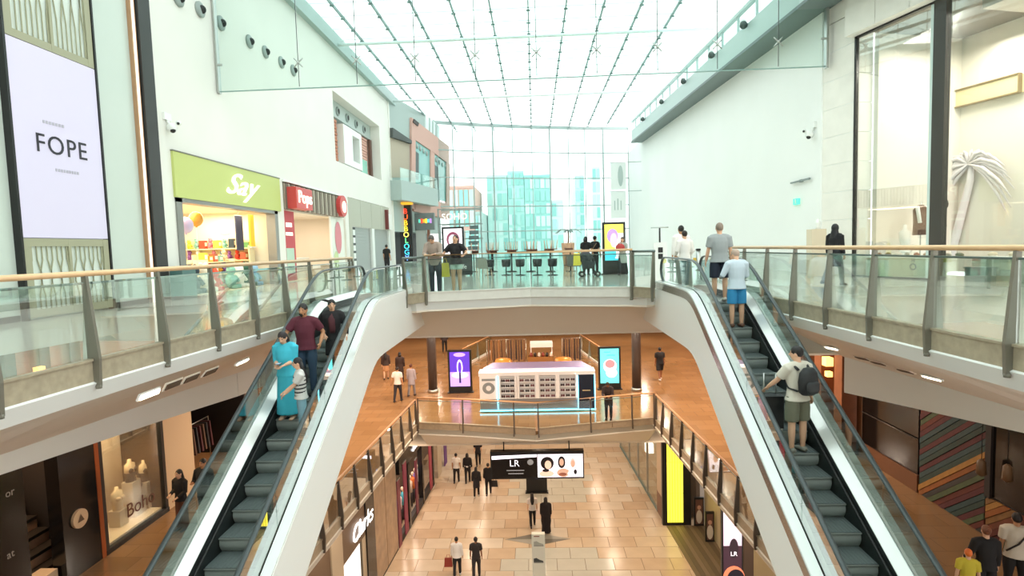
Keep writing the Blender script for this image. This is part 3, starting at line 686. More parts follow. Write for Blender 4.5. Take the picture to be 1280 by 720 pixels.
# ---------------------------------------------------------------- striped shop
shopbox('wall_striped_shop', 26.0, 34.6, 3.4, 4, SHOPW)
t = thing('shop_sign', 'brown slatted fascia above the shop with red 3D letters', 'sign', (-11.5, 30.3, 3.4))
SL = [mat('slat'+c, c, .6) for c in ('#9a8f80', '#857a6d', '#b0a696')]
mb = MB(); mb.span((-11.62, 26.0, 3.42), (-11.52, 34.2, 4.66), mat('slat_back', '#6a6056', .7)); mb.build('board', t)
for i in range(41):
    mb = MB(); y = 26.05+.2*i; mb.span((-11.53, y, 3.42), (-11.46+.02*(i % 3), y+.15, 4.6), SL[(i*7) % 3]); mb.build('slat', t)
REDM = mat('red_plastic', '#cf4a48', .4); PINKW = mat('warm_white_letters', '#fff0dc', .5, 0, .5)
t2 = thing('shop_sign', 'red box sign with pale raised lettering on the brown slatted fascia', 'sign', (-11.4, 27.3, 3.4))
mb = MB(); mb.span((-11.46, 26.3, 3.45), (-11.0, 28.2, 4.45), REDM); bd = mb.build('box', t2)
mb = MB(); mb.text('Pops', .85, PINKW, frame_mtx((-10.98, 27.3, 3.98), (0, 1, 0), (0, 0, 1)), .02); mb.build('lettering', bd)
t2 = thing('projecting_sign', 'round red disc sign with white centre beside the slatted fascia', 'sign', (-11.3, 33.5, 3.5))
mb = MB(); mb.tube([(-11.45, 33.5, 4.05), (-11.2, 33.5, 4.05)], .62, REDM, 24, smooth=False); mb.build('disc', t2)
mb = MB(); mb.tube([(-11.2, 33.55, 4.0), (-11.17, 33.55, 4.0)], .34, PINKW, 20, smooth=False); mb.build('centre', t2)
mb = MB(); mb.span((-11.55, 25.95, 4.66), (-11.40, 34.6, 4.76), WHITE2); S('trim_11', mb)
t = thing('poster_banner', 'tall red and pink poster panel beside the slatted shop opening', 'poster', (-11.6, 26.6, 0))
mb = MB(); mb.span((-11.7, 26.1, .05), (-11.6, 27.3, 3.35), mat('poster_red', '#c94a52', .5)); mb.build('panel', t)
mb = MB(); mb.span((-11.6, 26.25, .4), (-11.59, 27.1, 1.6), mat('poster_mint', '#bfd9c6', .5)); mb.span((-11.6, 26.35, 2.6), (-11.59, 27.0, 2.8), PINKW); mb.span((-11.6, 26.3, 2.2), (-11.59, 27.05, 2.35), PINKW); mb.build('print', t)
t = thing('poster_banner', 'white panel with a pink drop emblem beside the slatted shop', 'poster', (-11.6, 34, 0))
mb = MB(); mb.span((-11.7, 32.3, .05), (-11.6, 34.5, 3.4), mat('poster_white', '#eef0e6', .5)); mb.build('panel', t)
mb = MB(); mb.disc((-11.58, 33.4, 2.2), (.55, .95), mat('poster_pink', '#e08a94', .5), (0, 1, 0), (0, 0, 1)); mb.disc((-11.58, 32.9, .8), (.4, .6), mat('poster_lime', '#cfe0a8', .5), (0, 1, 0), (0, 0, 1)); mb.build('emblem', t)
lamp('striped_shop_lamp', (-13.4, 30, 3.3), (2, 6), 70, '#ffe9cf')
t = thing('counter', 'white serving counter with dark machines inside the slatted shop', 'counter', (-13.2, 29.5, 0))
mb = MB(); mb.span((-13.7, 27.8, 0), (-12.9, 32, 1.05), SHOPW); mb.build('body', t)
mb = MB(); mb.span((-13.75, 27.75, 1.05), (-12.85, 32.05, 1.1), WHITE2); mb.build('top', t)
for i, y in enumerate((28.3, 28.9, 29.5)):
    t = thing('drink_machine', 'small dark drink machine on the white counter of the slatted shop', 'machine', (-13.3, y, 1.1), 'drink machines')
    mb = MB(); mb.span((-13.5, y-.2, 1.1), (-13.1, y+.2, 1.7), mat('machine_blue', '#3e4a58', .3)); mb.build('body', t)
    mb = MB(); mb.tube([(-13.08, y, 1.5), (-13.02, y, 1.5), (-13.02, y, 1.35)], .03, STEEL, 6); mb.build('tap', t)
# ---------------------------------------------------------------- shuttered shop
t = thing('shuttered_storefront', 'grey panelled shop front with two closed roller shutters', 'shop front', (-11.6, 40, 0))
GP = mat('grey_fascia', '#b5b5a6', .5); SH = mat('shutter_grey', '#a6aaa7', .4, .3)
for i in range(4):
    mb = MB(); mb.span((-11.65, 35.25+2.5*i, 2.95), (-11.5, 35.25+2.5*i+2.46, 4.72), GP); mb.build('fascia_panel', t)
for a, b in ((36.6, 40.2), (40.9, 44.9)):
    mb = MB(); mb.span((-11.75, a, 0), (-11.68, b, 2.95), SH); s_ = mb.build('shutter', t)
    for k in range(14):
        mb = MB(); mb.span((-11.68, a, .05+.205*k), (-11.655, b, .05+.205*k+.17), SH); mb.build('slat', s_)
for y in (40.2, 44.9, 35.25):
    mb = MB(); mb.span((-11.75, y, 0), (-11.5, y+.6, 2.95), WHITE2 if y > 36 else GP); mb.build('pier', t)
mb = MB(); mb.span((-11.7, 35.9, 0), (-11.55, 36.55, 2.9), DARK)
for k in range(5): mb.span((-11.55, 36.0, .4+.5*k), (-11.53, 36.45, .75+.5*k), WHITE2)
mb.build('menu_board', t)
mb = MB(); mb.span((-11.5, 43.9, 3.0), (-11.25, 44.1, 4.5), mat('dark_red', '#7a3a38', .5)); mb.span((-11.5, 44.15, 3.0), (-11.3, 45.3, 4.2), WHITE2); mb.build('end_sign', t)
# ---------------------------------------------------------------- feature window high in the wall
t = thing('window_3', loc=(-12, 38, 6.7), kind='structure')
BRK = mat('terracotta_board', '#c98a70', .7); BRKP = mat('pink_board', '#d8a89a', .7)
mb = MB(); mb.span((-12.9, wy0, wz0), (-12.8, wy1, wz1), mat('recess_wall', '#d9d2c8', .6)); mb.span((-12.8, wy0, wz0-.05), (-11.9, wy1, wz0), WHITE); mb.span((-12.8, wy0, wz1), (-11.9, wy1, wz1+.05), WHITE); mb.span((-12.8, wy1, wz0), (-11.9, wy1+.05, wz1), WHITE); mb.span((-12.8, wy0-.05, wz0), (-11.9, wy0, wz1), WHITE); mb.build('recess', t)
mb = MB(); mb.span((-12.8, wy0, 9.75), (-12.2, wy1, wz1), mat('duct_panel', '#b9c6c2', .4)); dp_ = mb.build('duct_panel', t)
for i in range(5):
    y = 34.3+1.85*i; mb = MB(); mb.tube([(-12.2, y, 10.2), (-12.1, y, 10.2)], [.3, .24], NOZ, 14); mb.tube([(-12.1, y, 10.2), (-12.08, y, 10.2)], .16, NOZD, 12); mb.build('air_nozzle', dp_)
for i in range(15):
    z = wz0+.2*i
    mb = MB(); mb.span((-12.8, wy0, z+.02), (-12.32-.02*(i % 2), 36.3, z+.18), BRK); mb.build('board', t)
    mb = MB(); mb.span((-12.8, 40.4, z+.02), (-12.32-.02*(i % 2), 42.9, z+.18), BRKP); mb.build('board', t)
mb = MB(); mb.span((-12.7, 36.4, 7.0), (-11.95, 38.2, 9.5), WHITE2); mb.span((-12.7, 39.7, 7.0), (-11.95, 40.2, 9.5), WHITE2); mb.span((-12.7, 38.2, 7.0), (-11.95, 39.7, 7.4), WHITE2); mb.span((-12.7, 38.2, 9.1), (-11.95, 39.7, 9.5), WHITE2); mb.build('window_surround', t)
mb = MB(); mb.span((-12.5, 38.2, 7.4), (-12.45, 39.7, 9.1), mat('grey_window', '#8d9490', .2)); mb.build('pane', t)
mb = MB(); mb.span((-12.35, 40.9, 6.75), (-12.25, 42.4, 8.0), mat('mint_window', '#8fd0bd', .2)); mb.build('pane', t)
mb = MB(); mb.span((-12.35, 33.6, 7.6), (-12.28, 35.2, 8.8), MATS['grey_window']); mb.build('pane', t)
mb = MB(); mb.span((-12.3, 42.9, 6.7), (-12.1, 43.3, 9.7), mat('brown_post', '#6d5046', .5)); mb.build('post', t)
# ---------------------------------------------------------------- far facade beside the end glazing
FA, FB = (-11.45, 46.6), (-9.4, 57.3)
GRYP = mat('grey_green_panel', '#a9b9b5', .45); PINK = mat('pink_render', '#d2a79b', .6)
t = thing('wall_left_far', loc=(-11, 52, 0), kind='structure')
mb = MB(); mb.hexa([(FA[0], FA[1], 2.9), (FB[0], FB[1], 2.9), (FB[0]-1.5, FB[1], 2.9), (FA[0]-1.5, FA[1], 2.9)], [(FA[0], FA[1], 14), (FB[0], FB[1], 14), (FB[0]-1.5, FB[1], 14), (FA[0]-1.5, FA[1], 14)], GRYP); mb.build('grey_wall', t)
def fp(name, pxs, m, th=.12, off=0): mb = MB(); ppoly(mb, pxs, FA, FB, m, th, off); return mb.build(name, t)
fp('pink_band', [(512, 147), (559, 183), (559, 205), (536, 188), (512, 172)], PINK, .2)
fp('pink_band', [(512, 172), (517, 175), (517, 262), (512, 260)], PINK, .2)
fp('pink_band', [(536, 188), (541, 192), (541, 250), (536, 247)], PINK, .2)
fp('pink_band', [(556, 203), (560, 205), (560, 258), (556, 256)], PINK, .2)
fp('pink_band', [(515, 243), (560, 256), (560, 275), (540, 270), (515, 264)], PINK, .2)
for q in ([(517, 175), (536, 188), (536, 246), (517, 241)], [(541, 192), (556, 203), (556, 252), (541, 248)]):
    wn = fp('window', q, mat('teal_window', '#7fb5b2', .15), .08)
    mb = MB(); ppoly(mb, [(q[0][0]+1, q[0][1]+14), (q[0][0]+5, q[0][1]+17), (q[0][0]+5, q[0][1]+50), (q[0][0]+1, q[0][1]+48)], FA, FB, mat('dark_window_post', '#3a4645', .4), .12); mb.build('mullion', wn)
    for k in range(4):
        c, n = onplane(q[0][0]+3+k*4, q[0][1]+8+k*3, FA, FB); mb = MB(); mb.tube([c, c-n*.15 if n.x < 0 else c+n*.15], .22, NOZ, 10); mb.build('air_nozzle', wn)
fp('top_windows', [(531, 143), (548, 158), (548, 178), (531, 165)], mat('pale_window', '#e6efee', .3), .1)
for q in (535, 539, 543): fp('glazing_bar', [(q, 147+(q-535)), (q+1, 148+(q-535)), (q+1, 174+(q-535)*.7), (q, 173+(q-535)*.7)], GRYP, .16)
fp('recess', [(487, 160), (511, 176), (511, 222), (487, 222)], mat('beige_recess', '#b7aa97', .6), .04)
fp('recess_shade', [(487, 160), (511, 176), (511, 180), (487, 172)], mat('painted_recess_shade', '#4c5250', .6), .3)  # dark strip paints the shade at the head of the recess
fp('beam', [(514, 149), (520, 154), (519, 158), (513, 153)], mat('lamp_black', '#3c3634', .5), .3)
mb = MB(); A, n = onplane(487, 228, FA, FB); B, _ = onplane(535, 240, FA, FB)
n = n if n.x > 0 else -n
mb.hexa([Vector((A.x, A.y, 5.4)), Vector((B.x, B.y, 5.4)), Vector((B.x, B.y, 5.4))+n*1.0, Vector((A.x, A.y, 5.4))+n*1.0], [Vector((A.x, A.y, 7.0)), Vector((B.x, B.y, 7.0)), Vector((B.x, B.y, 7.0))+n*1.0, Vector((A.x, A.y, 7.0))+n*1.0], GRYP); mb.build('balcony', t)
mb = MB(); mb.extr([Vector((A.x, A.y, 7.0))+n*.95, Vector((B.x, B.y, 7.0))+n*.95, Vector((B.x, B.y, 8.0))+n*.95, Vector((A.x, A.y, 8.0))+n*.95], n*.03, GLT); mb.build('balcony_glass', t)
mb = MB(); mb.hexa([(FA[0]-1.2, FA[1], 0), (FB[0]-1.2, FB[1], 0), (FB[0]-1.5, FB[1], 0), (FA[0]-1.5, FA[1], 0)], [(FA[0]-1.2, FA[1], 3), (FB[0]-1.2, FB[1], 3), (FB[0]-1.5, FB[1], 3), (FA[0]-1.5, FA[1], 3)], mat('dark_shop', '#2a2426', .5)); mb.build('shop_back', t)
# bubble tea column sign with vertical coloured letters
a = onplane(508, 300, FA, FB)[0]; cx_, cy_ = -10.9, 48.6
t = thing('column_sign', 'black column with vertical rainbow letters reading BUBBOLOGY', 'sign', (cx_, cy_, 0))
mb = MB(); mb.span((cx_-.6, cy_, 0), (cx_+.45, cy_+.4, 5.2), DARK); mb.build('column', t)
for i, (ch, c) in enumerate(zip('BUBBOLOGY', ['#ff3b20', '#ff5a20', '#ffb020', '#ffe030', '#ffe860', '#60e080', '#40d0d8', '#40c8ff', '#70a8ff'])):
    mb = MB(); mb.text(ch, .62, mat('neon'+c, c, .5, 0, .9), frame_mtx((cx_-.05, cy_-.02, 4.65-.5*i), (1, 0, 0), (0, 0, 1)), .01); mb.build('letter', t)
mb = MB(); mb.lathe((cx_-.1, cy_+.1, 5.2), [(.6, 0), (.75, .12), (.5, .3)], mat('amber_glow', '#d99a2a', .4, 0, .5), 16); mb.build('light_crown', t)
# grey shop front with coloured letter tiles
t = thing('tiled_kiosk', 'small grey shop front with rainbow letter sign and brown post', 'shop front', (-9.9, 51, 0))
mb = MB(); mb.span((-10.6, 50.8, 3.1), (-8.9, 51.4, 4.6), mat('slate_fascia', '#77807f', .5)); mb.build('fascia', t)
for i, c in enumerate(['#58c8a8', '#e84838', '#f0a030', '#f0d840', '#48b8d8', '#a878c8']):
    mb = MB(); mb.box((-10.2+.2*i, 50.78, 3.9), (.17, .03, .3+.1*(i % 2)), mat('tile'+c, c, .4, 0, .5)); mb.build('letter_tile', t)
mb = MB(); mb.span((-10.6, 50.9, 0), (-9.7, 51.3, 3.1), mat('pale_panel', '#c5cac3', .5)); mb.build('side_panel', t)
mb = MB(); mb.span((-9.55, 50.8, 0), (-9.35, 51.2, 3.1), mat('brown_timber', '#8a5a42', .5)); mb.build('post', t)
# steel pergola with the SOHO letters
t = thing('pergola_sign', 'light steel pergola frame carrying pale letters reading SOHO', 'sign', (-6.4, 46, 0))
PG = mat('pergola_steel', '#8c9694', .4, .5); pa = ony(548, 276, 46); pb = ony(601, 276, 46)
for x in (pa.x, (pa.x+pb.x)/2, pb.x):
    mb = MB(); mb.span((x-.05, 45.95, 0), (x+.05, 46.05, 4.6), PG); mb.build('post', t)
for z in (2.1, 3.3, 4.5):
    for dy in (0, 1.5):
        mb = MB(); mb.span((pa.x, 45.96+dy, z), (pb.x, 46.04+dy, z+.08), PG); mb.build('rail', t)
c = ony(568, 271, 45.8); mb = MB(); mb.text('SOHO', .7, mat('cream_letters', '#fff3dd', .5, 0, .5), frame_mtx((c.x, 45.85, c.z), (1, 0, 0), (0, 0, 1)), .03, 1.1); mb.build('lettering', t)
for i in range(5):
    mb = MB(); mb.span((pb.x-1.1+.05*i, 45.9, 1.2+.42*i), (pb.x-.2, 45.93, 1.5+.42*i), mat('menu_dark', '#5a6b6c', .5)); mb.build('menu_panel', t)
# ================================================================ things on the upper bridge and food court
def pylon(name, label, x, y, z, w, h, bez, foot, scr_m, parts, d=.14, rz=0):
    t = thing(name, label, 'display', (x, y, z))
    mb = MB(); mb.span((x-w/2, y, z), (x+w/2, y+d, z+h), DARK); mb.build('case', t)
    mb = MB(); mb.span((x-w/2-.06, y-.1, z), (x+w/2+.06, y+d+.1, z+.05), DARK); mb.build('base', t)
    mb = MB(); x0, x1, z0, z1 = x-w/2+bez, x+w/2-bez, z+foot, z+h-bez
    mb.span((x0, y-.012, z0), (x1, y, z1), scr_m); s_ = mb.build('screen', t)
    for i, (nm, fn) in enumerate(parts):
        mb = MB()
        def P(u, v, k=i): return Vector((x0+(x1-x0)*u, y-.016-.003*k, z0+(z1-z0)*v))
        fn(mb, P, x1-x0, z1-z0); mb.build(nm, s_)
    return t
UX, UZ = Vector((1, 0, 0)), Vector((0, 0, 1))
def em(name, c, e=.35): return mat('print_'+name, c, .5, 0, e)
def ell(u, v, ru, rv, m): return lambda mb, P, W, H: mb.disc(P(u, v), (ru*W, rv*H), m, UX, UZ)
def txt(s_, u, v, size, m): return lambda mb, P, W, H: mb.text(s_, size*H, m, frame_mtx(P(u, v), UX, UZ), .002)
def rect(u0, v0, u1, v1, m): return lambda mb, P, W, H: mb.poly([P(u0, v0), P(u1, v0), P(u1, v1), P(u0, v1)], m)
# portrait with plum hair: white screen
q = onz(566, 343, 0); y_ = q.y; xa = ony(552.5, 300, y_).x; xb = ony(580, 300, y_).x; top = ony(566, 283.5, y_).z
pylon('advertising_pylon', 'black framed advertising pylon with a round plum-haired portrait on white', (xa+xb)/2, y_, 0, xb-xa, top, .1, 1.05, em('white', '#f3eef6', .45),
      [('hair', ell(.5, .58, .36, .30, em('plum', '#7a3a50'))), ('background', ell(.5, .55, .24, .22, em('white', '#f3eef6', .45))), ('face', ell(.5, .50, .13, .15, em('pale', '#d9c8c4'))), ('shoulders', rect(.25, .08, .75, .22, em('grey', '#6a6068')))])
q = onz(768, 343, 0); y_ = q.y; xa = ony(753, 300, y_).x; xb = ony(782, 300, y_).x; top = ony(768, 277.5, y_).z
pylon('advertising_pylon', 'black framed advertising pylon with a purple-haired portrait on yellow', (xa+xb)/2, y_, 0, xb-xa, top, .1, .62, em('yellow', '#f0ea5a', .4),
      [('top_print', rect(0, 0, 1, .32, em('cyan', '#49c4d8', .4))), ('white_print', rect(.55, .05, 1, .75, em('white', '#f3eef6', .45))), ('hair', ell(.42, .68, .30, .2, em('violet', '#b08ac0'))), ('face', ell(.48, .56, .19, .2, em('rose', '#e9b8c8'))), ('shoulders', rect(.1, .1, .6, .3, em('cyan', '#49c4d8', .4)))])
# stools
BLK = mat('black_seat', '#26292a', .45)
def stool(x, y, label):
    t = thing('bar_stool', label, 'stool', (x, y, 0), 'black pedestal stools')
    mb = MB(); mb.lathe((x, y, 0), [(.02, .0), (.24, .0), (.24, .02), (.05, .045)], BLK, 16); mb.build('base', t)
    mb = MB(); mb.tube([(x, y, .03), (x, y, .42)], .03, BLK, 10); mb.build('column', t)
    mb = MB(); mb.lathe((x, y, .40), [(.05, 0), (.17, .0), (.205, .06), (.22, .34), (.20, .36), (.05, .34)], BLK, 16); mb.build('seat', t)
LBR = mat('beech', '#d9b59a', .5); SBR = mat('brown_seat', '#6b4a3c', .5)
for px in (613, 633, 650.6, 672, 691): q = onz(px, 344, 0); stool(q.x, q.y, 'black bucket-seat stool on a round pedestal behind the bridge balustrade')
def htable(x, y, label, L=1.7):
    t = thing('high_table', label, 'table', (x, y, 0), 'high tables with upturned chairs')
    mb = MB(); mb.span((x-L/2, y-.35, 1.0), (x+L/2, y+.35, 1.05), LBR); mb.build('table_top', t)
    for s in (-1, 1):
        mb = MB(); mb.tube([(x+s*L*.3, y, .02), (x+s*L*.3, y, 1.0)], .035, BLK, 8); mb.build('leg', t)
        mb = MB(); mb.lathe((x+s*L*.3, y, 0), [(.02, 0), (.26, 0), (.26, .02), (.04, .04)], BLK, 14); mb.build('foot', t)
def upchair(x, y, rz, label):
    t = thing('upturned_chair', label, 'chair', (0, 0, 0), 'chairs turned upside down on the tables')
    mb = MB(); mb.span((-.2, -.2, .10), (.2, .2, .15), SBR); mb.build('seat', t)
    mb = MB(); mb.hexa([(-.2, .16, 0.0), (.2, .16, 0.0), (.2, .2, 0), (-.2, .2, 0)], [(-.2, .16, .1), (.2, .16, .1), (.2, .2, .1), (-.2, .2, .1)], SBR); mb.build('backrest', t)
    for sx in (-1, 1):
        for sy in (-1, 1):
            mb = MB(); mb.tube([(sx*.17, sy*.17, .15), (sx*.2, sy*.2, .58)], [.02, .014], LBR, 6); mb.build('leg', t)
    t.location = (x, y, 1.05); t.rotation_euler = (0, 0, rz)
rn = random.Random(5)
for i, px in enumerate((604, 628, 652, 676, 701)):
    q = onz(px, 339.5, 0); htable(q.x, q.y, 'high pale wood table with upturned chairs on it in the cafe')
    for k, s in enumerate((-.42, .42)): upchair(q.x+s, q.y, rn.uniform(-.5, .5)+3.1*k, 'chair with beech legs turned upside down on a high cafe table')
# low chairs
def lowchair(px, py, rz, c, label):
    q = onz(px, py, 0); t = thing('cafe_chair', label, 'chair'); m = mat('chair'+c, c, .5)
    mb = MB(); mb.span((-.23, -.22, .43), (.23, .22, .48), m); mb.build('seat', t)
    mb = MB(); mb.hexa([(-.22, .2, .48), (.22, .2, .48), (.22, .24, .48), (-.22, .24, .48)], [(-.2, .28, .88), (.2, .28, .88), (.2, .31, .88), (-.2, .31, .88)], m); mb.build('backrest', t)
    for sx in (-1, 1):
        for sy in (-1, 1):
            mb = MB(); mb.tube([(sx*.19, sy*.18, .43), (sx*.22, sy*.21, 0)], .016, LBR, 6); mb.build('leg', t)
    t.location = q; t.rotation_euler = (0, 0, rz)
lowchair(602, 346, .3, '#7d8078', 'grey cafe chair with pale legs near the couple leaning on the rail')
lowchair(607, 348, 2.8, '#8d8d84', 'light grey cafe chair with pale legs turned to the window')
lowchair(712, 344, -.2, '#8a6a58', 'brown cafe chair with pale legs beside the stroller')
lowchair(718, 345, .4, '#6e675f', 'dark taupe cafe chair with pale legs beside the stroller')
# dark menu lectern at the left of the food court
q = onz(577, 345, 0); t = thing('menu_board', 'dark chalk menu board with white lettering standing in the cafe', 'sign', q)
mb = MB(); mb.span((q.x-.55, q.y, .05), (q.x+.55, q.y+.06, 1.05), mat('chalk_black', '#33393a', .7)); b_ = mb.build('board', t)
mb = MB(); mb.text('caffe', .3, WHITE2, frame_mtx((q.x, q.y-.004, .45), UX, UZ), .002); mb.build('lettering', b_)
for s in (-1, 1):
    mb = MB(); mb.tube([(q.x+s*.45, q.y+.03, .05), (q.x+s*.45, q.y-.2, 0)], .02, DARK, 6); mb.tube([(q.x+s*.45, q.y+.03, .05), (q.x+s*.45, q.y+.3, 0)], .02, DARK, 6); mb.build('foot', t)
# potted palm
c = ony(710, 306, 36); t = thing('potted_palm', 'small grey-green palm in a tall timber pot by the window', 'plant', (c.x, 36, 0))
mb = MB(); mb.lathe((c.x, 36, 0), [(.05, 0), (.3, 0), (.42, 1.5), (.36, 1.5), (.3, 1.35)], mat('timber_pot', '#c79a78', .5), 14); mb.build('pot', t)
mb = MB(); mb.tube([(c.x, 36, 1.3), (c.x+.05, 36, 1.9), (c.x+.02, 36, 2.25)], [.06, .05, .05], mat('palm_trunk', '#8d7b66', .8), 8); mb.build('trunk', t)
PF = mat('palm_leaf', '#6f8480', .6)
for i in range(14):
    a = i*2.4; l = .75+.2*math.sin(i*1.7); mb = MB(); p = Vector((c.x+.02, 36, 2.25)); d = Vector((math.cos(a), math.sin(a), 0)); w_ = Vector((-d.y, d.x, 0))
    pts = [p+d*(l*s)+Vector((0, 0, .55*s*(1.3-1.6*s)*l)) for s in (0, .3, .6, 1)]
    mb.add([v for k, q in enumerate(pts) for v in (q-w_*(.09*(1-(k/3-.3)**2)), q+w_*(.09*(1-(k/3-.3)**2)))], [(0, 1, 3, 2), (2, 3, 5, 4), (4, 5, 7, 6)], PF); mb.build('frond', t)
# stroller with two yellow bags
q = onz(736, 346, 0); t = thing('stroller', 'dark baby stroller standing between the two people in black', 'stroller', q)
mb = MB(); mb.hexa([(q.x-.25, q.y-.2, .35), (q.x+.2, q.y-.2, .35), (q.x+.2, q.y+.2, .35), (q.x-.25, q.y+.2, .35)], [(q.x-.3, q.y-.22, .75), (q.x+.28, q.y-.22, .62), (q.x+.28, q.y+.22, .62), (q.x-.3, q.y+.22, .75)], mat('stroller_cloth', '#33363a', .7)); mb.build('seat', t)
mb = MB(); mb.ball((q.x-.12, q.y, .82), (.3, .24, .24), MATS['stroller_cloth'], 12, 8); mb.build('hood', t)
mb = MB()
for s in (-1, 1): mb.tube([(q.x+.35, q.y+s*.2, .12), (q.x-.1, q.y+s*.2, .7), (q.x-.42, q.y+s*.2, 1.05)], .015, DARK, 6); mb.tube([(q.x-.3, q.y+s*.2, .12), (q.x+.1, q.y+s*.2, .6)], .015, DARK, 6)
mb.tube([(q.x-.42, q.y-.2, 1.05), (q.x-.42, q.y+.2, 1.05)], .018, DARK, 6); mb.build('frame', t)
for sx, sy in ((-.3, -1), (-.3, 1), (.36, -1), (.36, 1)):
    mb = MB(); mb.tube([(q.x+sx, q.y+sy*.2-.02, .12), (q.x+sx, q.y+sy*.2+.02, .12)], .12, DARK, 14, smooth=False); mb.tube([(q.x+sx, q.y+sy*.2-.025, .12), (q.x+sx, q.y+sy*.2+.025, .12)], .06, STEEL, 10); mb.build('wheel', t)
def carrier(p, w_, h, c, label, cat='bag'):
    t = thing('shopping_bag', label, cat, p); p = Vector(p); m = mat('bag'+c, c, .6)
    mb = MB(); mb.hexa([p+Vector((-w_/2, -.06, 0)), p+Vector((w_/2, -.06, 0)), p+Vector((w_/2, .06, 0)), p+Vector((-w_/2, .06, 0))], [p+Vector((-w_/2*.85, -.03, h)), p+Vector((w_/2*.85, -.03, h)), p+Vector((w_/2*.85, .03, h)), p+Vector((-w_/2*.85, .03, h))], m); mb.build('sack', t)
    mb = MB(); mb.tube([p+Vector((-w_*.25, 0, h)), p+Vector((-w_*.12, 0, h+.14)), p+Vector((w_*.12, 0, h+.14)), p+Vector((w_*.25, 0, h))], .01, m, 5); mb.build('handle', t)
    return t
q = Vector((onz(736, 346, 0).x-.5, onz(736, 346, 0).y-.2, .5)); carrier(q, .3, .5, '#e8d24a', 'bright yellow carrier bag hanging at the front of the stroller')
q = Vector((onz(736, 346, 0).x-.34, onz(736, 346, 0).y+.14, .52)); carrier(q, .26, .42, '#e3cf5a', 'bright yellow carrier bag hanging from the stroller handle side')
# white service totem at the right escalator
q = onz(826, 352, 0); t = thing('service_totem', 'slim white service totem with two black panels by the escalator head', 'totem', q)
mb = MB(); mb.span((q.x-.22, q.y, 0), (q.x+.22, q.y+.2, 1.35), WHITE2); mb.build('body', t)
for z in (1.0, .78):
    mb = MB(); mb.span((q.x-.08, q.y-.01, z), (q.x+.08, q.y, z+.18), DARK); mb.build('panel', t)
mb = MB(); mb.tube([(q.x, q.y+.1, 1.35), (q.x, q.y+.1, 1.85)], .03, DARK, 6); mb.tube([(q.x-.3, q.y+.1, 1.86), (q.x+.3, q.y+.1, 1.86)], .02, STEEL, 6); mb.build('mast', t)
# steel newel posts by the right escalator with a yellow notice
for px, lb_ in ((862, 'brushed steel barrier post with a yellow warning notice at the escalator head'), (873, 'brushed steel barrier post next to the man in the grey T-shirt')):
    q = onz(px, 352, 0); t = thing('barrier_post', lb_, 'post', q); mb = MB(); mb.tube([q, q+Vector((0, 0, 1.05))], .07, STEEL, 12); mb.build('shaft', t); mb = MB(); mb.lathe(q+Vector((0, 0, 1.05)), [(.085, 0), (.085, .05), (.02, .06)], DARK, 12); mb.build('cap', t)
    if px == 862: mb = MB(); mb.span((q.x-.1+.2, q.y-.1, .55), (q.x+.1+.2, q.y-.08, .8), mat('notice_yellow', '#e0b83a', .5)); mb.build('notice', t)
# ---------------------------------------------------------------- hanging glass smoke curtain
t = thing('glass_smoke_curtain', 'row of frameless glass panels hung from the roof by steel rods', 'glass screen', (0, 21, 7.4))
xs = [-11.45, -8.42, -6.28, -4.14, -1.95, .25, 2.4, 4.55, 6.65, 8.77, 10.45]; HG = glass('curtain_glass', '#f5fbf9', .8, 1.3, amt=.35)
for a, b in zip(xs, xs[1:]):
    mb = MB(); mb.span((a+.012, 21, 7.38), (b-.012, 21.02, 13.8), HG); mb.build('glass_panel', t)
for x in xs[1:-1]:
    mb = MB(); mb.tube([(x, 20.95, 7.42), (x, 20.95, 13.85)], .014, mat('rod_dark', '#5b6665', .4, .5), 6); mb.build('rod', t)
    mb = MB()
    for sx in (-1, 1):
        for sz in (-1, 1): mb.tube([(x, 20.94, 8.27), (x+sx*.16, 20.97, 8.27+sz*.16)], [.03, .02], STEEL, 6)
    mb.ball((x, 20.93, 8.27), .05, STEEL, 8, 6); mb.build('spider_fitting', t)
for x in (xs[0], xs[-1]):
    mb = MB(); mb.span((x-.04, 20.9, 7.3), (x+.04, 21.1, 13.8), STEEL); mb.build('side_channel', t)
    mb = MB(); mb.box((x+(.12 if x < 0 else -.12), 20.93, 8.3), (.2, .05, .06), STEEL); mb.build('clamp', t)
mb = MB(); mb.span((xs[0], 20.98, 7.35), (xs[-1], 21.04, 7.38), mat('glass_edge', '#7f9f98', .2)); mb.build('bottom_edge', t)
# ================================================================ palm shop on the upper level, white wall side
C1, D1 = (10.9, 20.0), (13.0, 12.42)
cdv = (Vector(D1)-Vector(C1)).normalized(); cn = Vector((cdv.y, -cdv.x, 0)) if False else Vector((-cdv.y*-1, cdv.x*-1, 0))
cn = Vector((-cdv.y, cdv.x, 0)); cn = cn if cn.x > 0 else -cn          # into the shop
def sp(s, d, z): return Vector((C1[0]+cdv.x*s+cn.x*d, C1[1]+cdv.y*s+cn.y*d, z))
def sbox(mb, s0, s1, d0, d1, z0, z1, m): return mb.hexa([sp(s0, d0, z0), sp(s1, d0, z0), sp(s1, d1, z0), sp(s0, d1, z0)], [sp(s0, d0, z1), sp(s1, d0, z1), sp(s1, d1, z1), sp(s0, d1, z1)], m)
CREAM = mat('cream_interior', '#f0eadf', .6); SLEN = (Vector(D1)-Vector(C1)).length
S('wall_palm_shop', sbox(MB(), .2, SLEN+4, 4.25, 4.4, 0, 8.2, CREAM)); S('wall_palm_shop_side', sbox(MB(), .02, .2, .75, 4.4, 0, 8.2, CREAM)); S('wall_palm_shop_side', sbox(MB(), SLEN+4, SLEN+4.1, 0, 4.4, 0, 8.2, CREAM))
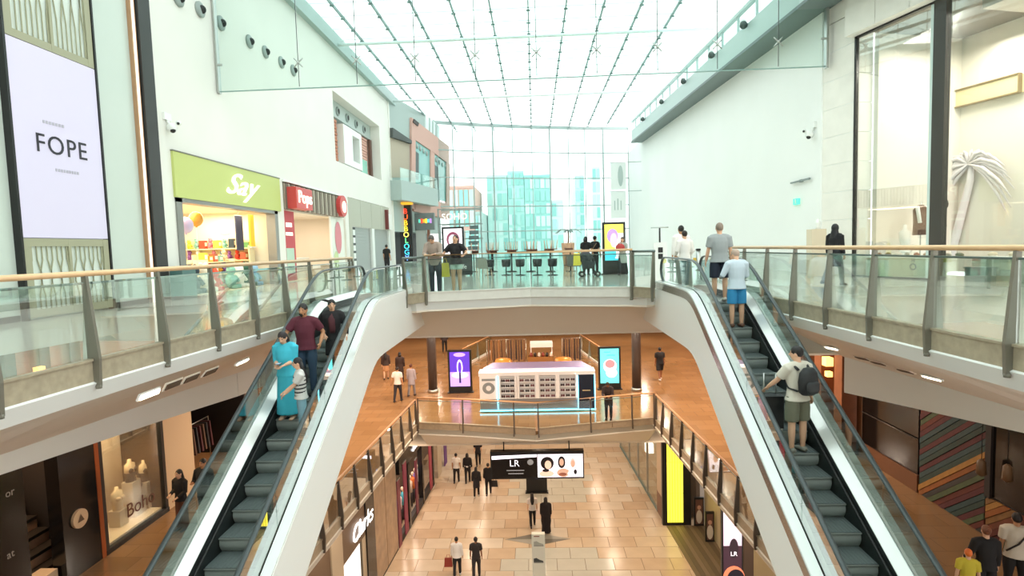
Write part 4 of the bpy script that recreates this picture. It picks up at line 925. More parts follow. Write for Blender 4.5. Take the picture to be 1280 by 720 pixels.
mb = MB(); sbox(mb, .2, SLEN+4, .1, 4.3, 8.1, 8.3, mat('taupe_ceiling', '#7f7466', .7)); sbox(mb, 3.2, 5.2, 1.2, 3.2, 7.7, 8.1, mat('ceiling_drop', '#c9bfae', .6)); S('ceiling', mb)
# stone pilaster and lintel built of separate blocks
pil = thing('pilaster', loc=(10.75, 20.8, 0), kind='structure')
PB = mat('white_stone_block', '#efece4', .5, noise=(2, .04))
for k in range(9):
    mb = MB(); mb.hexa([(10.5, 21.6, k*.98+.01), (10.88, 20.02, k*.98+.01), (11.6, 20.2, k*.98+.01), (11.2, 21.8, k*.98+.01)], [(10.5, 21.6, k*.98+.965), (10.88, 20.02, k*.98+.965), (11.6, 20.2, k*.98+.965), (11.2, 21.8, k*.98+.965)], PB); mb.build('stone_block', pil)
    mb = MB(); mb.hexa([(10.52, 21.58, k*.98-.02), (10.88, 20.06, k*.98-.02), (11.5, 20.2, k*.98-.02), (11.2, 21.7, k*.98-.02)], [(10.52, 21.58, k*.98+.01), (10.88, 20.06, k*.98+.01), (11.5, 20.2, k*.98+.01), (11.2, 21.7, k*.98+.01)], WHITE2); mb.build('joint', pil)
mb = MB(); mb.hexa([(10.5, 21.6, 8.83), (10.88, 20.02, 8.83), (11.6, 20.2, 8.83), (11.2, 21.8, 8.83)], [(10.5, 21.6, 14.05), (10.88, 20.02, 14.05), (11.6, 20.2, 14.05), (11.2, 21.8, 14.05)], PB); mb.build('stone_block', pil)
lin = thing('lintel', loc=(11.5, 18, 8), kind='structure')
for k in range(11):
    mb = MB(); sbox(mb, -.1+1.2*k+.01, -.1+1.2*k+1.19, -.35, .2, 8.0, 8.9, PB); mb.build('stone_block', lin)
    mb = MB(); sbox(mb, -.1+1.2*k+.01, -.1+1.2*k+1.19, -.25, .2, 8.91, 14.1, PB); mb.build('stone_block', lin)
t = thing('shop_window', 'full-height shop window with a thick black post showing a white palm', 'shop window', sp(3, 0, 0))
s_post = 4.0
pp, _ = onplane(1163, 300, C1, D1); s_post = (pp.xy-Vector(C1)).dot(cdv); pq, _ = onplane(1178, 300, C1, D1); s_p2 = (pq.xy-Vector(C1)).dot(cdv)
mb = MB(); sbox(mb, s_post, s_p2, -.06, .14, 0, 8.0, mat('graphite_post', '#3e3c38', .4)); mb.build('post', t)
mb = MB(); sbox(mb, 0, .07, -.03, .08, 0, 8.0, DARK); sbox(mb, 0, s_post, -.03, .08, 7.94, 8.0, DARK); sbox(mb, 0, s_post, -.03, .08, 0, .04, DARK); mb.build('frame', t)
mb = MB(); sbox(mb, .07, s_post, .02, .04, .04, 7.95, SHOPGL); mb.build('pane', t)
mb = MB(); sbox(mb, s_p2, SLEN+3.5, .02, .04, .0, 7.95, SHOPGL); mb.build('pane', t)
mb = MB(); sbox(mb, s_post-.14, s_post-.02, .0, .06, 0, 7.95, mat('pale_edge_glass', '#d5e6e2', .2)); mb.build('edge_strip', t)
lamp('palm_shop_lamp', tuple(sp(2.5, 2.2, 7.6)), (3, 3), 115, '#fff5e8'); lamp('palm_shop_lamp', tuple(sp(7.5, 2.2, 7.6)), (3, 3), 115, '#fff5e8')
# display plinths
SAGE = mat('sage_plinth', '#b9c4b0', .5)
t = thing('display_plinth', 'long low sage green display plinth behind the first palm shop pane', 'plinth', sp(1.6, .6, 0))
mb = MB(); sbox(mb, .25, s_post-.3, .3, 1.0, 0, .62, SAGE); mb.build('body', t)
mb = MB(); sbox(mb, .2, s_post-.25, .25, 1.05, .62, .66, WHITE2); mb.build('top', t)
mb = MB(); c = sp(s_post-.8, .28, .35); mb.text('O', .3, mat('navy_ink', '#3a4a78', .5), frame_mtx(c, cdv.to_3d()*1, UZ), .003); mb.text('H', .16, mat('navy_ink'), frame_mtx(sp(s_post-.8, .28, .55), cdv.to_3d(), UZ), .003); mb.build('lettering', t)
t = thing('display_plinth', 'long low sage green display plinth behind the second palm shop pane', 'plinth', sp(5.5, 1.2, 0))
mb = MB(); sbox(mb, s_p2+.15, s_p2+3.4, .9, 1.6, 0, .62, SAGE); mb.build('body', t)
mb = MB(); sbox(mb, s_p2+.1, s_p2+3.45, .85, 1.65, .62, .66, WHITE2); mb.build('top', t)
for k, (s_, c_) in enumerate(((s_p2+.7, 'beside the thick black post'), (s_p2+3.0, 'at the far end of the second plinth'))):
    t = thing('floor_box', 'small dark teal box on the shop floor '+c_, 'box', sp(s_, .45, 0)); mb = MB(); sbox(mb, s_-.28, s_+.28, .3, .7, 0, .36, mat('teal_grey_box', '#6f8480', .5)); mb.build('body', t); mb = MB(); sbox(mb, s_-.3, s_+.3, .28, .72, .36, .4, MATS['teal_grey_box']); mb.build('lid', t)
rn = random.Random(11)
for i in range(9):
    s_ = .5+.34*i; c_ = ['#b7977c', '#6b5a4c', '#d8cfc0', '#8c8f78', '#a86a52'][i % 5]; t = thing('display_shoe', ['tan', 'dark brown', 'ivory', 'olive', 'rust'][i % 5]+' shoe laid out on the first sage plinth', 'shoe', sp(s_, .6, .66), 'shoes on the first plinth'); m = mat('shoe'+c_, c_, .5)
    mb = MB(); mb.ball(sp(s_, .6, .73), (.13, .06, .07), m, 10, 6, Matrix.Rotation(rn.uniform(0, 3), 4, 'Z')); mb.build('upper', t)
    mb = MB(); mb.lathe(sp(s_, .6, .66), [(.11, 0), (.11, .03)], WHITE2, 10); mb.build('sole', t)
for i in range(5):
    s_ = s_p2+.5+.55*i; t = thing('display_shoe', 'small pale shoe laid out on the second sage plinth', 'shoe', sp(s_, 1.2, .66), 'shoes on the second plinth')
    mb = MB(); mb.ball(sp(s_, 1.2, .73), (.14, .07, .07), mat('shoe_pale', '#d8cbb4', .5), 10, 6); mb.build('upper', t); mb = MB(); mb.lathe(sp(s_, 1.2, .66), [(.11, 0), (.11, .03)], WHITE2, 10); mb.build('sole', t)
# brown jacket on a stand, white bust
c = sp(s_post-.35, 1.9, 0); c2, _ = onplane(1151, 275, (C1[0]+cn.x*1.9, C1[1]+cn.y*1.9), (D1[0]+cn.x*1.9, D1[1]+cn.y*1.9))
t = thing('clothes_stand', 'brown and white jacket hung on a stand inside the palm shop', 'jacket', (c2.x, c2.y, 0))
mb = MB(); mb.tube([(c2.x, c2.y, 0), (c2.x, c2.y, c2.z+.6)], .02, STEEL, 6); mb.lathe((c2.x, c2.y, 0), [(.2, 0), (.2, .02)], STEEL, 12); mb.build('stand', t)
mb = MB(); mb.tube([(c2.x, c2.y, c2.z-.5), (c2.x, c2.y, c2.z-.1), (c2.x, c2.y, c2.z+.35), (c2.x, c2.y, c2.z+.5)], [(.26, .14), (.24, .13), (.26, .12), (.08, .07)], mat('brown_wool', '#6a4d40', .8), 12); mb.build('jacket', t)
mb = MB(); mb.tube([(c2.x-.12, c2.y-.14, c2.z-.1), (c2.x-.2, c2.y-.12, c2.z+.45)], .06, WHITE2, 8); mb.build('scarf', t)
c2, _ = onplane(1131, 300, (C1[0]+cn.x*1.5, C1[1]+cn.y*1.5), (D1[0]+cn.x*1.5, D1[1]+cn.y*1.5))
t = thing('display_bust', 'white display bust on a white stand inside the palm shop', 'bust', (c2.x, c2.y, 0))
mb = MB(); mb.tube([(c2.x, c2.y, 0), (c2.x, c2.y, 1.0)], .16, WHITE2, 12); mb.build('stand', t)
mb = MB(); mb.tube([(c2.x, c2.y, 1.0), (c2.x, c2.y, 1.25), (c2.x, c2.y, 1.45), (c2.x, c2.y, 1.55), (c2.x, c2.y, 1.7)], [(.14, .1), (.19, .12), (.2, .11), (.06, .06), (.05, .05)], WHITE2, 12); mb.build('torso', t)
for i, py in enumerate((255, 282)):
    c2, _ = onplane(1180, py, (C1[0]+cn.x*2.6, C1[1]+cn.y*2.6), (D1[0]+cn.x*2.6, D1[1]+cn.y*2.6))
    t = thing('wall_hook_item', ['dark leafy bunch hung behind the thick black post', 'small dark tag hung behind the thick black post'][i], 'decoration', c2)
    mb = MB(); mb.ball(c2, (.14-.07*i, .1, .2-.1*i), mat('dark_green_leaf', '#2c3a30', .6), 9, 6); mb.build('bunch', t); mb = MB(); mb.tube([c2, c2+Vector((0, 0, .5))], .01, STEEL, 5); mb.build('cord', t)
# white palm relief on the back wall
PAL = mat('lilac_white_relief', '#ebe4e6', .6)
BA = (C1[0]+cn.x*4.1, C1[1]+cn.y*4.1); BB = (D1[0]+cn.x*4.1, D1[1]+cn.y*4.1)
t0, _ = onplane(1192, 305, BA, BB); t1, _ = onplane(1213, 225, BA, BB); top, _ = onplane(1214, 205, BA, BB)
t = thing('palm_relief', 'tall lilac-white palm tree relief on the cream back wall of the shop', 'wall decoration', (t0.x, t0.y, 0))
base = t0+(t0-t1)*.6; base.z = max(base.z, 0)
mb = MB(); mb.tube([base, t0, t1, top], [.16, .14, .11, .08], PAL, 10); mb.build('trunk', t)
for i in range(22):
    a = -.5+4.2*i/21
    d = cdv.to_3d()*math.cos(a)+UZ*math.sin(a); l = 1.45
    pts = [top+d*(l*s)+UZ*(-1.15*s*s) - cn.to_3d()*(.05+.05*(i % 3)) for s in (0, .35, .7, 1)]
    mb = MB(); mb.tube(pts, [.03, .06, .05, .01], PAL, 6, ref=(0, 0, 1)); mb.build('frond', t)
mb = MB(); fz0 = onplane(1178, 132, BA, BB)[0].z; fz1 = onplane(1178, 118, BA, BB)[0].z
t = thing('wall_frame', 'long narrow pale gold frame on the back wall above the palm relief', 'frame', (top.x, top.y, fz0))
pa_, _ = onplane(1178, 125, BA, BB); s0 = (pa_.xy-Vector(BA)).dot(cdv); pb_, _ = onplane(1277, 108, BA, BB); s1 = (pb_.xy-Vector(BA)).dot(cdv); zc = (pa_.z+pb_.z)/2
mb = MB(); sbox(mb, s0, s1, 4.02, 4.2, zc-.28, zc+.28, mat('pale_gold_panel', '#e2d2a8', .4)); mb.build('panel', t)
mb = MB(); FR = mat('frame_brown', '#8d7a55', .5)
for z in (zc-.29, zc+.29): sbox(mb, s0, s1, 3.96, 4.1, z-.02, z+.02, FR)
for s_ in (s0, s1): sbox(mb, s_-.02, s_+.02, 3.96, 4.1, zc-.3, zc+.3, FR)
mb.build('frame', t)
# counter kiosk with lamp behind the hooded woman, exit sign, wall bar
q = onz(1020, 345, 0); t = thing('reception_stand', 'pale beige stand with a white lamp against the white wall', 'stand', (q.x, q.y, 0))
mb = MB(); mb.span((q.x-.25, q.y-.2, 0), (q.x+.25, q.y+.2, 1.65), mat('beige_stand', '#dccdb4', .5)); mb.build('body', t)
mb = MB(); mb.lathe((q.x+.05, q.y, 1.65), [(.1, 0), (.06, .1), (.1, .2), (.03, .35)], WHITE2, 12); mb.build('lamp', t)
p = onx(997, 252, 10.5); t = thing('exit_sign', 'small green running-figure exit sign on the white wall', 'sign', (10.45, p.y, p.z))
mb = MB(); mb.span((10.42, p.y-.22, p.z-.12), (10.5, p.y+.22, p.z+.12), mat('exit_green', '#4fc9a4', .5, 0, .5)); b_ = mb.build('panel', t)
mb = MB(); mb.ball((10.41, p.y, p.z+.06), .03, WHITE2, 8, 6)
for a, b in (((0, .03), (.02, -.03)), ((.02, -.03), (.08, -.08)), ((.02, -.03), (-.05, -.08)), ((0, .02), (.08, .01)), ((0, .02), (-.07, .0))): mb.tube([(10.41, p.y-a[0], p.z+a[1]), (10.41, p.y-b[0], p.z+b[1])], .012, WHITE2, 5)
mb.build('running_figure', b_)
p = onx(1003, 226, 10.5); t = thing('wall_bracket', 'thin dark horizontal bracket on the white wall above the exit sign', 'bracket', (10.45, p.y, p.z)); mb = MB(); mb.span((10.38, p.y-.8, p.z-.03), (10.44, p.y+.8, p.z+.03), mat('bracket_grey', '#7d8886', .4)); mb.build('bar', t); mb = MB(); mb.span((10.42, p.y-.1, p.z-.05), (10.5, p.y+.1, p.z+.05), MATS['bracket_grey']); mb.build('plate', t)
# two banners at the far end of the white wall
for (px, py, hh, lb_) in ((773, 220, 2.6, 'pale grey hanging banner with a soft curve near the end glazing'), (773, 256, 2.6, 'pale hanging banner with a grey emblem below the curved one')):
    p = ony(px, py, 56); t = thing('hanging_banner', lb_, 'banner', (p.x, 56, p.z-hh/2))
    mb = MB(); mb.span((p.x-.75, 56, p.z-hh/2), (p.x+.75, 56.04, p.z+hh/2), mat('banner_white', '#e9efed', .6)); b_ = mb.build('cloth', t)
    mb = MB()
    if py < 240: mb.disc((p.x+.2, 55.99, p.z), (.25, 1.0), mat('banner_grey', '#b3c2bf', .6), UX, UZ)
    else:
        for k in range(3): mb.span((p.x-.4+.3*k, 55.98, p.z-.5), (p.x-.3+.3*k, 56, p.z+.6-.2*abs(k-1)), MATS['banner_grey'])
    mb.build('emblem', b_)
    mb = MB(); mb.tube([(p.x-.9, 56.02, p.z+hh/2), (10.5, 56.02, p.z+hh/2)], .03, MUL, 6); mb.build('rod', t)
# ================================================================ city beyond the end glazing
mb = MB(); mb.span((-120, 66, -12.6), (120, 260, -12.3), mat('street', '#9aa09c', .8)); S('ground_outside', mb)
TE = [mat('facade'+c, c, .4) for c in ('#a5d6d0', '#93ccc5', '#b9e0da', '#86c2bd', '#c8e4e0')]  # pale tints: distance haze is put into the facade colours
rn = random.Random(9)
def tower(px0, px1, pyt, Y, label, cols, rows, base_m, win=True, depth=14):
    a = ony(px0, pyt, Y); b = ony(px1, pyt, Y); z1 = a.z; t = thing('building', label, 'building', ((a.x+b.x)/2, Y, -12.3))
    mb = MB(); mb.span((a.x, Y, -12.3), (b.x, Y+depth, z1), base_m); mb.build('walls', t)
    mb = MB(); mb.span((a.x, Y-.1, z1), (b.x, Y+depth, z1+.4), base_m); mb.build('roof', t)
    W = (b.x-a.x)/cols; H = (z1+2)/rows
    for i in range(cols):
        for j in range(rows):
            mb = MB(); mb.span((a.x+W*i+.12*W, Y-.12, -2+H*j+.12*H), (a.x+W*(i+1)-.12*W, Y+.02, -2+H*(j+1)-.08*H), TE[rn.randrange(5)]); mb.build('window', t)
tower(608, 633.5, 222, 100, 'pale teal glass office tower with a light edge beyond the end glazing', 4, 6, TE[2])
tower(634, 654.5, 217, 100, 'teal glass tower with broad bands in the middle of the end glazing', 4, 7, TE[0])
tower(655, 687.5, 222, 100, 'twin-topped teal tower next to the banded one', 5, 7, TE[1])
tower(688, 704, 253, 100, 'short pale teal annexe right beside the twin-topped tower', 2, 4, TE[4])
tower(719, 730, 222, 110, 'slim pale teal tower standing alone near the banners', 2, 7, TE[2])
tower(740, 750, 210, 150, 'hazy pale slim tower far behind the banners', 2, 7, mat('hazy', '#d5e6e4', .6))  # haze painted as the wall colour
tower(560, 592, 236, 90, 'low pink-topped building with teal windows behind the pergola', 5, 4, PINK)
tower(593, 602, 268, 90, 'small grey block between the pergola and the teal tower', 2, 3, mat('grey_block', '#a9bdb9', .6))
# ================================================================ middle level, lingerie shop side
XM = -10.9
BLKG = mat('gloss_black', '#151414', .15); NEARB = mat('dark_interior', '#241f1d', .6); TAN = mat('tan_interior', '#b08c68', .6)
S('wall_lingerie_shop', MB().span((-14.2, 4, L1), (-14.0, 20.6, -1.6), TAN))
for y in (15.65, 13.1, 20.5): S('wall_lingerie_shop_side', MB().span((-14, y, L1), (-11.0, y+.1, -1.6), NEARB))
mb = MB(); mb.span((-14, 4, -2.25), (-10.9, 20.5, -2.15), SOFF); S('ceiling', mb)
mb = MB(); mb.span((-14, 4, L1-.1), (-11.0, 20.5, L1), mat('shop_wood_floor', '#a5764c', .3)); S('floor', mb)
# black shop front in the corner of the view
t = thing('black_storefront', 'gloss black shop front panels with pale logos at the stair opening', 'shop front', (XM, 9, L1))
for a, b in ((6.0, 8.6), (8.65, 11.25)):
    mb = MB(); mb.span((-11.1, a, L1), (XM, b, -2.27), BLKG); mb.build('panel', t)
for (px, py, s_) in ((12, 616, 'or'), (13, 693, 'at')):
    p = onx(px, py, XM); mb = MB(); mb.text(s_, .22, mat('silver_ink', '#9a948c', .4), frame_mtx((XM+.006, p.y, p.z), (0, 1, 0), (0, 0, 1)), .003); mb.build('logo', t)
# stair-like lit shelves seen through the opening
t = thing('display_steps', 'warm lit stepped display with dark edges inside the black shop front', 'display', (-12.6, 11.7, L1))
for k in range(8):
    mb = MB(); mb.span((-11.5-.28*k, 10.6, L1+.3*k), (-11.5-.28*(k+1), 13.0, L1+.3*k+.22), mat('step_tan', '#c49a78', .5)); mb.build('step', t)
    mb = MB(); mb.span((-11.48-.28*k, 10.6, L1+.3*k+.22), (-11.5-.28*(k+1), 13.0, L1+.3*k+.3), NEARB); mb.build('edge', t)
mb = MB(); mb.span((-11.45, 11.3, L1), (-11.05, 12.05, L1+.4), mat('cream_plinth', '#dcc5a8', .5)); mb.build('plinth', t)
lamp('display_lamp', (-12.2, 11.8, -2.4), (1, 1), 30, WARMC)
# black pillar with round emblem
t = thing('shop_pillar', 'gloss black pillar with a round pale emblem beside the lingerie window', 'pillar', (XM, 12.7, L1))
mb = MB(); mb.span((-11.2, 12.1, L1), (XM+.02, 13.15, -2.2), BLKG); mb.build('shaft', t)
p = onx(98, 648, XM+.02)
mb = MB(); mb.tube([(XM+.02, p.y, p.z), (XM+.08, p.y, p.z)], .22, mat('emblem_cream', '#c9ac8c', .4), 24, smooth=False); e_ = mb.build('emblem', t)
mb = MB(); mb.add([(XM+.085, p.y-.1, p.z-.07), (XM+.085, p.y+.1, p.z-.07), (XM+.085, p.y, p.z+.11)], [(0, 1, 2)], mat('emblem_brown', '#5a4434', .5)); mb.build('triangle', e_)
mb = MB(); mb.span((XM-.02, 13.15, L1), (XM+.03, 13.28, -2.2), mat('copper_trim', '#b0643c', .3, .7)); mb.build('copper_edge', t)
# lingerie window
t = thing('shop_window', 'black framed lingerie shop window lettered Boho', 'shop window', (XM, 14.5, L1))
mb = MB(); mb.span((-11.0, 13.28, L1), (XM+.02, 13.4, -2.2), DARK); mb.span((-11.0, 15.6, L1), (XM+.02, 15.72, -2.2), DARK); mb.span((-11.0, 13.28, L1), (XM+.04, 15.72, L1+.12), DARK); mb.build('frame', t)
mb = MB(); mb.span((XM-.04, 13.4, L1+.12), (XM-.02, 15.6, -2.3), SHOPGL); pn = mb.build('pane', t)
mb = MB(); mb.text('Boho', .52, mat('boho_brown', '#5a2f1e', .5), frame_mtx((XM-.01, 14.65, L1+.72), (0, 1, 0), (0, 0, 1)), .004); mb.build('lettering', pn)
mb = MB(); mb.span((-11.9, 13.25, L1), (-11.02, 15.6, L1+.16), mat('window_bed', '#e6d6bc', .5)); mb.build('display_bed', t)
mb = MB(); mb.span((-12.2, 13.25, L1+.1), (-12.1, 15.6, -2.3), mat('window_back', '#c7b49c', .6)); mb.span((-12.1, 13.9, -5), (-12.08, 14.4, -2.6), mat('print_green', '#7f8c7c', .6)); mb.build('back_panel', t)
lamp('window_lamp', (-11.5, 14.5, -2.4), (.6, 2), 55, '#ffdcae')
BUST = mat('bust_cream', '#e9d3ae', .5)
def bust(px, py, y_off, h, dark, label):
    p = onx(px, py, -11.5); t = thing('mannequin_bust', label, 'mannequin', (-11.5, p.y, L1+.16)); x, y, z = -11.5, p.y, p.z
    mb = MB(); mb.span((x-.16, y-.16, L1+.16), (x+.16, y+.16, z-.42), mat('bust_plinth', '#cdbfa8', .5)); mb.build('plinth', t)
    mb = MB(); mb.tube([(x, y, z-.42), (x, y, z-.3), (x, y, z-.12), (x, y, z+.06), (x, y, z+.12), (x, y, z+.2)], [(.12, .14), (.1, .13), (.12, .17), (.09, .18), (.05, .06), (.045, .05)], BUST, 12); mb.build('torso', t)
    m = mat('lingerie_black', '#2a2422', .6) if dark else mat('lingerie_ivory', '#d9c0a0', .6)
    mb = MB()
    for s in (-1, 1): mb.ball((x+.09, y+s*.075, z-.1), (.06, .075, .065), m, 9, 6); mb.tube([(x+.09, y+s*.08, z-.05), (x+.03, y+s*.1, z+.07)], .01, m, 5)
    if dark: mb.tube([(x, y, z-.42), (x, y, z-.3), (x, y, z-.15)], [(.128, .148), (.108, .138), (.128, .175)], m, 12)
    mb.build('garment', t)
bust(146, 618, 0, 1, False, 'cream mannequin bust in ivory lingerie nearest the black pillar')
bust(162, 583, 0, 1, True, 'cream mannequin bust with long dark bodice, tallest in the lingerie window')
bust(169, 603, 0, 1, True, 'small cream mannequin bust in black lingerie in the middle of the window')
bust(180, 583, 0, 1, True, 'cream mannequin bust in black swimsuit at the far end of the window')
t = thing('draped_fabric', 'orange draped fabric hanging at the side of the lingerie window', 'fabric', (-11.75, 13.5, L1+1.6))
for k in range(4):
    mb = MB(); y = 13.45+.09*k; mb.tube([(-11.75, y, -2.3), (-11.7+.04*(k % 2), y+.02, -3.2), (-11.72, y+.05*k, L1+1.6+.1*k)], [(.05, .05), (.07, .08), (.05, .1)], mat('orange_cloth', '#c2602a', .7), 8); mb.build('fold', t)
# cream wall then a dark opening
mb = MB(); mb.span((-11.2, 15.72, L1), (XM, 17.1, -1.6), mat('cream_wall', '#d9bd98', .6)); S('wall_left_cream', mb)
mb = MB(); mb.span((-13.9, 17.1, L1), (-13.8, 20.5, -1.6), NEARB); mb.span((-13.8, 17.1, L1), (-11, 17.2, -1.6), NEARB); S('wall_dark_shop', mb)
t = thing('garment_rail', 'dark clothes rail inside the dim shop past the cream wall', 'clothes rail', (-12, 18.8, L1))
mb = MB(); mb.tube([(-12, 17.8, L1), (-12, 17.8, L1+1.6), (-12, 19.8, L1+1.6), (-12, 19.8, L1)], .02, STEEL, 6); mb.build('frame', t)
for k in range(9):
    mb = MB(); y = 17.95+.2*k; mb.hexa([(-12.25, y, L1+.6), (-11.75, y, L1+.6), (-11.75, y+.09, L1+.6), (-12.25, y+.09, L1+.6)], [(-12.18, y+.02, L1+1.5), (-11.82, y+.02, L1+1.5), (-11.82, y+.07, L1+1.5), (-12.18, y+.07, L1+1.5)], mat(['cloth_brown', 'cloth_char', 'cloth_wine'][k % 3], ['#5a4030', '#2c2a2c', '#4c2428'][k % 3], .8)); mb.build('garment', t)
# ================================================================ middle level, coloured plank wall side
XP = 10.85
t = thing('wall_right_planks', loc=(XP, 15.3, L1), kind='structure')
mb = MB(); mb.span((XP+.02, 13.9, L1), (XP+.2, 16.35, -1.6), NEARB); mb.span((XP+.02, 10, L1), (XP+.2, 13.9, L1+1.05), NEARB); mb.build('backing', t)
PLC = ['#5e2b22', '#8a5226', '#2f4648', '#48553a', '#6c3a26', '#a0743a', '#522529', '#383432', '#7d5a33', '#2a3f39']
def clip(poly, a, b, c):     # keep a*y+b*z<=c
    out = []
    for i in range(len(poly)):
        p, q = poly[i], poly[(i+1) % len(poly)]; fp_, fq = a*p[0]+b*p[1]-c, a*q[0]+b*q[1]-c
        if fp_ <= 0: out.append(p)
        if fp_*fq < 0: s = fp_/(fp_-fq); out.append((p[0]+(q[0]-p[0])*s, p[1]+(q[1]-p[1])*s))
    return out
rn = random.Random(21)
def planks(y0, y1, z0, z1, n, w):
    # boards rise towards the back of the hall
    dy, dz = math.cos(R(38)), math.sin(R(38)); cnt = 0; s = -6
    k = 0
    while s < 8:
        # strip in coordinates: across = -sin*y + cos*z ; y measured from y0, z from z0
        L_ = 9; c0 = s; c1 = s+w-.012
        def pt(al, ac): return (y1-y0-(al*dy-ac*dz), al*dz+ac*dy)
        poly = [pt(-L_, c0), pt(L_, c0), pt(L_, c1), pt(-L_, c1)]
        for a, b, c in ((1, 0, y1-y0), (-1, 0, 0), (0, 1, z1-z0), (0, -1, 0)): poly = clip(poly, a, b, c) if len(poly) > 2 else poly
        if len(poly) > 2:
            ar = abs(sum(poly[i][0]*poly[(i+1) % len(poly)][1]-poly[(i+1) % len(poly)][0]*poly[i][1] for i in range(len(poly))))/2
            if ar > .01:
                th = .03+.03*rn.random(); mb = MB(); mb.extr([(XP+.02, y0+p[0], z0+p[1]) for p in poly], (-th, 0, 0), mat('plank'+PLC[k % 10], PLC[k % 10], .6, noise=(5, .2))); mb.build('plank', t)
        s += w; k = (k+3+rn.randrange(2)) % 10
planks(13.95, 16.3, L1, -1.7, 0, .135); planks(10.2, 13.9, L1, L1+1.0, 0, .135)
t = thing('dark_storefront', 'dark unlit shop front with a thin rail between brown columns', 'shop front', (XP, 17.8, L1))
mb = MB(); mb.span((XP, 16.4, L1+.5), (XP+.1, 19.2, -1.6), mat('dim_glass', '#171412', .12)); mb.build('glazing', t)
mb = MB(); mb.span((XP-.05, 16.35, L1), (XP+.2, 19.25, L1+.5), mat('brown_stall_riser', '#6a4328', .6)); mb.build('stall_riser', t)
mb = MB(); mb.tube([(XP-.04, 16.45, L1+1.55), (XP-.04, 19.15, L1+1.55)], .02, mat('dull_steel', '#5d5650', .4, .6), 6); mb.build('rail', t)
t = thing('dark_storefront', 'dark shop window with two faint hanging lamps above the plank dado', 'shop front', (XP, 12, L1))
mb = MB(); mb.span((XP, 8, L1+1.05), (XP+.1, 13.85, -2.2), MATS['dim_glass']); mb.build('glazing', t)
mb = MB(); mb.span((XP-.06, 13.75, L1+1.0), (XP+.1, 13.92, -2.2), NEARB); mb.build('jamb', t)
mb = MB(); mb.tube([(XP-.04, 8, -3.0), (XP-.04, 13.7, -3.0)], .03, MATS['dull_steel'], 6); mb.build('rail', t)
for (px, py) in ((1232, 585), (1265, 592)):
    p = onx(px, py, XP-.2); t = thing('pendant_lamp', 'faint amber pendant lamp hanging before the dark shop window'+(' near the plank wall' if px < 1250 else ' further from the plank wall'), 'lamp', (XP-.3, p.y, p.z))
    mb = MB(); mb.lathe((XP-.3, p.y, p.z-.2), [(.03, 0), (.11, .06), (.09, .36), (.03, .42)], mat('amber_shade', '#5f452c', .4, 0, .03), 12); mb.build('shade', t); mb = MB(); mb.tube([(XP-.3, p.y, p.z+.2), (XP-.3, p.y, -2.15)], .008, DARK, 5); mb.build('cord', t)
# brown timber columns beyond
for k, (y, lb_) in enumerate(((19.6, 'tall brown timber column next to the dark unlit shop front'), (21.0, 'tall brown timber column one bay past the dark shop front'), (22.4, 'tall brown timber column two bays past the dark shop front'))):
    t = thing('timber_column', lb_, 'column', (10.5, y, L1)); mb = MB(); mb.span((10.25, y-.25, L1+.12), (10.75, y+.25, -1.62), mat('brown_timber_col', '#7d4a2c', .5, noise=(4, .15))); mb.build('shaft', t)
    mb = MB(); mb.span((10.2, y-.3, L1), (10.8, y+.3, L1+.12), NEARB); mb.build('base', t)
t = thing('wall_lamp', 'glowing amber wall lamp beside the brown timber columns', 'lamp', (10.2, 19.3, -3)); p = onx(1014, 450, 10.2)
mb = MB(); mb.box((10.2, 20.2, -3.0), (.25, .3, .3), mat('amber_lamp', '#ffb860', .5, 0, 1.3)); mb.build('shade', t); mb = MB(); mb.box((10.24, 20.2, -3.45), (.18, .2, .18), MATS['amber_lamp']); mb.build('lower_shade', t)
# recessed soffit slots and lights
def soffit(px, py):
    """where the ray through a pixel meets the sloping soffit; returns point and surface matrix"""
    d = ray(px, py); t = 3.0; left = px < 640
    def zs(x, y):
        e = (xl(y)-.10) if left else (xr(y)+.10); b = (max(bL(y), -10.8) if left else min(bR(y), 10.6)); u = (x-e)/(b-e); return -.37+(ztop(y, left)+.37)*u
    while t < 60:
        p = CAM+d*t
        if p.z < zs(p.x, p.y) + .0: t += .01
        else: break
        t += 0
    lo, hi = 1.0, 60.0; best = None; t = 3.0; prev = None
    while t < 40:
        p = CAM+d*t; f = p.z-zs(p.x, p.y)
        e = (xl(p.y)-.10) if left else (xr(p.y)+.10)
        inside = (p.x < e) if left else (p.x > e)
        if inside and prev is not None and prev < 0 <= f: best = p; break
        prev = f if inside else -1; t += .01
    p = best if best else CAM+d*9
    dx = .1; dzx = (zs(p.x+dx, p.y)-zs(p.x, p.y))/dx; dzy = (zs(p.x, p.y+dx)-zs(p.x, p.y))/dx
    return p, frame_mtx((0, 0, 0), (1, 0, dzx), Vector((0, 1, dzy))-Vector((1, 0, dzx)).normalized()*Vector((0, 1, dzy)).dot(Vector((1, 0, dzx)).normalized()))
SLG = mat('slot_glow', '#fff0d0', .5, 0, 2.5)
for (px, py, lb_) in ((185, 492, 'short glowing slot light in the soffit below the light box walkway'), (302, 451, 'short glowing slot light in the soffit near the descending escalator'), (1040, 434, 'short glowing slot light in the soffit near the ascending escalator'), (1165, 471, 'short glowing slot light in the soffit below the palm shop walkway')):
    p, M_ = soffit(px, py); t = thing('slot_light', lb_, 'ceiling light', p)
    mb = MB(); mb.box(p-M_.to_3x3() @ Vector((0, 0, .03)), (.07, .4, .03), SLG, mtx=M_); mb.build('lens', t); mb = MB(); mb.box(p-M_.to_3x3() @ Vector((0, 0, .012)), (.11, .45, .03), WHITE2, mtx=M_); mb.build('trim', t)
VD = mat('vent_dark', '#5a4636', .6)
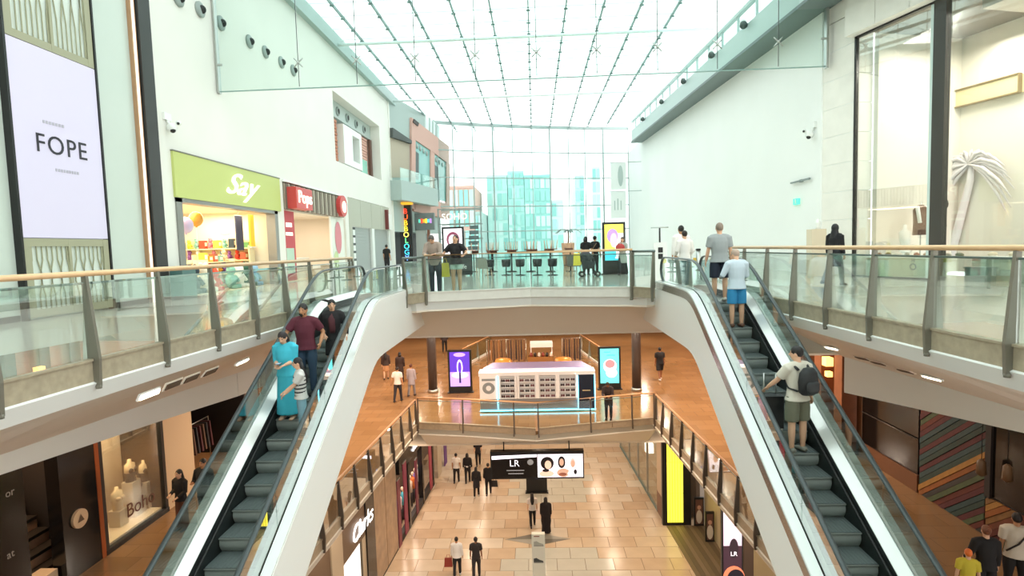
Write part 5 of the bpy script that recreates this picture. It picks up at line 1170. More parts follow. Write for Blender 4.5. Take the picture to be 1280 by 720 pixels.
for k, (px, py) in enumerate(((215, 480), (238, 472), (262, 464), (1078, 447), (1098, 453), (1132, 463))):
    p, M_ = soffit(px, py); t = thing('soffit_vent', ('dark elongated air vent in the soffit below the toy shop walkway' if px < 640 else 'dark elongated air vent in the soffit below the palm shop walkway'), 'vent', p, 'soffit vents, '+('toy shop side' if px < 640 else 'palm shop side'))
    mb = MB(); mb.box(p-M_.to_3x3() @ Vector((0, 0, .025)), (.10, .36, .02), VD, mtx=M_); mb.build('grille', t); mb = MB(); mb.box(p-M_.to_3x3() @ Vector((0, 0, .01)), (.14, .42, .02), SOFF, mtx=M_); mb.build('rim', t)
# ================================================================ middle level: kiosk, pylons, columns
COLM = mat('dark_column', '#4a3f3a', .4)
for px, lb_ in ((541.5, 'dark round-edged column beside the purple perfume pylon'), (796, 'dark round-edged column beside the cyan pylon')):
    q = onz(px, 490 if px < 600 else 488, L1); t = thing('column', lb_, 'column', (q.x, q.y, L1)); mb = MB(); mb.tube([(q.x, q.y, L1+.15), (q.x, q.y, -1.52)], .23, COLM, 16); mb.build('shaft', t); mb = MB(); mb.tube([(q.x, q.y, L1), (q.x, q.y, L1+.15)], .27, STEEL, 16); mb.build('base', t)
q = onz(575, 491, L1); y_ = q.y; xa = ony(560, 460, y_).x; xb = ony(589.5, 460, y_).x; top = ony(575, 437.5, y_).z-L1
pylon('advertising_pylon', 'black advertising pylon with a glowing perfume bottle on purple', (xa+xb)/2, y_, L1, xb-xa, top, .1, .34, em('purple', '#4a2aa8', .5),
      [('base_glow', rect(0, 0, 1, .42, em('lilac', '#a98af0', .5))), ('flare', ell(.5, .92, .3, .06, em('lilac', '#a98af0', .5))), ('splash', ell(.5, .33, .42, .09, em('pale_lilac', '#d8c8ff', .6))), ('bottle_halo', ell(.5, .56, .15, .22, em('pale_lilac', '#d8c8ff', .6))), ('bottle', ell(.5, .55, .09, .17, em('purple', '#4a2aa8', .5))), ('bottle_stem', rect(.45, .1, .55, .4, em('dark_purple', '#2a1a58', .3)))])
q = onz(762, 487, L1); y_ = q.y; xa = ony(748, 460, y_).x; xb = ony(776, 460, y_).x; top = ony(762, 433.5, y_).z-L1
pylon('advertising_pylon', 'black advertising pylon with a pink burst on bright cyan', (xa+xb)/2, y_, L1, xb-xa, top, .1, .34, em('bright_cyan', '#5ae8ea', .6),
      [('white_burst', ell(.52, .5, .36, .2, em('white', '#f3eef6', .45))), ('pink_burst', ell(.52, .56, .27, .12, em('pink', '#e07a80', .4))), ('lower_burst', ell(.6, .3, .3, .14, em('white', '#f3eef6', .45))), ('line_one', txt('sweet', .38, .91, .075, em('ink_teal', '#2a6a78', .1))), ('line_two', txt('summer', .58, .82, .075, em('ink_teal', '#2a6a78', .1))), ('green_dot', ell(.18, .12, .1, .05, em('mint', '#5ae0b0', .5)))])
K = 25.0
t = thing('eyewear_kiosk', 'white eyewear kiosk counter edged with cyan light strips', 'kiosk', (0, K, L1))
CY = mat('cyan_strip', '#6adfff', .4, 0, 2.2); KW = mat('kiosk_white', '#eeeef0', .3); KG = mat('kiosk_grey', '#8f9296', .3, .4)
xa, xb = -2.62, 1.74
mb = MB(); mb.span((xa, K+.05, L1+.06), (xb, K+.6, L1+.62), KG); mb.build('plinth', t)
mb = MB(); mb.span((xa, K+.15, L1+.62), (xb, K+.6, L1+1.72), KW); mb.build('back_wall', t)
mb = MB(); mb.span((xa-.03, K, L1+1.66), (xb+.8, K+.75, L1+1.82), KW); mb.build('canopy', t)
mb = MB(); mb.span((xa, K, L1+.06), (xb+.8, K+.04, L1+.11), CY); mb.span((xa, K, L1+.06), (xa+.03, K+.7, L1+.1), CY); mb.build('light_strip', t)
fx = lambda px: ony(px, 485, K).x
for a, b in ((623, 646), (646.5, 671.5), (671.5, 697), (697, 722)):
    x0, x1 = fx(a), fx(b); mb = MB(); z0, z1 = L1+.62, L1+1.66
    for q in (x0, x1-.09): mb.span((q, K, z0), (q+.09, K+.15, z1), KW)
    for k in range(5): mb.span((x0+.09, K+.02, z0+.24*k), (x1-.09, K+.15, z0+.24*k+.03), KW)
    mb.build('display_rack', t)
mb = MB(); mb.span((xa, K, L1+.62), (fx(622), K+.15, L1+1.66), KW); lp = mb.build('logo_panel', t)
mb = MB(); c = ((xa+fx(622))/2, K-.004, L1+1.12); mb.disc(c, (.28, .26), mat('logo_grey', '#8b9092', .4), UX, UZ); mb.disc((c[0], K-.008, c[2]), (.12, .12), KW, UX, UZ); mb.span((c[0]-.3, K-.006, L1+1.45), (c[0]+.3, K-.002, L1+1.55), MATS['logo_grey']); mb.build('logo', lp)
mb = MB(); mb.span((fx(621.5), K-.03, L1+.08), (fx(622.5), K-.01, L1+1.66), CY); mb.build('light_strip', t)
mb = MB(); mb.span((fx(723), K, L1+.1), (fx(743), K+.6, L1+1.66), mat('navy_box', '#1d2333', .3)); bxx = mb.build('end_cabinet', t)
mb = MB(); mb.span((fx(722), K-.03, L1+.08), (fx(723), K-.0, L1+1.62), CY); mb.span((fx(743), K-.03, L1+.08), (fx(744), K, L1+1.66), CY); mb.span((fx(728), K-.01, L1+.92), (fx(738), K, L1+.97), mat('gold_text', '#b8a888', .4)); mb.build('edge_lights', bxx)
mb = MB(); mb.hexa([(xa+.1, K+.75, L1+1.82), (xb+.7, K+.75, L1+1.82), (xb+.3, K+1.6, L1+1.82), (xa+.5, K+1.6, L1+1.82)], [(xa+.1, K+.75, L1+1.86), (xb+.7, K+.75, L1+1.86), (xb+.3, K+1.6, L1+1.95), (xa+.5, K+1.6, L1+1.95)], mat('kiosk_roof', '#8a86b0', .2, .3)); mb.build('roof', t)
mb = MB(); mb.span((xa+.5, K+1.2, L1), (xb+.3, K+1.6, L1+1.82), KW); mb.build('rear_counter', t)
mb = MB(); mb.span((fx(719), K-.05, L1+1.6), (fx(720), K+.1, L1+1.7), KW); mb.build('fixing', t)
# eyewear on the racks
gm = {}
for k, c in enumerate(('#2a2226', '#4a2a2c', '#6a3a40', '#3a3038')):
    mb = MB(); m = mat('frame'+c, c, .3)
    for s in (-1, 1): mb.tube([(s*.045, -.012, 0), (s*.045, .0, 0)], [(.042, .03)]*2, m, 10, smooth=False)
    mb.box((0, -.004, .012), (.03, .01, .008), m)
    for s in (-1, 1): mb.box((s*.088, .06, .01), (.006, .13, .008), m)
    gm[k] = mb.mesh('sunglasses')
rn = random.Random(4); n_ = 0
for a, b in ((626, 643), (649, 669), (674.5, 694.5), (700, 719.5)):
    for r_ in range(4):
        for i in range(3):
            o = bpy.data.objects.new('sunglasses', gm[rn.randrange(4)]); COL.objects.link(o)
            o.location = (fx(a)+(fx(b)-fx(a))*(i+.5)/3, K+.05, L1+.62+.24*r_+.105); o.scale = (.95, 1.0, 1.9)
            tag(o, 'pair of dark sunglasses on a white rack of the eyewear kiosk', 'sunglasses', 'sunglasses on the kiosk racks')
# far chamfer balustrades flanking the far display
fa, fb = onz(578, 436, L1+1.19), onz(614, 419, L1+1.19); fc, fd = onz(725, 418, L1+1.19), onz(760, 440, L1+1.19)
balustrade('far teal glass balustrade with white base behind the perfume pylon', [(fa.x, fa.y), (fb.x, fb.y)], -1, L1+.02, [.03, 2.6], glass_m=glass('far_teal', '#a8cfc4'), wood=W1, post_m=STEEL, stone=WHITE2)
balustrade('far teal glass balustrade with white base behind the cyan pylon', [(fc.x, fc.y), (fd.x, fd.y)], -1, L1+.02, [.03, 2.6], glass_m=MATS['far_teal'], wood=W1, post_m=STEEL, stone=WHITE2)
# far boutique: canopy stand, racks and gold poufs
Yf = 34.0; gx = lambda px: ony(px, 445, Yf).x
t = thing('canopy_stand', 'white canopied boutique stand with gold jars behind the eyewear kiosk', 'kiosk', (gx(676), Yf, L1))
top = ony(676, 428, Yf).z
for px in (664, 690): mb = MB(); mb.tube([(gx(px), Yf, L1), (gx(px), Yf, top-.1)], .03, KW, 8); mb.build('post', t)
mb = MB(); mb.span((gx(663), Yf-.3, top-.25), (gx(691), Yf+.6, top), KW); mb.build('canopy', t)
mb = MB(); mb.span((gx(660), Yf-.1, L1), (gx(692), Yf+.5, L1+.75), mat('brass', '#a87a48', .3, .5)); mb.build('counter', t)
for k in range(6):
    mb = MB(); x = gx(664)+.24*k; mb.lathe((x, Yf, L1+.75), [(.07, 0), (.09, .05), (.08, .2), (.03, .25)], mat(['jar_red', 'jar_dark', 'jar_white'][k % 3], ['#8a3a30', '#2c2422', '#e6d8cc'][k % 3], .3), 10); mb.build('jar', t)
for (px, c, lb_) in ((630, '#d08a3a', 'orange-gold round pouf next to the far dark clothes rack'), (703, '#c98a3c', 'orange-gold round pouf next to the white canopied stand')):
    t = thing('pouf', lb_, 'pouf', (gx(px), Yf-.9, L1)); mb = MB(); mb.lathe((gx(px), Yf-.9, L1+.06), [(.3, 0), (.52, .1), (.55, .5), (.45, .75), (.1, .8)], mat('pouf_gold', c, .4, .2), 16); mb.build('cushion', t); mb = MB(); mb.lathe((gx(px), Yf-.9, L1), [(.28, 0), (.28, .06)], NEARB, 12); mb.build('base', t)
for (px, lb_) in ((645, 'far clothes rack of dark coats between the gold pouf and the canopied stand'), (716, 'far clothes rack of dark coats near the cyan pylon'), (620, 'far clothes rack of brown coats near the perfume pylon')):
    x0 = gx(px)-.6; t = thing('clothes_rack', lb_, 'clothes rack', (gx(px), Yf+.6, L1)); mb = MB(); mb.tube([(x0, Yf+.6, L1), (x0, Yf+.6, L1+1.75), (x0+1.2, Yf+.6, L1+1.75), (x0+1.2, Yf+.6, L1)], .025, STEEL, 6); mb.build('frame', t)
    for k in range(7):
        mb = MB(); x = x0+.12+.16*k; c = ['#2e2426', '#5a4034', '#3c3034', '#7a5a44'][(k+int(px)) % 4] if px != 620 else ['#7a5a40', '#9a6a40', '#5a4030'][k % 3]
        mb.hexa([(x-.05, Yf+.4, L1+.4+.1*(k % 2)), (x+.05, Yf+.4, L1+.4+.1*(k % 2)), (x+.05, Yf+.8, L1+.4+.1*(k % 2)), (x-.05, Yf+.8, L1+.4+.1*(k % 2))], [(x-.03, Yf+.5, L1+1.7), (x+.03, Yf+.5, L1+1.7), (x+.03, Yf+.7, L1+1.7), (x-.03, Yf+.7, L1+1.7)], mat('coat'+c, c, .7)); mb.build('coat', t)
# ================================================================ ground level
def gl(Y): return -6.59+.0554*(Y-22.43)
def gr(Y): return 5.89-.053*(Y-26.46)
GA, GB = (gl(14), 14), (gl(40), 40); HA, HB = (gr(14), 14), (gr(40), 40)
def gw(mb, y0, y1, z0, z1, m, th=.08, side=-1, off=0):
    f = gl if side < 0 else gr
    return mb.hexa([(f(y0)+side*-off, y0, z0), (f(y1)+side*-off, y1, z0), (f(y1)+side*(th-off), y1, z0), (f(y0)+side*(th-off), y0, z0)], [(f(y0)+side*-off, y0, z1), (f(y1)+side*-off, y1, z1), (f(y1)+side*(th-off), y1, z1), (f(y0)+side*(th-off), y0, z1)], m)
BEI = mat('beige_pier', '#b7a48a', .5); BRN = mat('brown_fascia', '#6a5440', .5); ZC = L1-.46
mb = MB(); gw(mb, 6, 40, L0, ZC, mat('ground_backing', '#5f4c3c', .6), .2, -1, -1.6); S('wall_ground_left', mb)
mb = MB(); gw(mb, 27, 40, L0, ZC-1.2, MATS['ground_backing'], .2, 1, -1.6); S('wall_ground_right', mb)
# Clarks shop front
t = thing('storefront', 'brown shop front with white script letters reading Clarks over a bright window', 'shop front', (gl(18), 18, L0))
pc = onplane(452, 656, GA, GB)[0]; ZW = pc.z-.55
mb = MB(); gw(mb, 15.2, 20.6, ZW, ZC, BRN, .2); mb.build('fascia', t)
yA = onplane(427, 690, GA, GB)[0].y; yB = onplane(450, 690, GA, GB)[0].y
mb = MB(); gw(mb, yA, yB, L0+.1, ZW, mat('bright_window', '#f4f2ee', .4, 0, .5), .05); wn = mb.build('window', t)
mb = MB(); gw(mb, yA-.9, yA, L0, ZC, BEI, .25, -1, .05); mb.build('pier', t)
mb = MB(); gw(mb, yB, yB+.12, L0, ZW, DARK, .1); gw(mb, yB+.25, 20.6, L0, ZW, BEI, .15); mb.build('side_panel', t)
p = onplane(452, 656, GA, GB)[0]; ax = Vector((gl(30)-gl(20), 10, 0)).normalized()
mb = MB(); mb.text('Clarks', .85, mat('white_sign', '#ffffff', .5, 0, .8), frame_mtx((p.x+.05, p.y, p.z), ax, UZ), .02, .95, .25); mb.build('lettering', t)
t = thing('shop_pillar', 'black pillar between the Clarks front and the patterned glass', 'pillar', (gl(21), 21, L0)); mb = MB(); gw(mb, 20.6, 21.5, L0+.1, ZC, BLKG, .4, -1, .06); mb.build('shaft', t); mb = MB(); gw(mb, 20.58, 21.52, L0, L0+.1, STEEL, .4, -1, .07); mb.build('base', t)
# patterned glass front with mannequin, maroon banners and dark fashion shop
t = thing('storefront', 'patterned bronze glass shop front beside the black pillar', 'shop front', (gl(23), 23, L0))
for a, b in ((21.5, 23.0), (23.05, 24.5)):
    mb = MB(); gw(mb, a, b, L0+.08, ZC, mat('bronze_pattern', '#a08468', .3, noise=(2.2, .3)), .04); mb.build('pane', t)
mb = MB(); gw(mb, 21.5, 24.5, L0, L0+.08, NEARB, .1); gw(mb, 24.45, 24.55, L0, ZC, STEEL, .1); mb.build('frame', t)
def banner(y0, y1, z0, z1, c, label):
    t = thing('window_banner', label, 'banner', (gl(y0), (y0+y1)/2, z0)); mb = MB(); gw(mb, y0, y1, z0, z1, mat('ban'+c, c, .5), .04, -1, .03); mb.build('cloth', t); mb = MB(); gw(mb, y0, y1, z1, z1+.05, STEEL, .05, -1, .04); mb.build('rod', t)
banner(24.6, 25.0, L0, -9.0, '#7a3442', 'maroon banner next to the patterned glass'); banner(25.6, 26.1, L0+.1, -8.6, '#8a2f4c', 'crimson banner in the dark fashion window')
banner(27.6, 28.0, L0+.1, -9.2, '#6a2038', 'dark wine banner beside the yellow-topped display'); banner(30.5, 31.0, L0+.1, -9.0, '#9a3448', 'red banner beside the far dark pillar'); banner(34.2, 34.9, L0, -9.4, '#5a2a78', 'purple banner at the far end of the shop row'); banner(32.4, 33.4, L0, -9.4, '#b8a890', 'pale beige banner before the purple one')
t = thing('storefront', 'dark fashion shop front with white script sign and glowing goods', 'shop front', (gl(28), 28, L0))
mb = MB(); gw(mb, 25.1, 31.4, -8.9, L1-1.7, BLKG, .2); mb.build('fascia', t)
mb = MB(); gw(mb, 25.0, 31.4, L0, L0+.35, NEARB, .2); mb.build('stall_riser', t)
for a in (26.4, 29.0, 31.3): mb = MB(); gw(mb, a, a+.25, L0, -8.9, BLKG, .25, -1, .02); mb.build('pier', t)
mb = MB(); mb.text('Sisley', .9, MATS['white_sign'], frame_mtx((gl(28.2)+.03, 28.2, -8.35), ax, UZ), .02); mb.build('lettering', t)
rn = random.Random(2)
for k in range(12):
    y = 25.4+.48*k; z = L0+.5+rn.random()*1.6; c = ['#d8c8b8', '#e87a3a', '#8a7ac8', '#e8d8e0', '#4ab0c8', '#e8b83a', '#c84a5a'][k % 7]
    t = thing('fashion_mannequin', 'mannequin dressed in %s inside the dark fashion shop' % ['cream', 'orange', 'lilac', 'pale pink', 'turquoise', 'golden yellow', 'coral'][k % 7], 'mannequin', (gl(y)-.6, y, L0), 'mannequins in the dark fashion shop'); x = gl(y)-.6; m = mat('mann'+c, c, .5)
    mb = MB(); mb.tube([(x, y, L0+.05), (x, y, L0+.85)], [.09, .13], mat('mann_leg', '#3a3034', .5), 8); mb.build('legs', t)
    mb = MB(); mb.tube([(x, y, L0+.8), (x, y, L0+1.05), (x, y, L0+1.3), (x, y, L0+1.42)], [(.13, .16), (.1, .13), (.12, .19), (.05, .06)], m, 10); mb.build('garment', t)
    mb = MB(); mb.ball((x, y, L0+1.58), (.08, .08, .11), mat('mann_skin', '#d8c0a8', .5), 10, 8); mb.build('head', t)
lamp('fashion_lamp', (gl(28)-.7, 28, -9.0), (.8, 5), 60, '#ffe4d0')
# ---- right side: glass front, brown panels, lit yellow wall, planked recess
t = thing('storefront', 'pale glass shop front with steel frames along the far ground-level mall', 'shop front', (gr(31), 31, L0))
for a, b in ((28.0, 29.9), (30.0, 32.0), (32.1, 34.3), (34.4, 37)):
    mb = MB(); gw(mb, a, b, L0+.12, L1-1.7, SHOPGL, .03, 1); mb.build('pane', t); mb = MB(); gw(mb, b-.0, b+.1, L0, L1-1.7, STEEL, .1, 1, .02); mb.build('mullion', t)
mb = MB(); gw(mb, 27.9, 37.2, L0, L0+.12, mat('teal_kerb', '#5d7a78', .3), .12, 1, .02); mb.build('kerb', t)
mb = MB(); gw(mb, 28, 37, L0, L1-1.7, mat('shop_inside_cream', '#d8c4a8', .6), .05, 1, -1.4); mb.build('inside_wall', t)
mb = MB(); gw(mb, 26.75, 27.95, L0+1.1, L1-1.7, mat('beige_panel', '#bfa88c', .5), .1, 1); gw(mb, 26.75, 27.95, L0, L0+1.1, mat('brown_panel', '#7a5a44', .5), .12, 1, .01); mb.build('end_panel', t)
mb = MB(); mb.span((gr(31)+.2, 30.8, L0+1.9), (gr(31)+.6, 31.3, L0+2.4), mat('white_light', '#fff4e0', .4, 0, 1.0)); mb.build('inside_lamp', t)
YW = 26.5; x0 = onz(834, 656, L0).x; x1 = onz(854, 656, L0).x
t = thing('light_wall', 'glowing yellow light panel in a black frame on the shop return wall', 'light panel', (x0, YW, L0))
zz = [L0+.12, L0+1.55, L0+3.05, L0+4.6]; YEL = mat('yellow_glow', '#e8dc50', .4, 0, .75, ecol='#f2e440')
for a, b in zip(zz, zz[1:]):
    mb = MB(); mb.span((x0, YW, a+.015), (x1, YW+.06, b-.015), YEL); mb.build('lit_panel', t)
for k in range(1, 6): mb = MB(); xq = x0+(x1-x0)*k/6; mb.span((xq-.008, YW-.015, zz[0]), (xq+.008, YW, zz[-1]), mat('yellow_fin', '#b0a81a', .5)); mb.build('fin', t)
mb = MB(); mb.span((x0-.22, YW-.03, L0), (x0, YW+.2, zz[-1]+.2), DARK); mb.span((x1, YW-.03, L0), (x1+.36, YW+.2, zz[-1]+.2), DARK); mb.span((x0, YW-.03, L0), (x1, YW+.2, zz[0]), DARK); mb.span((x0-.2, YW+.06, L0), (x1+.3, YW+.2, zz[-1]+.2), DARK); mb.build('frame', t)
t = thing('floor_planks', loc=(7, 23, L0), kind='structure')
for k in range(9):
    mb = MB(); a = gr(26.4)+.02+.2*k; b = gr(19)+.02+.2*k+.1
    mb.hexa([(a, 26.4, L0), (a+.19, 26.4, L0), (b+.19, 18, L0), (b, 18, L0)], [(a, 26.4, L0+.025), (a+.19, 26.4, L0+.025), (b+.19, 18, L0+.025), (b, 18, L0+.025)], mat(['plank_a', 'plank_b', 'plank_c'][k % 3], ['#6a5a44', '#5c4e3c', '#756450'][k % 3], .5)); mb.build('plank', t)
mb = MB(); mb.span((7.75, 16, L0), (7.95, 26.6, ZC), mat('beige_recess_wall', '#b5a684', .6)); S('wall_ground_recess', mb)
for (pa_, pb_, lb_) in (((868, 658), (880, 622), 'black framed fashion poster standing in the planked recess near the yellow panel'), ((882, 678), (893, 640), 'black framed fashion poster standing in the planked recess near the purple screen')):
    q = onz(pa_[0], pa_[1], L0); y_ = q.y; xa = ony(pa_[0], pa_[1], y_).x; xb = ony(pb_[0], pa_[1], y_).x; zt = ony(pa_[0], pb_[1], y_).z
    t = thing('poster_stand', lb_, 'poster', (q.x, y_, L0)); mb = MB(); mb.span((xa, y_, L0), (xb, y_+.1, zt), DARK); mb.build('frame', t)
    mb = MB(); mb.span((xa+.06, y_-.01, L0+.12), (xb-.06, y_, zt-.1), mat('poster_sepia', '#6a4a40', .5)); s_ = mb.build('print', t)
    mb = MB(); cx_ = (xa+xb)/2; zb = L0+.12; H = zt-.22-L0; mb.disc((cx_, y_-.012, zb+H*.3), (.14, H*.28), mat('poster_cream', '#d8ccbc', .5), UX, UZ); mb.disc((cx_, y_-.014, zb+H*.68), (.09, H*.09), mat('poster_skin', '#c89a84', .5), UX, UZ); mb.build('figure', s_)
mb = MB(); p0 = onplane(890, 690, HA, HB)[0]; gw(mb, 17.6, 18.7, L0, ZC, mat('brown_pier', '#5a4638', .5), .3, 1); S('wall_ground_pier', mb)
# digital screen at the right bottom
t = thing('digital_screen', 'tall wall screen with a pink sky portrait and an orange planet', 'display', (6.4, 17.4, L0))
def W_(px, py): return ony(px, py, 17.5)
a = W_(902, 650); b = W_(929, 650)
mb = MB(); mb.span((a.x, 17.5, L0), (b.x, 17.62, ZC-.2), DARK); mb.build('case', t)
x0, x1 = a.x+.05, b.x-.05
mb = MB(); mb.span((x0, 17.485, -10.6), (x1, 17.5, -7.0), em('plum_dark', '#4a2f3c', .15)); s_ = mb.build('screen', t)
zt, zb = W_(910, 640).z, W_(910, 702).z
mb = MB(); mb.span((x0, 17.48, W_(910, 682).z), (x1, 17.484, -7.0), em('sky_pink', '#d8c0d8', .35)); mb.build('sky', s_)
mb = MB(); c = W_(917, 685); mb.disc((c.x, 17.476, c.z), (.14, .32), em('dark_figure', '#3a2a34', .05), UX, UZ); mb.build('portrait', s_)
mb = MB(); c = W_(917, 692); mb.text('LR', .2, em('white', '#f3eef6', .45), frame_mtx((c.x, 17.47, c.z), UX, UZ), .002); mb.build('lettering', s_)
mb = MB(); c = W_(917, 722); mb.disc((c.x, 17.472, c.z), (.34, .4), em('planet_orange', '#e07a58', .4), UX, UZ); mb.disc((c.x+.06, 17.468, c.z-.05), (.28, .34), em('planet_dark', '#2a2230', .05), UX, UZ); mb.build('planet', s_)
# hanging double screen
Yh = 25.2; hx = lambda px: ony(px, 580, Yh).x; hz = lambda py: ony(672, py, Yh).z
t = thing('hanging_screen', 'wide black hanging screen, half black logo and half three bright portraits', 'display', (0, Yh, hz(598)))
mb = MB(); mb.span((hx(613), Yh, hz(598.5)), (hx(730), Yh+.3, hz(564)), DARK); mb.build('case', t)
for px in (630, 712): mb = MB(); mb.tube([(hx(px), Yh+.15, hz(564)), (hx(px), Yh+.15, L1-1.3)], .03, DARK, 8); mb.build('hanger', t)
mb = MB(); mb.span((hx(615), Yh-.015, hz(596.5)), (hx(671.5), Yh, hz(570.5)), mat('screen_black', '#1b181b', .2, 0, .01)); s1 = mb.build('logo_screen', t)
mb = MB(); mb.text('LR', .42, em('white', '#f3eef6', .45), frame_mtx((hx(643), Yh-.02, hz(579)), UX, UZ), .002); mb.disc((hx(663), Yh-.018, hz(577.5)), (.14, .13), em('grey_dot', '#9a9a9a', .2), UX, UZ); mb.build('logo', s1)
mb = MB()
for py, a, b in ((587.5, 633, 655), (591.5, 635, 654)): mb.span((hx(a), Yh-.02, hz(py+.6)), (hx(b), Yh-.017, hz(py-.6)), em('grey_dot', '#9a9a9a', .2))
mb.build('small_print', s1)
mb = MB(); mb.hexa([(hx(615), Yh-.03, hz(573.5)), (hx(671), Yh-.03, hz(570.8)), (hx(671), Yh, hz(570.8)), (hx(615), Yh, hz(573.5))], [(hx(615), Yh-.03, hz(569.5)), (hx(671), Yh-.03, hz(568)), (hx(671), Yh, hz(568)), (hx(615), Yh, hz(569.5))], mat('white_bar', '#fff4ff', .4, 0, .9)); mb.build('light_bar', t)
mb = MB(); mb.span((hx(672), Yh-.015, hz(596.5)), (hx(728.5), Yh, hz(568)), mat('screen_white', '#fbeff8', .3, 0, .6)); s2 = mb.build('portrait_screen', t)
HAIR = em('hair_black', '#241c20', .05); FAC = em('face_tone', '#f0c0a8', .4); PAL_ = em('face_pale', '#e8b79c', .25)
for nm, shapes in (('portrait', [((684, 579), (.30, .30), HAIR), ((685, 581), (.15, .2), FAC), ((683, 592), (.34, .15), FAC), ((682, 588), (.16, .07), HAIR)]), ('portrait', [((702, 578), (.17, .28), HAIR), ((702, 578), (.1, .17), PAL_), ((704, 591), (.3, .2), PAL_), ((703, 593), (.18, .08), em('hand_brown', '#a8644c', .2))]), ('portrait', [((716, 579), (.12, .22), em('blond', '#d8c0b4', .4)), ((716, 580), (.09, .16), PAL_), ((716, 592), (.24, .16), em('white', '#f3eef6', .45)), ((719, 590), (.07, .12), HAIR)])):
    mb = MB()
    for k, (c, r_, m) in enumerate(shapes): mb.disc((hx(c[0]), Yh-.018-.003*k, hz(c[1])), r_, m, UX, UZ)
    mb.build(nm, s2)
# blue floor screen, white totem
q = onz(671, 616, L0); y_ = q.y; xa = ony(658, 610, y_).x; xb = ony(684, 610, y_).x
pylon('advertising_pylon', 'dark blue floor-standing screen with a glowing blue cloud under the hanging screen', (xa+xb)/2, y_, L0, xb-xa, 2.0, .06, .75, em('night', '#10141f', .1), [('blue_glow', ell(.5, .25, .45, .22, em('blue', '#2a4a88', .3))), ('bright_glow', ell(.5, .3, .3, .1, em('pale_blue', '#8ab0f0', .5)))])
Yt = 21.2; tx = lambda px: ony(px, 690, Yt).x; tz = lambda py: ony(674, py, Yt).z
t = thing('shoe_totem', 'slim pale totem printed with two grey shoes on the ground floor', 'totem', (tx(673.5), Yt, L0))
mb = MB(); mb.span((tx(665), Yt, L0+.04), (tx(681.5), Yt+.2, tz(668)), mat('totem_pale', '#dcdacb', .4)); mb.build('body', t)
mb = MB(); mb.span((tx(665)-.12, Yt-.15, L0), (tx(681.5)+.12, Yt+.35, L0+.04), STEEL); mb.build('base', t)
def shoe(mb, c, s_, m, m2):
    mb.add([Vector((c.x+u*s_, Yt-.004, c.z+v*s_)) for u, v in ((-.2, -.06), (.22, -.06), (.2, .0), (.05, .05), (-.08, .13), (-.2, .1))], [(0, 1, 2, 3, 4, 5)], m)
    mb.add([Vector((c.x+u*s_, Yt-.006, c.z+v*s_)) for u, v in ((-.2, -.1), (.22, -.1), (.22, -.06), (-.2, -.06))], [(0, 1, 2, 3)], m2)
mb = MB(); c = ony(673, 680, Yt); shoe(mb, c, .9, mat('shoe_print_grey', '#a8a89c', .5), mat('shoe_print_mid', '#8c8c84', .5)); mb.build('upper_shoe_print', t)
mb = MB(); c = ony(673, 701, Yt); shoe(mb, c, .9, mat('shoe_print_dark', '#3c4242', .5), mat('shoe_print_mid', '#8c8c84', .5)); mb.build('lower_shoe_print', t)
mb = MB(); c = ony(671, 670.5, Yt); mb.span((c.x-.12, Yt-.005, c.z-.02), (c.x+.1, Yt, c.z+.02), mat('red_brown_print', '#8a5a4a', .5)); mb.build('brand_strip', t)
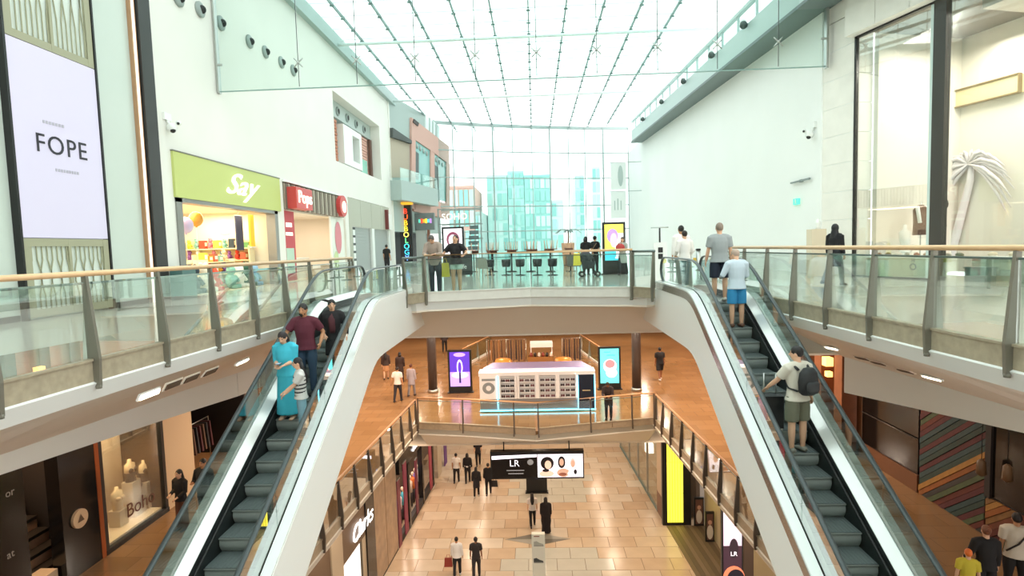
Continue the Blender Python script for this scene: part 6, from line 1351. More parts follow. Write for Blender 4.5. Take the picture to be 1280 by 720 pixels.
# ================================================================ people
QUEUE = []      # (object, voxel) meshes to be fused into one continuous surface in a single pass
SKINS = {'light': '#d9ab8c', 'tan': '#b98560', 'brown': '#8a5a3e'}
def ik(a, b, l1, l2, hint):
    a, b = Vector(a), Vector(b); d = b-a; L = min(d.length, (l1+l2)*.995); u = d.normalized(); b = a+u*L
    x = (l1*l1-l2*l2+L*L)/(2*L); h = math.sqrt(max(0, l1*l1-x*x)); hv = Vector(hint); hv = hv-u*hv.dot(u)
    hv = hv.normalized() if hv.length > 1e-4 else Vector((0, -1, 0)); return a+u*x+hv*h, b
def person(label, loc, face, h=1.72, skin='light', hair=('short', '#1c1714'), top=('tee', '#888888'), bottom=('trousers', '#333333'), shoes='#222222',
           hands=None, legs=((0, 0), (0, 0)), lean=0, head=(0, 0), near=False, extra=None, girth=1.0, group=None):
    """face: heading in degrees, 0 looks away from the camera (+Y), 180 looks at the camera; hands: local targets (right, left)"""
    s = h/1.75; root = thing('person', label, 'person'); vox = .014 if near else .02
    sk = mat('skin_'+skin, SKINS[skin], .55); V = Vector
    hp = V((0, 0, .93)); knees, ankles, hips = [], [], []
    for i, sx in enumerate((1, -1)):
        a, b = R(legs[i][0]), R(legs[i][1]); hpj = hp+V((sx*.092*girth, 0, -.03)); k = hpj+V((sx*.01, math.sin(a)*.43, -math.cos(a)*.43)); an = k+V((0, math.sin(a-b)*.42, -math.cos(a-b)*.42))
        hips.append(hpj); knees.append(k); ankles.append(an)
    drop = min(a.z for a in ankles)-.07
    Lr = R(lean)
    def T(p):      # lean the trunk about the pelvis
        p = V(p)-hp; return hp+V((p.x, p.y*math.cos(Lr)+p.z*math.sin(Lr), -p.y*math.sin(Lr)+p.z*math.cos(Lr)))
    def Z(p): p = V(p); return V((p.x, p.y, p.z-drop))*s
    def Rr(r): return [((q[0]*s, q[1]*s) if isinstance(q, (tuple, list)) else q*s) for q in r]
    g = girth
    spine = [T((0, 0, .84)), T((0, .0, .93)), T((0, .005, 1.06)), T((0, .012, 1.2)), T((0, .008, 1.33)), T((0, 0, 1.42)), T((0, -.004, 1.47))]
    sr = [(.13*g, .09*g), (.16*g, .11*g), (.138*g, .10*g), (.155*g, .115*g), (.17*g, .11*g), (.15*g, .085*g), (.07, .065)]
    shd = [T((sx*.175*g**.5, 0, 1.405)) for sx in (1, -1)]
    hyaw, hnod = R(head[0]), R(head[1]); neck = T((0, -.004, 1.46)); hd = T((0, .02, 1.625))
    hd = neck+Matrix.Rotation(-hnod, 3, 'X') @ (hd-neck)
    HM = Matrix.Rotation(hyaw, 3, 'Z') @ Matrix.Rotation(-hnod-Lr*.6, 3, 'X')
    if hands is None: hands = ((.25, .05, .80), (-.25, .05, .80))
    arms = []
    for i, sx in enumerate((1, -1)):
        tgt = V(hands[i]); e, w_ = ik(shd[i], tgt, .285, .25, (sx*.5, -1, -.2)); arms.append((shd[i], e, w_))
    body = MB()
    body.tube([Z(p) for p in spine], Rr(sr), sk, 14)
    body.tube([Z(neck-V((0, 0, .02))), Z((neck+hd)/2), Z(hd)], Rr([.062, .054, .052]), sk, 10)
    def HP(p): return Z(hd+HM @ V(p))
    body.ball(Z(hd), (.075*s, .092*s, .115*s), sk, 14, 10, HM.to_4x4())
    body.ball(HP((0, .03, -.06)), (.055*s, .058*s, .06*s), sk, 12, 8, HM.to_4x4())
    body.tube([HP((0, .085, .01)), HP((0, .11, -.022)), HP((0, .09, -.035))], Rr([.012, .019, .012]), sk, 8)
    for sx in (1, -1): body.ball(HP((sx*.076, -.005, -.01)), (.013*s, .024*s, .034*s), sk, 8, 6, HM.to_4x4())
    for i, sx in enumerate((1, -1)):
        S_, E_, W_2 = arms[i]; body.tube([Z(S_), Z(S_.lerp(E_, .4)), Z(E_), Z(E_.lerp(W_2, .35)), Z(W_2)], Rr([.05, .048, .041, .042, .03]), sk, 10); body.ball(Z(S_), .05*s, sk, 10, 8)
        body.tube([Z(hips[i]), Z(hips[i].lerp(knees[i], .45)), Z(knees[i]), Z(knees[i].lerp(ankles[i], .35)), Z(ankles[i])], Rr([.092*g, .082*g, .058, .058, .038]), sk, 12)
        ft = ankles[i]; body.tube([Z(ft+V((0, -.05, -.03))), Z(ft+V((0, .05, -.035))), Z(ft+V((0, .15, -.05)))], Rr([(.036, .034), (.042, .034), (.038, .02)]), sk, 10)
    ob = body.build('body', root); QUEUE.append((ob, vox*s))
    # hands: palm, four bent fingers of unequal length, thumb from the side of the palm
    for i, sx in enumerate((1, -1)):
        hm = MB()
        S_, E_, W_2 = arms[i]; d = (W_2-E_).normalized(); up = V((0, 0, 1)); side = d.cross(up); side = side.normalized() if side.length > .2 else V((0, 1, 0)); nrm = side.cross(d)
        if abs(d.z) > .75: side = V((0, 1, 0)); side = (side-d*side.dot(d)).normalized(); nrm = V((-sx, 0, 0))
        th = side*(1 if (side.y if abs(d.z) > .75 else side.x*-sx) > 0 else -1)
        if nrm.z > .3: nrm = -nrm
        hm.tube([Z(W_2-d*.02), Z(W_2+d*.03), Z(W_2+d*.085)], Rr([(.026, .02), (.04, .017), (.042, .014)]), sk, 10, ref=side)
        for k, (o_, l) in enumerate(((.030, .062), (.011, .072), (-.010, .068), (-.030, .052))):
            b0 = W_2+d*.078+side*o_*(1 if th.dot(side) > 0 else -1); b1 = b0+d*l*.5+nrm*l*.12; b2 = b1+d*l*.36+nrm*l*.32
            hm.tube([Z(b0), Z(b1), Z(b2)], Rr([.0098, .0092, .007]), sk, 6)
        b0 = W_2+d*.03+th*.03; b1 = b0+d*.032+th*.026+nrm*.01; hm.tube([Z(b0-th*.012), Z(b1), Z(b1+d*.03+nrm*.008)], Rr([.014, .011, .008]), sk, 6); hm.build('hand', root)
    # eyes, brows and mouth ride on the body as one small face mesh
    fm = MB(); ey = mat('eye_dark', '#1e1614', .3)
    for sx in (1, -1): fm.ball(HP((sx*.031, .083, .012)), (.011*s, .008*s, .006*s), ey, 8, 6); fm.tube([HP((sx*.017, .091, .03)), HP((sx*.045, .080, .031))], .004*s, ey, 5)
    fm.tube([HP((-.022, .083, -.066)), HP((0, .090, -.065)), HP((.022, .083, -.066))], .005*s, mat('lip', '#9a5a50', .5), 5); fm.build('face', root)
    # hair
    st, hc_ = hair; hmm = mat('hair'+hc_, hc_, .55)
    if st != 'hood':
        hb = MB(); n0 = len(hb.v)
        hb.ball(HP((0, -.016, .022)), (.084*s, .099*s, .104*s), hmm, 14, 10, HM.to_4x4())
        if st in ('short', 'cropped'):
            # keep the cap above the ears and clear of the face
            pass
        if st == 'long': hb.tube([HP((0, -.055, .03)), HP((0, -.075, -.1)), Z(T((0, -.10, 1.35))), Z(T((0, -.12, 1.18)))], Rr([(.08, .05), (.095, .05), (.10, .045), (.05, .025)]), hmm, 12)
        if st == 'bob': hb.tube([HP((0, -.04, .03)), HP((0, -.045, -.06)), HP((0, -.05, -.13))], Rr([(.09, .07), (.1, .075), (.09, .06)]), hmm, 12)
        if st == 'bun': hb.ball(HP((0, -.10, .05)), .045*s, hmm, 10, 8)
        if st == 'pony': hb.tube([HP((0, -.09, .06)), HP((.03, -.16, .03)), HP((.12, -.2, .06)), HP((.2, -.2, .07))], Rr([.03, .035, .03, .008]), hmm, 8)
        hb.build('hair', root)
    # garments, each inflated a little from the body and fused the same way
    kind, col = top[0], top[1]; tm = mat('cloth'+col, col, .85); pad = .014
    gar = MB()
    if kind != 'none':
        low = {'tee': .86, 'shirt': .84, 'coat': .62, 'crop': .98, 'dress': .84, 'robe': .84, 'tunic': .7}[kind]
        pts = [T((0, 0, low))]+spine[1:6]+[T((0, -.004, 1.452)), T((0, -.004, 1.48))]; rr = [(.19*g+pad, .135*g+pad)]+[(a+pad+.006, b+pad+.006) for a, b in sr[1:6]]+[(.125, .095), (.082, .08)]
        if low > .93: pts, rr = pts[:1]+pts[2:], rr[:1]+rr[2:]
        gar.tube([Z(p) for p in pts], Rr(rr), tm, 16)
        gar.tube([Z(shd[0]+V((0, 0, .008))), Z(T((.09, -.002, 1.43))), Z(T((-.09, -.002, 1.43))), Z(shd[1]+V((0, 0, .008)))], Rr([.072, .074, .074, .072]), tm, 12, ref=(0, 1, 0))
        slv = {'tee': .75, 'crop': .6}.get(kind, 1.9)
        if len(top) > 2 and top[2] == 'short': slv = .75
        if len(top) > 2 and top[2] == 'three': slv = 1.4
        for i, sx in enumerate((1, -1)):
            S_, E_, W_2 = arms[i]; c0 = S_+V((-sx*.05, 0, .008))
            if slv < 1: gar.tube([Z(c0), Z(S_), Z(S_.lerp(E_, slv))], Rr([.078, .087, .078]), tm, 12)
            else: gar.tube([Z(c0), Z(S_), Z(E_), Z(E_.lerp(W_2, slv-1))], Rr([.078, .086, .062, .047]), tm, 12)
        if kind in ('dress', 'robe', 'coat', 'tunic'):
            hem = {'dress': .10, 'robe': .05, 'coat': .55, 'tunic': .62}[kind]; am = (ankles[0]+ankles[1])/2; km = (knees[0]+knees[1])/2; sp = abs(ankles[0].y-ankles[1].y)/2
            def wv(z): return am.lerp(hp, max(0, min(1, (z-am.z)/(hp.z-am.z)))) + V((0, 0, 0))
            zs = [.95, .8, .6, .35, hem+drop] if hem < .2 else [.95, .8, hem+drop*.5]
            w0 = [(.165*g, .125*g), (.185*g, .145*g), (.2*g, .16), (.215, .17+sp*.6), (.235, .18+sp)]
            gar.tube([Z(V((wv(z).x, wv(z).y, z))) for z in zs], Rr(w0[:len(zs)]), tm, 18)
        if kind == 'robe' or (hair[0] == 'hood'):
            pass
        o = gar.build({'tee': 'shirt', 'shirt': 'shirt', 'coat': 'coat', 'crop': 'top', 'dress': 'dress', 'robe': 'robe', 'tunic': 'tunic'}[kind], root); QUEUE.append((o, vox*s))
    if st == 'hood':
        hb = MB(); hb.ball(HP((0, -.018, .015)), (.098*s, .104*s, .122*s), hmm, 14, 10, HM.to_4x4()); hb.tube([HP((0, -.03, -.05)), Z(T((0, -.01, 1.45))), Z(T((0, 0, 1.34)))], Rr([(.09, .085), (.12, .1), (.175*g, .12)]), hmm, 14); o = hb.build('head_scarf', root); QUEUE.append((o, vox*s))
    bk, bc = bottom[0], bottom[1]
    if bk != 'none':
        bm = mat('cloth'+bc, bc, .85); bt = MB(); bt.tube([Z(T((0, .004, .985))), Z(T((0, 0, .93))), Z(V((0, 0, .84)))], Rr([(.148*g+.002, .104*g+.002), (.162*g+.004, .112*g+.004), (.152*g+.008, .106*g+.008)]), bm, 14)
        fr_ = {'trousers': 2.0, 'jeans': 2.0, 'shorts': .9, 'skirt': 0, 'capri': 1.5, 'minishorts': .45, 'wide': 2.0}[bk]
        for i in (0, 1):
            H_, K_, A_ = hips[i], knees[i], ankles[i]; wd = 1.35 if bk == 'wide' else 1.0
            if fr_ >= 1: bt.tube([Z(H_+V((0, 0, .03))), Z(H_.lerp(K_, .45)), Z(K_), Z(K_.lerp(A_, .4)), Z(K_.lerp(A_, min(.97, fr_-1)))], Rr([.09*g, .096*g, .072*wd, .07*wd, .058*wd*wd]), bm, 12)
            elif fr_ > 0: bt.tube([Z(H_+V((0, 0, .03))), Z(H_.lerp(K_, .4)), Z(H_.lerp(K_, fr_))], Rr([.09*g, .104*g, .098*g]), bm, 12)
        if bk == 'skirt':
            km = (knees[0]+knees[1])/2; bt.tube([Z(V((0, 0, .95))), Z(V((0, 0, .8))), Z(V((km.x, km.y, .5)))], Rr([(.16*g, .12*g), (.18*g, .14*g), (.2*g, .17*g)]), bm, 14)
        o = bt.build({'trousers': 'trousers', 'jeans': 'jeans', 'shorts': 'shorts', 'skirt': 'skirt', 'capri': 'trousers', 'minishorts': 'shorts', 'wide': 'trousers'}[bk], root); QUEUE.append((o, vox*s))
    if shoes:
        sm = mat('shoe'+shoes, shoes, .6)
        for i in (0, 1):
            ft = ankles[i]; sb = MB(); sb.tube([Z(ft+V((0, -.075, -.03))), Z(ft+V((0, -.055, -.02))), Z(ft+V((0, .03, -.02))), Z(ft+V((0, .11, -.038))), Z(ft+V((0, .185, -.048)))], Rr([(.03, .032), (.044, .046), (.048, .046), (.05, .03), (.03, .02)]), sm, 12); sb.build('shoe', root)
    if extra:
        def LP(p): return Z(T(p))
        extra(root, LP, arms, Z, s)
    root.location = loc; root.rotation_euler = (0, 0, R(face))
    if group: root['group'] = group
    return root
def flush_people():
    for o, vx in QUEUE:
        m = o.modifiers.new('r', 'REMESH'); m.mode = 'VOXEL'; m.voxel_size = vx; m.use_smooth_shade = True
        sm = o.modifiers.new('s', 'SMOOTH'); sm.factor = .5; sm.iterations = 4
    dg = bpy.context.evaluated_depsgraph_get()
    for o, vx in QUEUE:
        me = bpy.data.meshes.new_from_object(o.evaluated_get(dg)); old = o.data; mats = list(old.materials); o.modifiers.clear(); o.data = me; me.name = o.name
        if not me.materials:
            for m in mats: me.materials.append(m)
        bpy.data.meshes.remove(old)
# --- things carried (children of nobody: they are separate things, placed afterwards by the arm position)
def world(root, p): return Matrix.Translation(root.location) @ Matrix.Rotation(root.rotation_euler.z, 4, 'Z') @ Vector(p)
NOSE = lambda Y: (Y-YT)*T30
def on_step(px, py):
    """point on the step treads below a pixel: walk along the ray to the stair surface"""
    d = ray(px, py); t = 2.0
    while t < 40:
        p = CAM+d*t; k = math.ceil((YT-p.y)/.4-1e-6); zs = (YT-.4*k-YT)*T30 if p.y < YT else 0
        if p.z <= zs+.004: return Vector((p.x, p.y, zs+.004))
        t += .01
def sy(k): return YT-.4*k+.2          # middle of step k
# ---- descending escalator
def estep(px, py):     # nearest step middle for a foot pixel
    p = on_step(px, py); k = round((YT-p.y)/.4+.5); return Vector((p.x, sy(k), (-.4*k)*T30+.006)), k
# ---- descending escalator (they face the camera)
def ez(y): k = math.ceil((YT-y)/.4-1e-6); return -.4*k*T30+.008
def at_e(x, y): return (x, y, ez(y))
def sandals(root, LP, arms, Z, s): pass
person('woman in a long turquoise dress looking down at her phone on the escalator', at_e(-4.48, 9.86), 180, 1.60, 'light', ('bob', '#241a1c'), ('dress', '#3fb6cc', 'three'), ('none', ''), '#c9a58a', hands=((.10, .20, 1.08), (-.06, .22, 1.08)), head=(0, 28), near=True)
person('bearded man in a maroon T-shirt holding the escalator handrail with a bent elbow', at_e(-4.42, 10.62), 180, 1.76, 'tan', ('short', '#1a1413'), ('tee', '#5a2230'), ('jeans', '#2f4256'), '#2a2a2c', hands=((.50, .22, .92), (-.30, .05, .98)), head=(0, 10), near=True, girth=1.08,
       extra=lambda root, LP, arms, Z, s: MB().tube([LP((-.05, .085, 1.545)), LP((0, .115, 1.52)), LP((.05, .085, 1.545))], [.02*s, .034*s, .02*s], mat('beard', '#1a1413', .7), 8).build('beard', root))
person('woman in black with swept-back ponytail and burgundy scarf standing on the escalator', at_e(-4.02, 11.02), 192, 1.56, 'light', ('pony', '#161212'), ('shirt', '#1b1a1c'), ('skirt', '#1f1c1e'), '#5a463c', hands=((.17, .18, .98), (-.30, .16, .94)), head=(12, 10), near=True,
       extra=lambda root, LP, arms, Z, s: MB().tube([LP((0, .075, 1.42)), LP((.01, .125, 1.3)), LP((.0, .13, 1.12)), LP((0, .12, 1.0))], [(.06*s, .03*s), (.075*s, .03*s), (.07*s, .02*s), (.06*s, .02*s)], mat('burgundy_scarf', '#4a2026', .8), 10).build('scarf', root))
person('girl with very long black hair in a striped top and pale jeans on the escalator', at_e(-4.07, 9.46), 118, 1.40, 'light', ('long', '#141012'), ('tee', '#c9c9c4'), ('jeans', '#7fa3b2'), '#c89a84', hands=((.12, .30, 1.02), (-.05, .32, 1.0)), head=(0, 8), near=True,
       extra=lambda root, LP, arms, Z, s: [MB().tube([LP((0, .006, z)), LP((0, .008, z+.03))], [((.176 if z > 1.15 else .168)*s, (.135 if z > 1.15 else .126)*s)]*2, mat('black_stripe', '#26262a', .8), 16, caps=False).build('stripe', root) for z in (.92, 1.0, 1.08, 1.16, 1.24, 1.32)])
p_ = Vector(at_e(-4.48, 9.86))
t = thing('phone', 'small dark phone held by the woman in the turquoise dress', 'phone', (p_.x, p_.y-.24, p_.z+1.0)); mb = MB(); mb.box((p_.x-.02, p_.y-.255, p_.z+1.04), (.075, .12, .012), DARK); mb.build('case', t); mb = MB(); mb.box((p_.x-.02, p_.y-.255, p_.z+1.048), (.066, .105, .004), mat('phone_screen', '#9ab0c0', .2, 0, .2)); mb.build('screen', t)
# ---- ascending escalator (seen from behind)
person('man in a grey T-shirt and navy shorts riding up near the escalator head', (4.07, 12.72, .006), -4, 1.72, 'light', ('cropped', '#8a7a6c'), ('tee', '#9aa0a0'), ('shorts', '#1f2636'), '#d8d2c8', hands=((.27, .05, .80), (-.28, .10, .86)), near=True, girth=1.12)
person('man in a pale blue shirt and bright blue shorts reading a phone on the escalator', at_e(4.14, 11.86), 4, 1.62, 'light', ('cropped', '#b09a8a'), ('shirt', '#c3d2dc'), ('shorts', '#2f86b8'), '#6a4a3a', hands=((.16, .26, 1.05), (-.24, .26, 1.10)), head=(20, 22), near=True, girth=1.08)
pb = at_e(4.12, 9.08)
person('man in a cream T-shirt and olive shorts with a black backpack on the escalator', pb, 18, 1.70, 'light', ('short', '#17120f'), ('tee', '#cfcabb'), ('shorts', '#6a6a58'), '#8a8a80', hands=((.30, .02, .84), (-.30, .34, 1.02)), head=(38, 5), near=True, girth=1.1)
bp = Vector(pb); M_ = Matrix.Translation(bp) @ Matrix.Rotation(R(18), 4, 'Z')
t = thing('backpack', 'black rounded backpack worn by the man in the cream T-shirt', 'backpack', bp+Vector((0, 0, .9)))
BKM = mat('backpack_black', '#232526', .7); mb = MB(); mb.tube([M_ @ Vector((0.02, -.20, z)) for z in (.98, 1.03, 1.18, 1.32, 1.40)], [(.11, .07), (.165, .095), (.175, .105), (.155, .09), (.09, .05)], BKM, 14, ref=M_.to_3x3() @ Vector((1, 0, 0))); mb.build('main_bag', t)
mb = MB(); mb.tube([M_ @ Vector((.02, -.30, z)) for z in (1.02, 1.07, 1.17, 1.2)], [(.09, .03), (.12, .04), (.12, .04), (.08, .02)], mat('backpack_pocket', '#2e3031', .7), 12, ref=M_.to_3x3() @ Vector((1, 0, 0))); mb.build('front_pocket', t)
for sx in (-1, 1): mb = MB(); mb.tube([M_ @ Vector((sx*.10, -.13, 1.36)), M_ @ Vector((sx*.125, -.03, 1.445)), M_ @ Vector((sx*.12, .10, 1.38)), M_ @ Vector((sx*.14, .135, 1.22)), M_ @ Vector((sx*.165, 0, 1.06)), M_ @ Vector((sx*.12, -.14, 1.03))], [(.028, .010)]*6, BKM, 8); mb.build('strap', t)
q = Vector(at_e(3.86, 9.46)); t = thing('trolley_case', 'small black trolley case with chrome wheels on the step before the backpack man', 'suitcase', q)
mb = MB(); mb.span((q.x-.13, q.y-.1, q.z+.06), (q.x+.17, q.y+.12, q.z+.6), mat('case_black', '#1e1f20', .5)); mb.build('shell', t); mb = MB(); mb.tube([(q.x-.08, q.y+.1, q.z+.6), (q.x-.08, q.y+.1, q.z+.95), (q.x+.12, q.y+.1, q.z+.95), (q.x+.12, q.y+.1, q.z+.6)], .012, STEEL, 6); mb.build('handle', t)
for sx in (-.1, .14): mb = MB(); mb.tube([(q.x+sx-.015, q.y-.06, q.z+.045), (q.x+sx+.015, q.y-.06, q.z+.045)], .045, STEEL, 12); mb.build('wheel', t)
# ---- escalator head
q = onz(850, 356, 0); person('woman in a white blouse and jeans stepping off the ascending escalator', (4.32, 16.6, 0), 10, 1.66, 'light', ('bun', '#2a1f1c'), ('shirt', '#ece8e2'), ('jeans', '#6f93a0'), '#d8d0c8', hands=((.22, .15, .95), (-.2, .2, 1.0)), legs=((10, 6), (-8, 4)), near=True)
person('dark-haired man in a white shirt walking ahead of the woman in the white blouse', (4.45, 17.5, 0), 4, 1.84, 'tan', ('short', '#17130f'), ('shirt', '#eeeae6'), ('trousers', '#8a9390'), '#3a3a3a', near=True, legs=((12, 6), (-10, 6)))
q = onz(1043, 357, 0); person('woman in a black hooded coat and grey trousers walking by the white wall', (q.x, q.y, 0), -62, 1.72, 'tan', ('hood', '#16161a'), ('coat', '#17171b'), ('trousers', '#6f706c'), '#2a2a2a', legs=((18, 10), (-18, 14)), near=True)
# ---- bridge and food court
person('man in a taupe shirt leaning on the bridge rail with bowed head', (-2.95, 16.74, 0), 175, 1.84, 'light', ('cropped', '#5a5450'), ('shirt', '#a8968a'), ('trousers', '#2c3440'), '#8a8a88', hands=((.14, .46, 1.12), (-.12, .46, 1.12)), lean=17, head=(0, 30), near=True)
person('woman in a black top and pale green shorts leaning back by the bridge rail', (-2.36, 17.0, 0), 170, 1.74, 'light', ('long', '#3a2a26'), ('tee', '#1c1a1c'), ('minishorts', '#c3d8cc'), '#e6e2dc', hands=((.34, .30, 1.14), (-.34, .30, 1.14)), near=True, head=(0, -8))
carrier((-2.72, 17.15, .50), .26, .42, '#e3d24a', 'lime yellow carrier bag hanging beside the woman in pale green shorts')
q = onz(733, 344, 0); person('person dressed in black with bushy hair standing by the stroller', (q.x, q.y, 0), -25, 1.70, 'tan', ('bob', '#141214'), ('tee', '#1a1a1c'), ('trousers', '#1c1c20'), '#222222', hands=((.22, .3, .98), (-.25, .1, .82)))
q = onz(744.5, 343, 0); person('person in a black T-shirt with a strap across the back by the stroller', (q.x, q.y+.1, 0), -40, 1.72, 'light', ('short', '#141214'), ('tee', '#1c1b1d'), ('trousers', '#222226'), '#222222', hands=((.25, .1, .8), (-.18, .3, 1.0)),
       extra=lambda root, LP, arms, Z, s: MB().tube([LP((.15, -.06, 1.43)), LP((.05, -.145, 1.25)), LP((-.12, -.13, 1.02))], .012*s, mat('strap_tan', '#9a8468', .7), 6).build('strap', root))
q = onz(777, 343, 0); person('woman in a pale grey coat carrying a red bundle past the yellow advert', (q.x, q.y-.4, 0), 150, 1.64, 'light', ('bob', '#6a5a50'), ('coat', '#b3b6ae'), ('trousers', '#26282c'), '#1c1c1e', hands=((.12, .28, 1.12), (-.12, .28, 1.12)), legs=((14, 6), (-14, 10)))
w_ = Vector((q.x-.14, q.y-.66, 1.08)); t = thing('red_bundle', 'rounded red bundle carried by the woman in the grey coat', 'bag', w_); mb = MB(); mb.ball(w_+Vector((0, 0, .1)), (.2, .12, .17), mat('red_cloth', '#b8403c', .7), 12, 8); mb.build('sack', t); mb = MB(); mb.tube([w_+Vector((-.08, 0, .25)), w_+Vector((0, 0, .34)), w_+Vector((.08, 0, .25))], .014, mat('red_cloth'), 6); mb.build('knot', t)
# ---- toy shop side walkway
person('dark-haired person in a charcoal jacket on the walkway outside the slatted shop', (onz(431, 332, 0).x, 31.0, 0), 60, 1.66, 'light', ('bob', '#181214'), ('shirt', '#3a3634'), ('trousers', '#2a2a2c'), '#222222')
person('person in black outside the shuttered shop front', (-8.9, 34.0, 0), -20, 1.70, 'tan', ('short', '#141212'), ('tee', '#1c1c1e'), ('trousers', '#2a2a30'), '#222222')
# ---- middle level
q = onz(222, 664, L1); person('woman with dark hair in a black top and brown trousers by the lingerie window', (-9.75, 14.6, L1), 165, 1.66, 'light', ('long', '#1c1414'), ('shirt', '#1c1818'), ('wide', '#6a4330'), '#2a2020', near=True, hands=((.12, .24, 1.08), (-.12, .24, 1.02)))
person('tall man in black carrying a paper cup by the cream wall', (-9.32, 15.0, L1), 176, 1.80, 'tan', ('cropped', '#1a1412'), ('shirt', '#191717'), ('trousers', '#1f2226'), '#1a1a1a', near=True, hands=((.14, .28, 1.18), (-.26, .05, .82)), girth=1.1)
person('man in a dark navy shirt and shorts walking behind the escalator', (-9.7, 19.0, L1), 20, 1.74, 'light', ('short', '#1a1414'), ('tee', '#22283a'), ('shorts', '#1f2634'), '#8a8078', near=True, legs=((16, 8), (-16, 10)))
def walk(a): return ((a, a*.5), (-a, a*.7))
q = onz(483, 474, L1); person('woman with long dark hair in a tan skirt on the middle-level floor', (q.x, q.y, L1), 10, 1.66, 'light', ('long', '#1c1414'), ('shirt', '#3a2c28'), ('skirt', '#b08058'), '#3a2a22', legs=walk(10))
q = onz(498, 502, L1); person('man in a white shirt and dark trousers walking beside the column', (q.x, q.y, L1), -8, 1.74, 'tan', ('short', '#1c1414'), ('tee', '#d9d0c8'), ('trousers', '#2a262a'), '#1c1a1a', legs=walk(14), hands=((.26, .05, .8), (-.34, -.02, .84)))
q = onz(515, 495, L1); person('woman in a lilac grey tunic walking with the man in the white shirt', (q.x, q.y, L1), -12, 1.64, 'tan', ('bun', '#5a3020'), ('tunic', '#a39aa0'), ('trousers', '#8a8486'), '#3a3232', legs=walk(12))
q = onz(501, 478, L1); person('person in dark clothes walking ahead of the couple by the column', (q.x, q.y, L1), 0, 1.72, 'brown', ('bob', '#141010'), ('coat', '#33221c'), ('trousers', '#2a2020'), '#1c1a1a', legs=walk(12))
q = onz(556, 440, L1); person('distant person in black trousers past the dark column', (q.x, q.y, L1), 5, 1.72, 'tan', ('short', '#1c1414'), ('shirt', '#3a3030'), ('trousers', '#1c1a1c'), '#1c1a1a', legs=walk(16))
q = onz(825, 475, L1); person('man in black T-shirt and shorts with white socks walking away past the column', (q.x, q.y, L1), 8, 1.80, 'brown', ('cropped', '#141010'), ('tee', '#1a1718'), ('shorts', '#1c1a1c'), '#d8d4d0', legs=walk(16), girth=1.1)
q = ony(761, 490, 23.9); person('person in dark clothes leaning on the middle-level rail before the cyan pylon', (2.95, 23.75, L1), 165, 1.70, 'brown', ('short', '#141010'), ('shirt', '#2a1f1e'), ('trousers', '#20242c'), '#1c1a1a', lean=14, hands=((.12, .46, 1.10), (-.12, .46, 1.10)), head=(0, 20))
person('woman in a black dress with a bun on the middle-level floor by the plank wall', (8.68, 11.1, L1), -10, 1.68, 'light', ('bun', '#7a4a34'), ('shirt', '#1a1819'), ('wide', '#1c1a1c'), '#2a2020', near=True, hands=((.24, .05, .82), (-.28, .18, .95)), girth=1.05)
person('man in a white T-shirt with a dark shoulder strap by the plank wall', (9.5, 11.4, L1), -25, 1.78, 'tan', ('short', '#1c1413'), ('tee', '#d2c8b8'), ('trousers', '#1f1d1d'), '#2a2020', near=True, girth=1.1,
       extra=lambda root, LP, arms, Z, s: MB().tube([LP((.16, .0, 1.47)), LP((.12, -.12, 1.36)), LP((.0, -.155, 1.18)), LP((-.17, -.08, .98))], .016*s, mat('strap_dark', '#2a2422', .7), 6).build('strap', root))
t = person('child in a yellow patterned dress with an orange hat by the woman in black', (8.2, 10.9, L1), -20, 1.32, 'light', ('short', '#e0702a'), ('dress', '#c9b83a', 'short'), ('none', ''), '#3a3030', near=True)
# ---- ground level
q = onz(572, 720, L0); person('man in a white shirt and black trousers carrying a red bag on the ground floor', (q.x, q.y, L0), 0, 1.66, 'tan', ('cropped', '#1a1413'), ('shirt', '#e6e0da'), ('trousers', '#1c1a1c'), '#e0dcd8', legs=walk(10))
carrier((q.x-.36, q.y, L0+.42), .34, .36, '#8a2f22', 'dark red carrier bag in the hand of the man in the white shirt')
q = onz(596, 722, L0); person('person in a dark grey T-shirt and trousers walking beside the white shirt', (q.x, q.y, L0), 2, 1.72, 'brown', ('cropped', '#14100f'), ('tee', '#2c2625'), ('trousers', '#2c2828'), '#1c1a1a', legs=walk(12))
q = onz(666, 658, L0); person('woman in a pale blouse and black trousers beside the robed figure', (q.x, q.y, L0), 5, 1.66, 'light', ('long', '#1c1213'), ('tee', '#e0d4cc'), ('trousers', '#1a181a'), '#1a1a1a', legs=walk(14))
q = onz(683, 666, L0); person('figure in a long black robe and head scarf walking on the ground floor', (q.x, q.y, L0), 0, 1.70, 'tan', ('hood', '#1d1516'), ('robe', '#211718'), ('none', ''), '#1a1a1a', girth=1.25)
q = onz(571, 603, L0); person('man in a white T-shirt and black trousers walking far along the ground floor', (q.x, q.y, L0), -4, 1.72, 'tan', ('short', '#1c1413'), ('tee', '#e2dcd4'), ('trousers', '#221e20'), '#1a1a1a', legs=walk(10))
q = onz(585, 603, L0); person('person in black with a white belt bag walking far along the ground floor', (q.x, q.y, L0), 4, 1.72, 'tan', ('bob', '#1c1413'), ('shirt', '#1a1719'), ('trousers', '#1c191c'), '#1a1a1a', legs=walk(10),
       extra=lambda root, LP, arms, Z, s: MB().tube([LP((-.17, -.02, .98)), LP((0, -.15, .98)), LP((.17, -.02, .98))], [(.02*s, .04*s)]*3, mat('white_bag', '#e6e2dc', .6), 8).build('belt_bag', root))
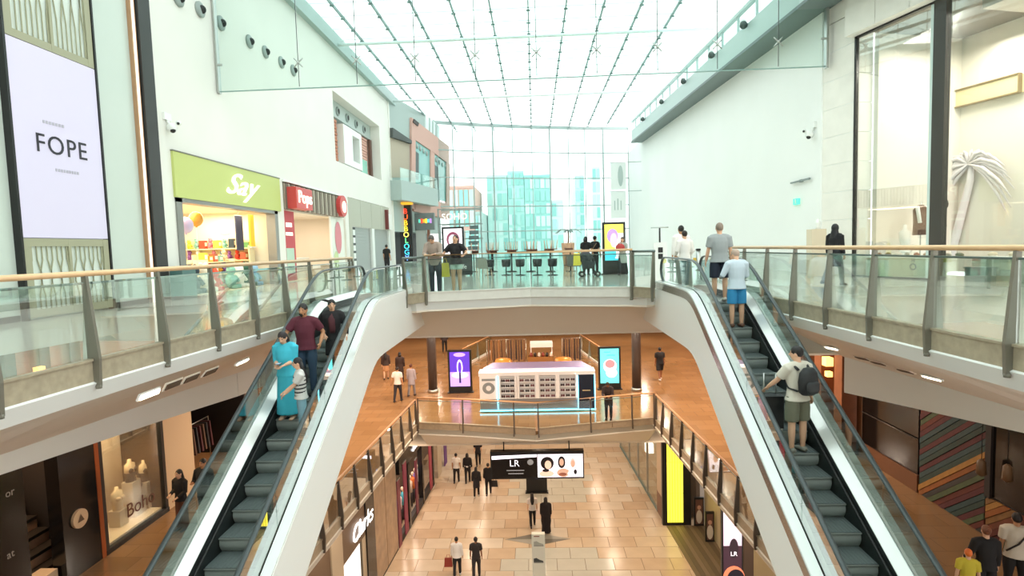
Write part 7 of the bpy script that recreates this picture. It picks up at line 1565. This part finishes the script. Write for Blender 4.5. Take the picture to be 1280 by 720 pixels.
q = onz(596, 621, L0); person('woman in a long black coat walking nearest the dark blue screen', (q.x, q.y, L0), 0, 1.66, 'light', ('long', '#1a1212'), ('coat', '#232024'), ('trousers', '#1c191c'), '#d8d0c8', legs=walk(10))
q = onz(611, 618, L0); person('man in a black jacket carrying a dark bag beside the woman in the long coat', (q.x, q.y, L0), 3, 1.76, 'tan', ('short', '#1a1212'), ('shirt', '#1c191c'), ('trousers', '#1a171a'), '#1a1a1a', legs=walk(14))
q2 = q; carrier((q2.x+.34, q2.y, L0+.44), .34, .34, '#211c1e', 'dark carrier bag in the hand of the man in the black jacket')
q = onz(598, 582, L0); person('distant person in black with bare arms far along the ground floor', (q.x, q.y, L0), 8, 1.72, 'light', ('short', '#1c1413'), ('tee', '#232024'), ('trousers', '#1c191c'), '#1a1a1a', legs=walk(16))
flush_people()
# ================================================================ lamps of the middle and ground level
def downlight(x, y, z, power, label, group, col='#ffead2', r=.09, size=.5):
    t = thing('downlight', label, 'ceiling light', (x, y, z), group)
    mb = MB(); mb.lathe((x, y, z-.02), [(r*.8, .0), (r*1.25, 0), (r*1.25, .02), (r*.8, .02)], WHITE2, 12); mb.build('trim_ring', t)
    mb = MB(); mb.lathe((x, y, z-.012), [(r*.8, 0), (r*.8, .008)], mat('lamp_glow', '#ffd9a8', .5, 0, 12), 12); mb.build('lens', t)
    lamp('lamp', (x, y, z-.06), size, power, col, parent=t)
for y in (8, 12, 16):
    for x in (-9.7, 9.6): downlight(x, y, -2.16 if abs(x) > 7.5 and y < 13 else -1.6, 6, 'small recessed warm ceiling light over the middle-level walkway by the shops', 'middle walkway lights')
for y in (20.5, 25, 30, 36, 43):
    for x in (-8, -3, 3, 8): downlight(x, y, -1.56, 100, 'small recessed warm ceiling light over the middle-level hall', 'middle hall lights')
for y in (27, 31, 35, 40):
    for x in (-4, 0, 4): downlight(x, y, L1-1.68, 22, 'small recessed warm ceiling light over the ground-level mall', 'ground mall lights', '#ffe6cb')
for y in (13, 17, 21, 24.5):
    for x in (-6.2, 6.2): downlight(x, y, L1-.47, 18, 'small recessed warm ceiling light under the middle-level walkway edge', 'ground edge lights', '#ffe6cb')
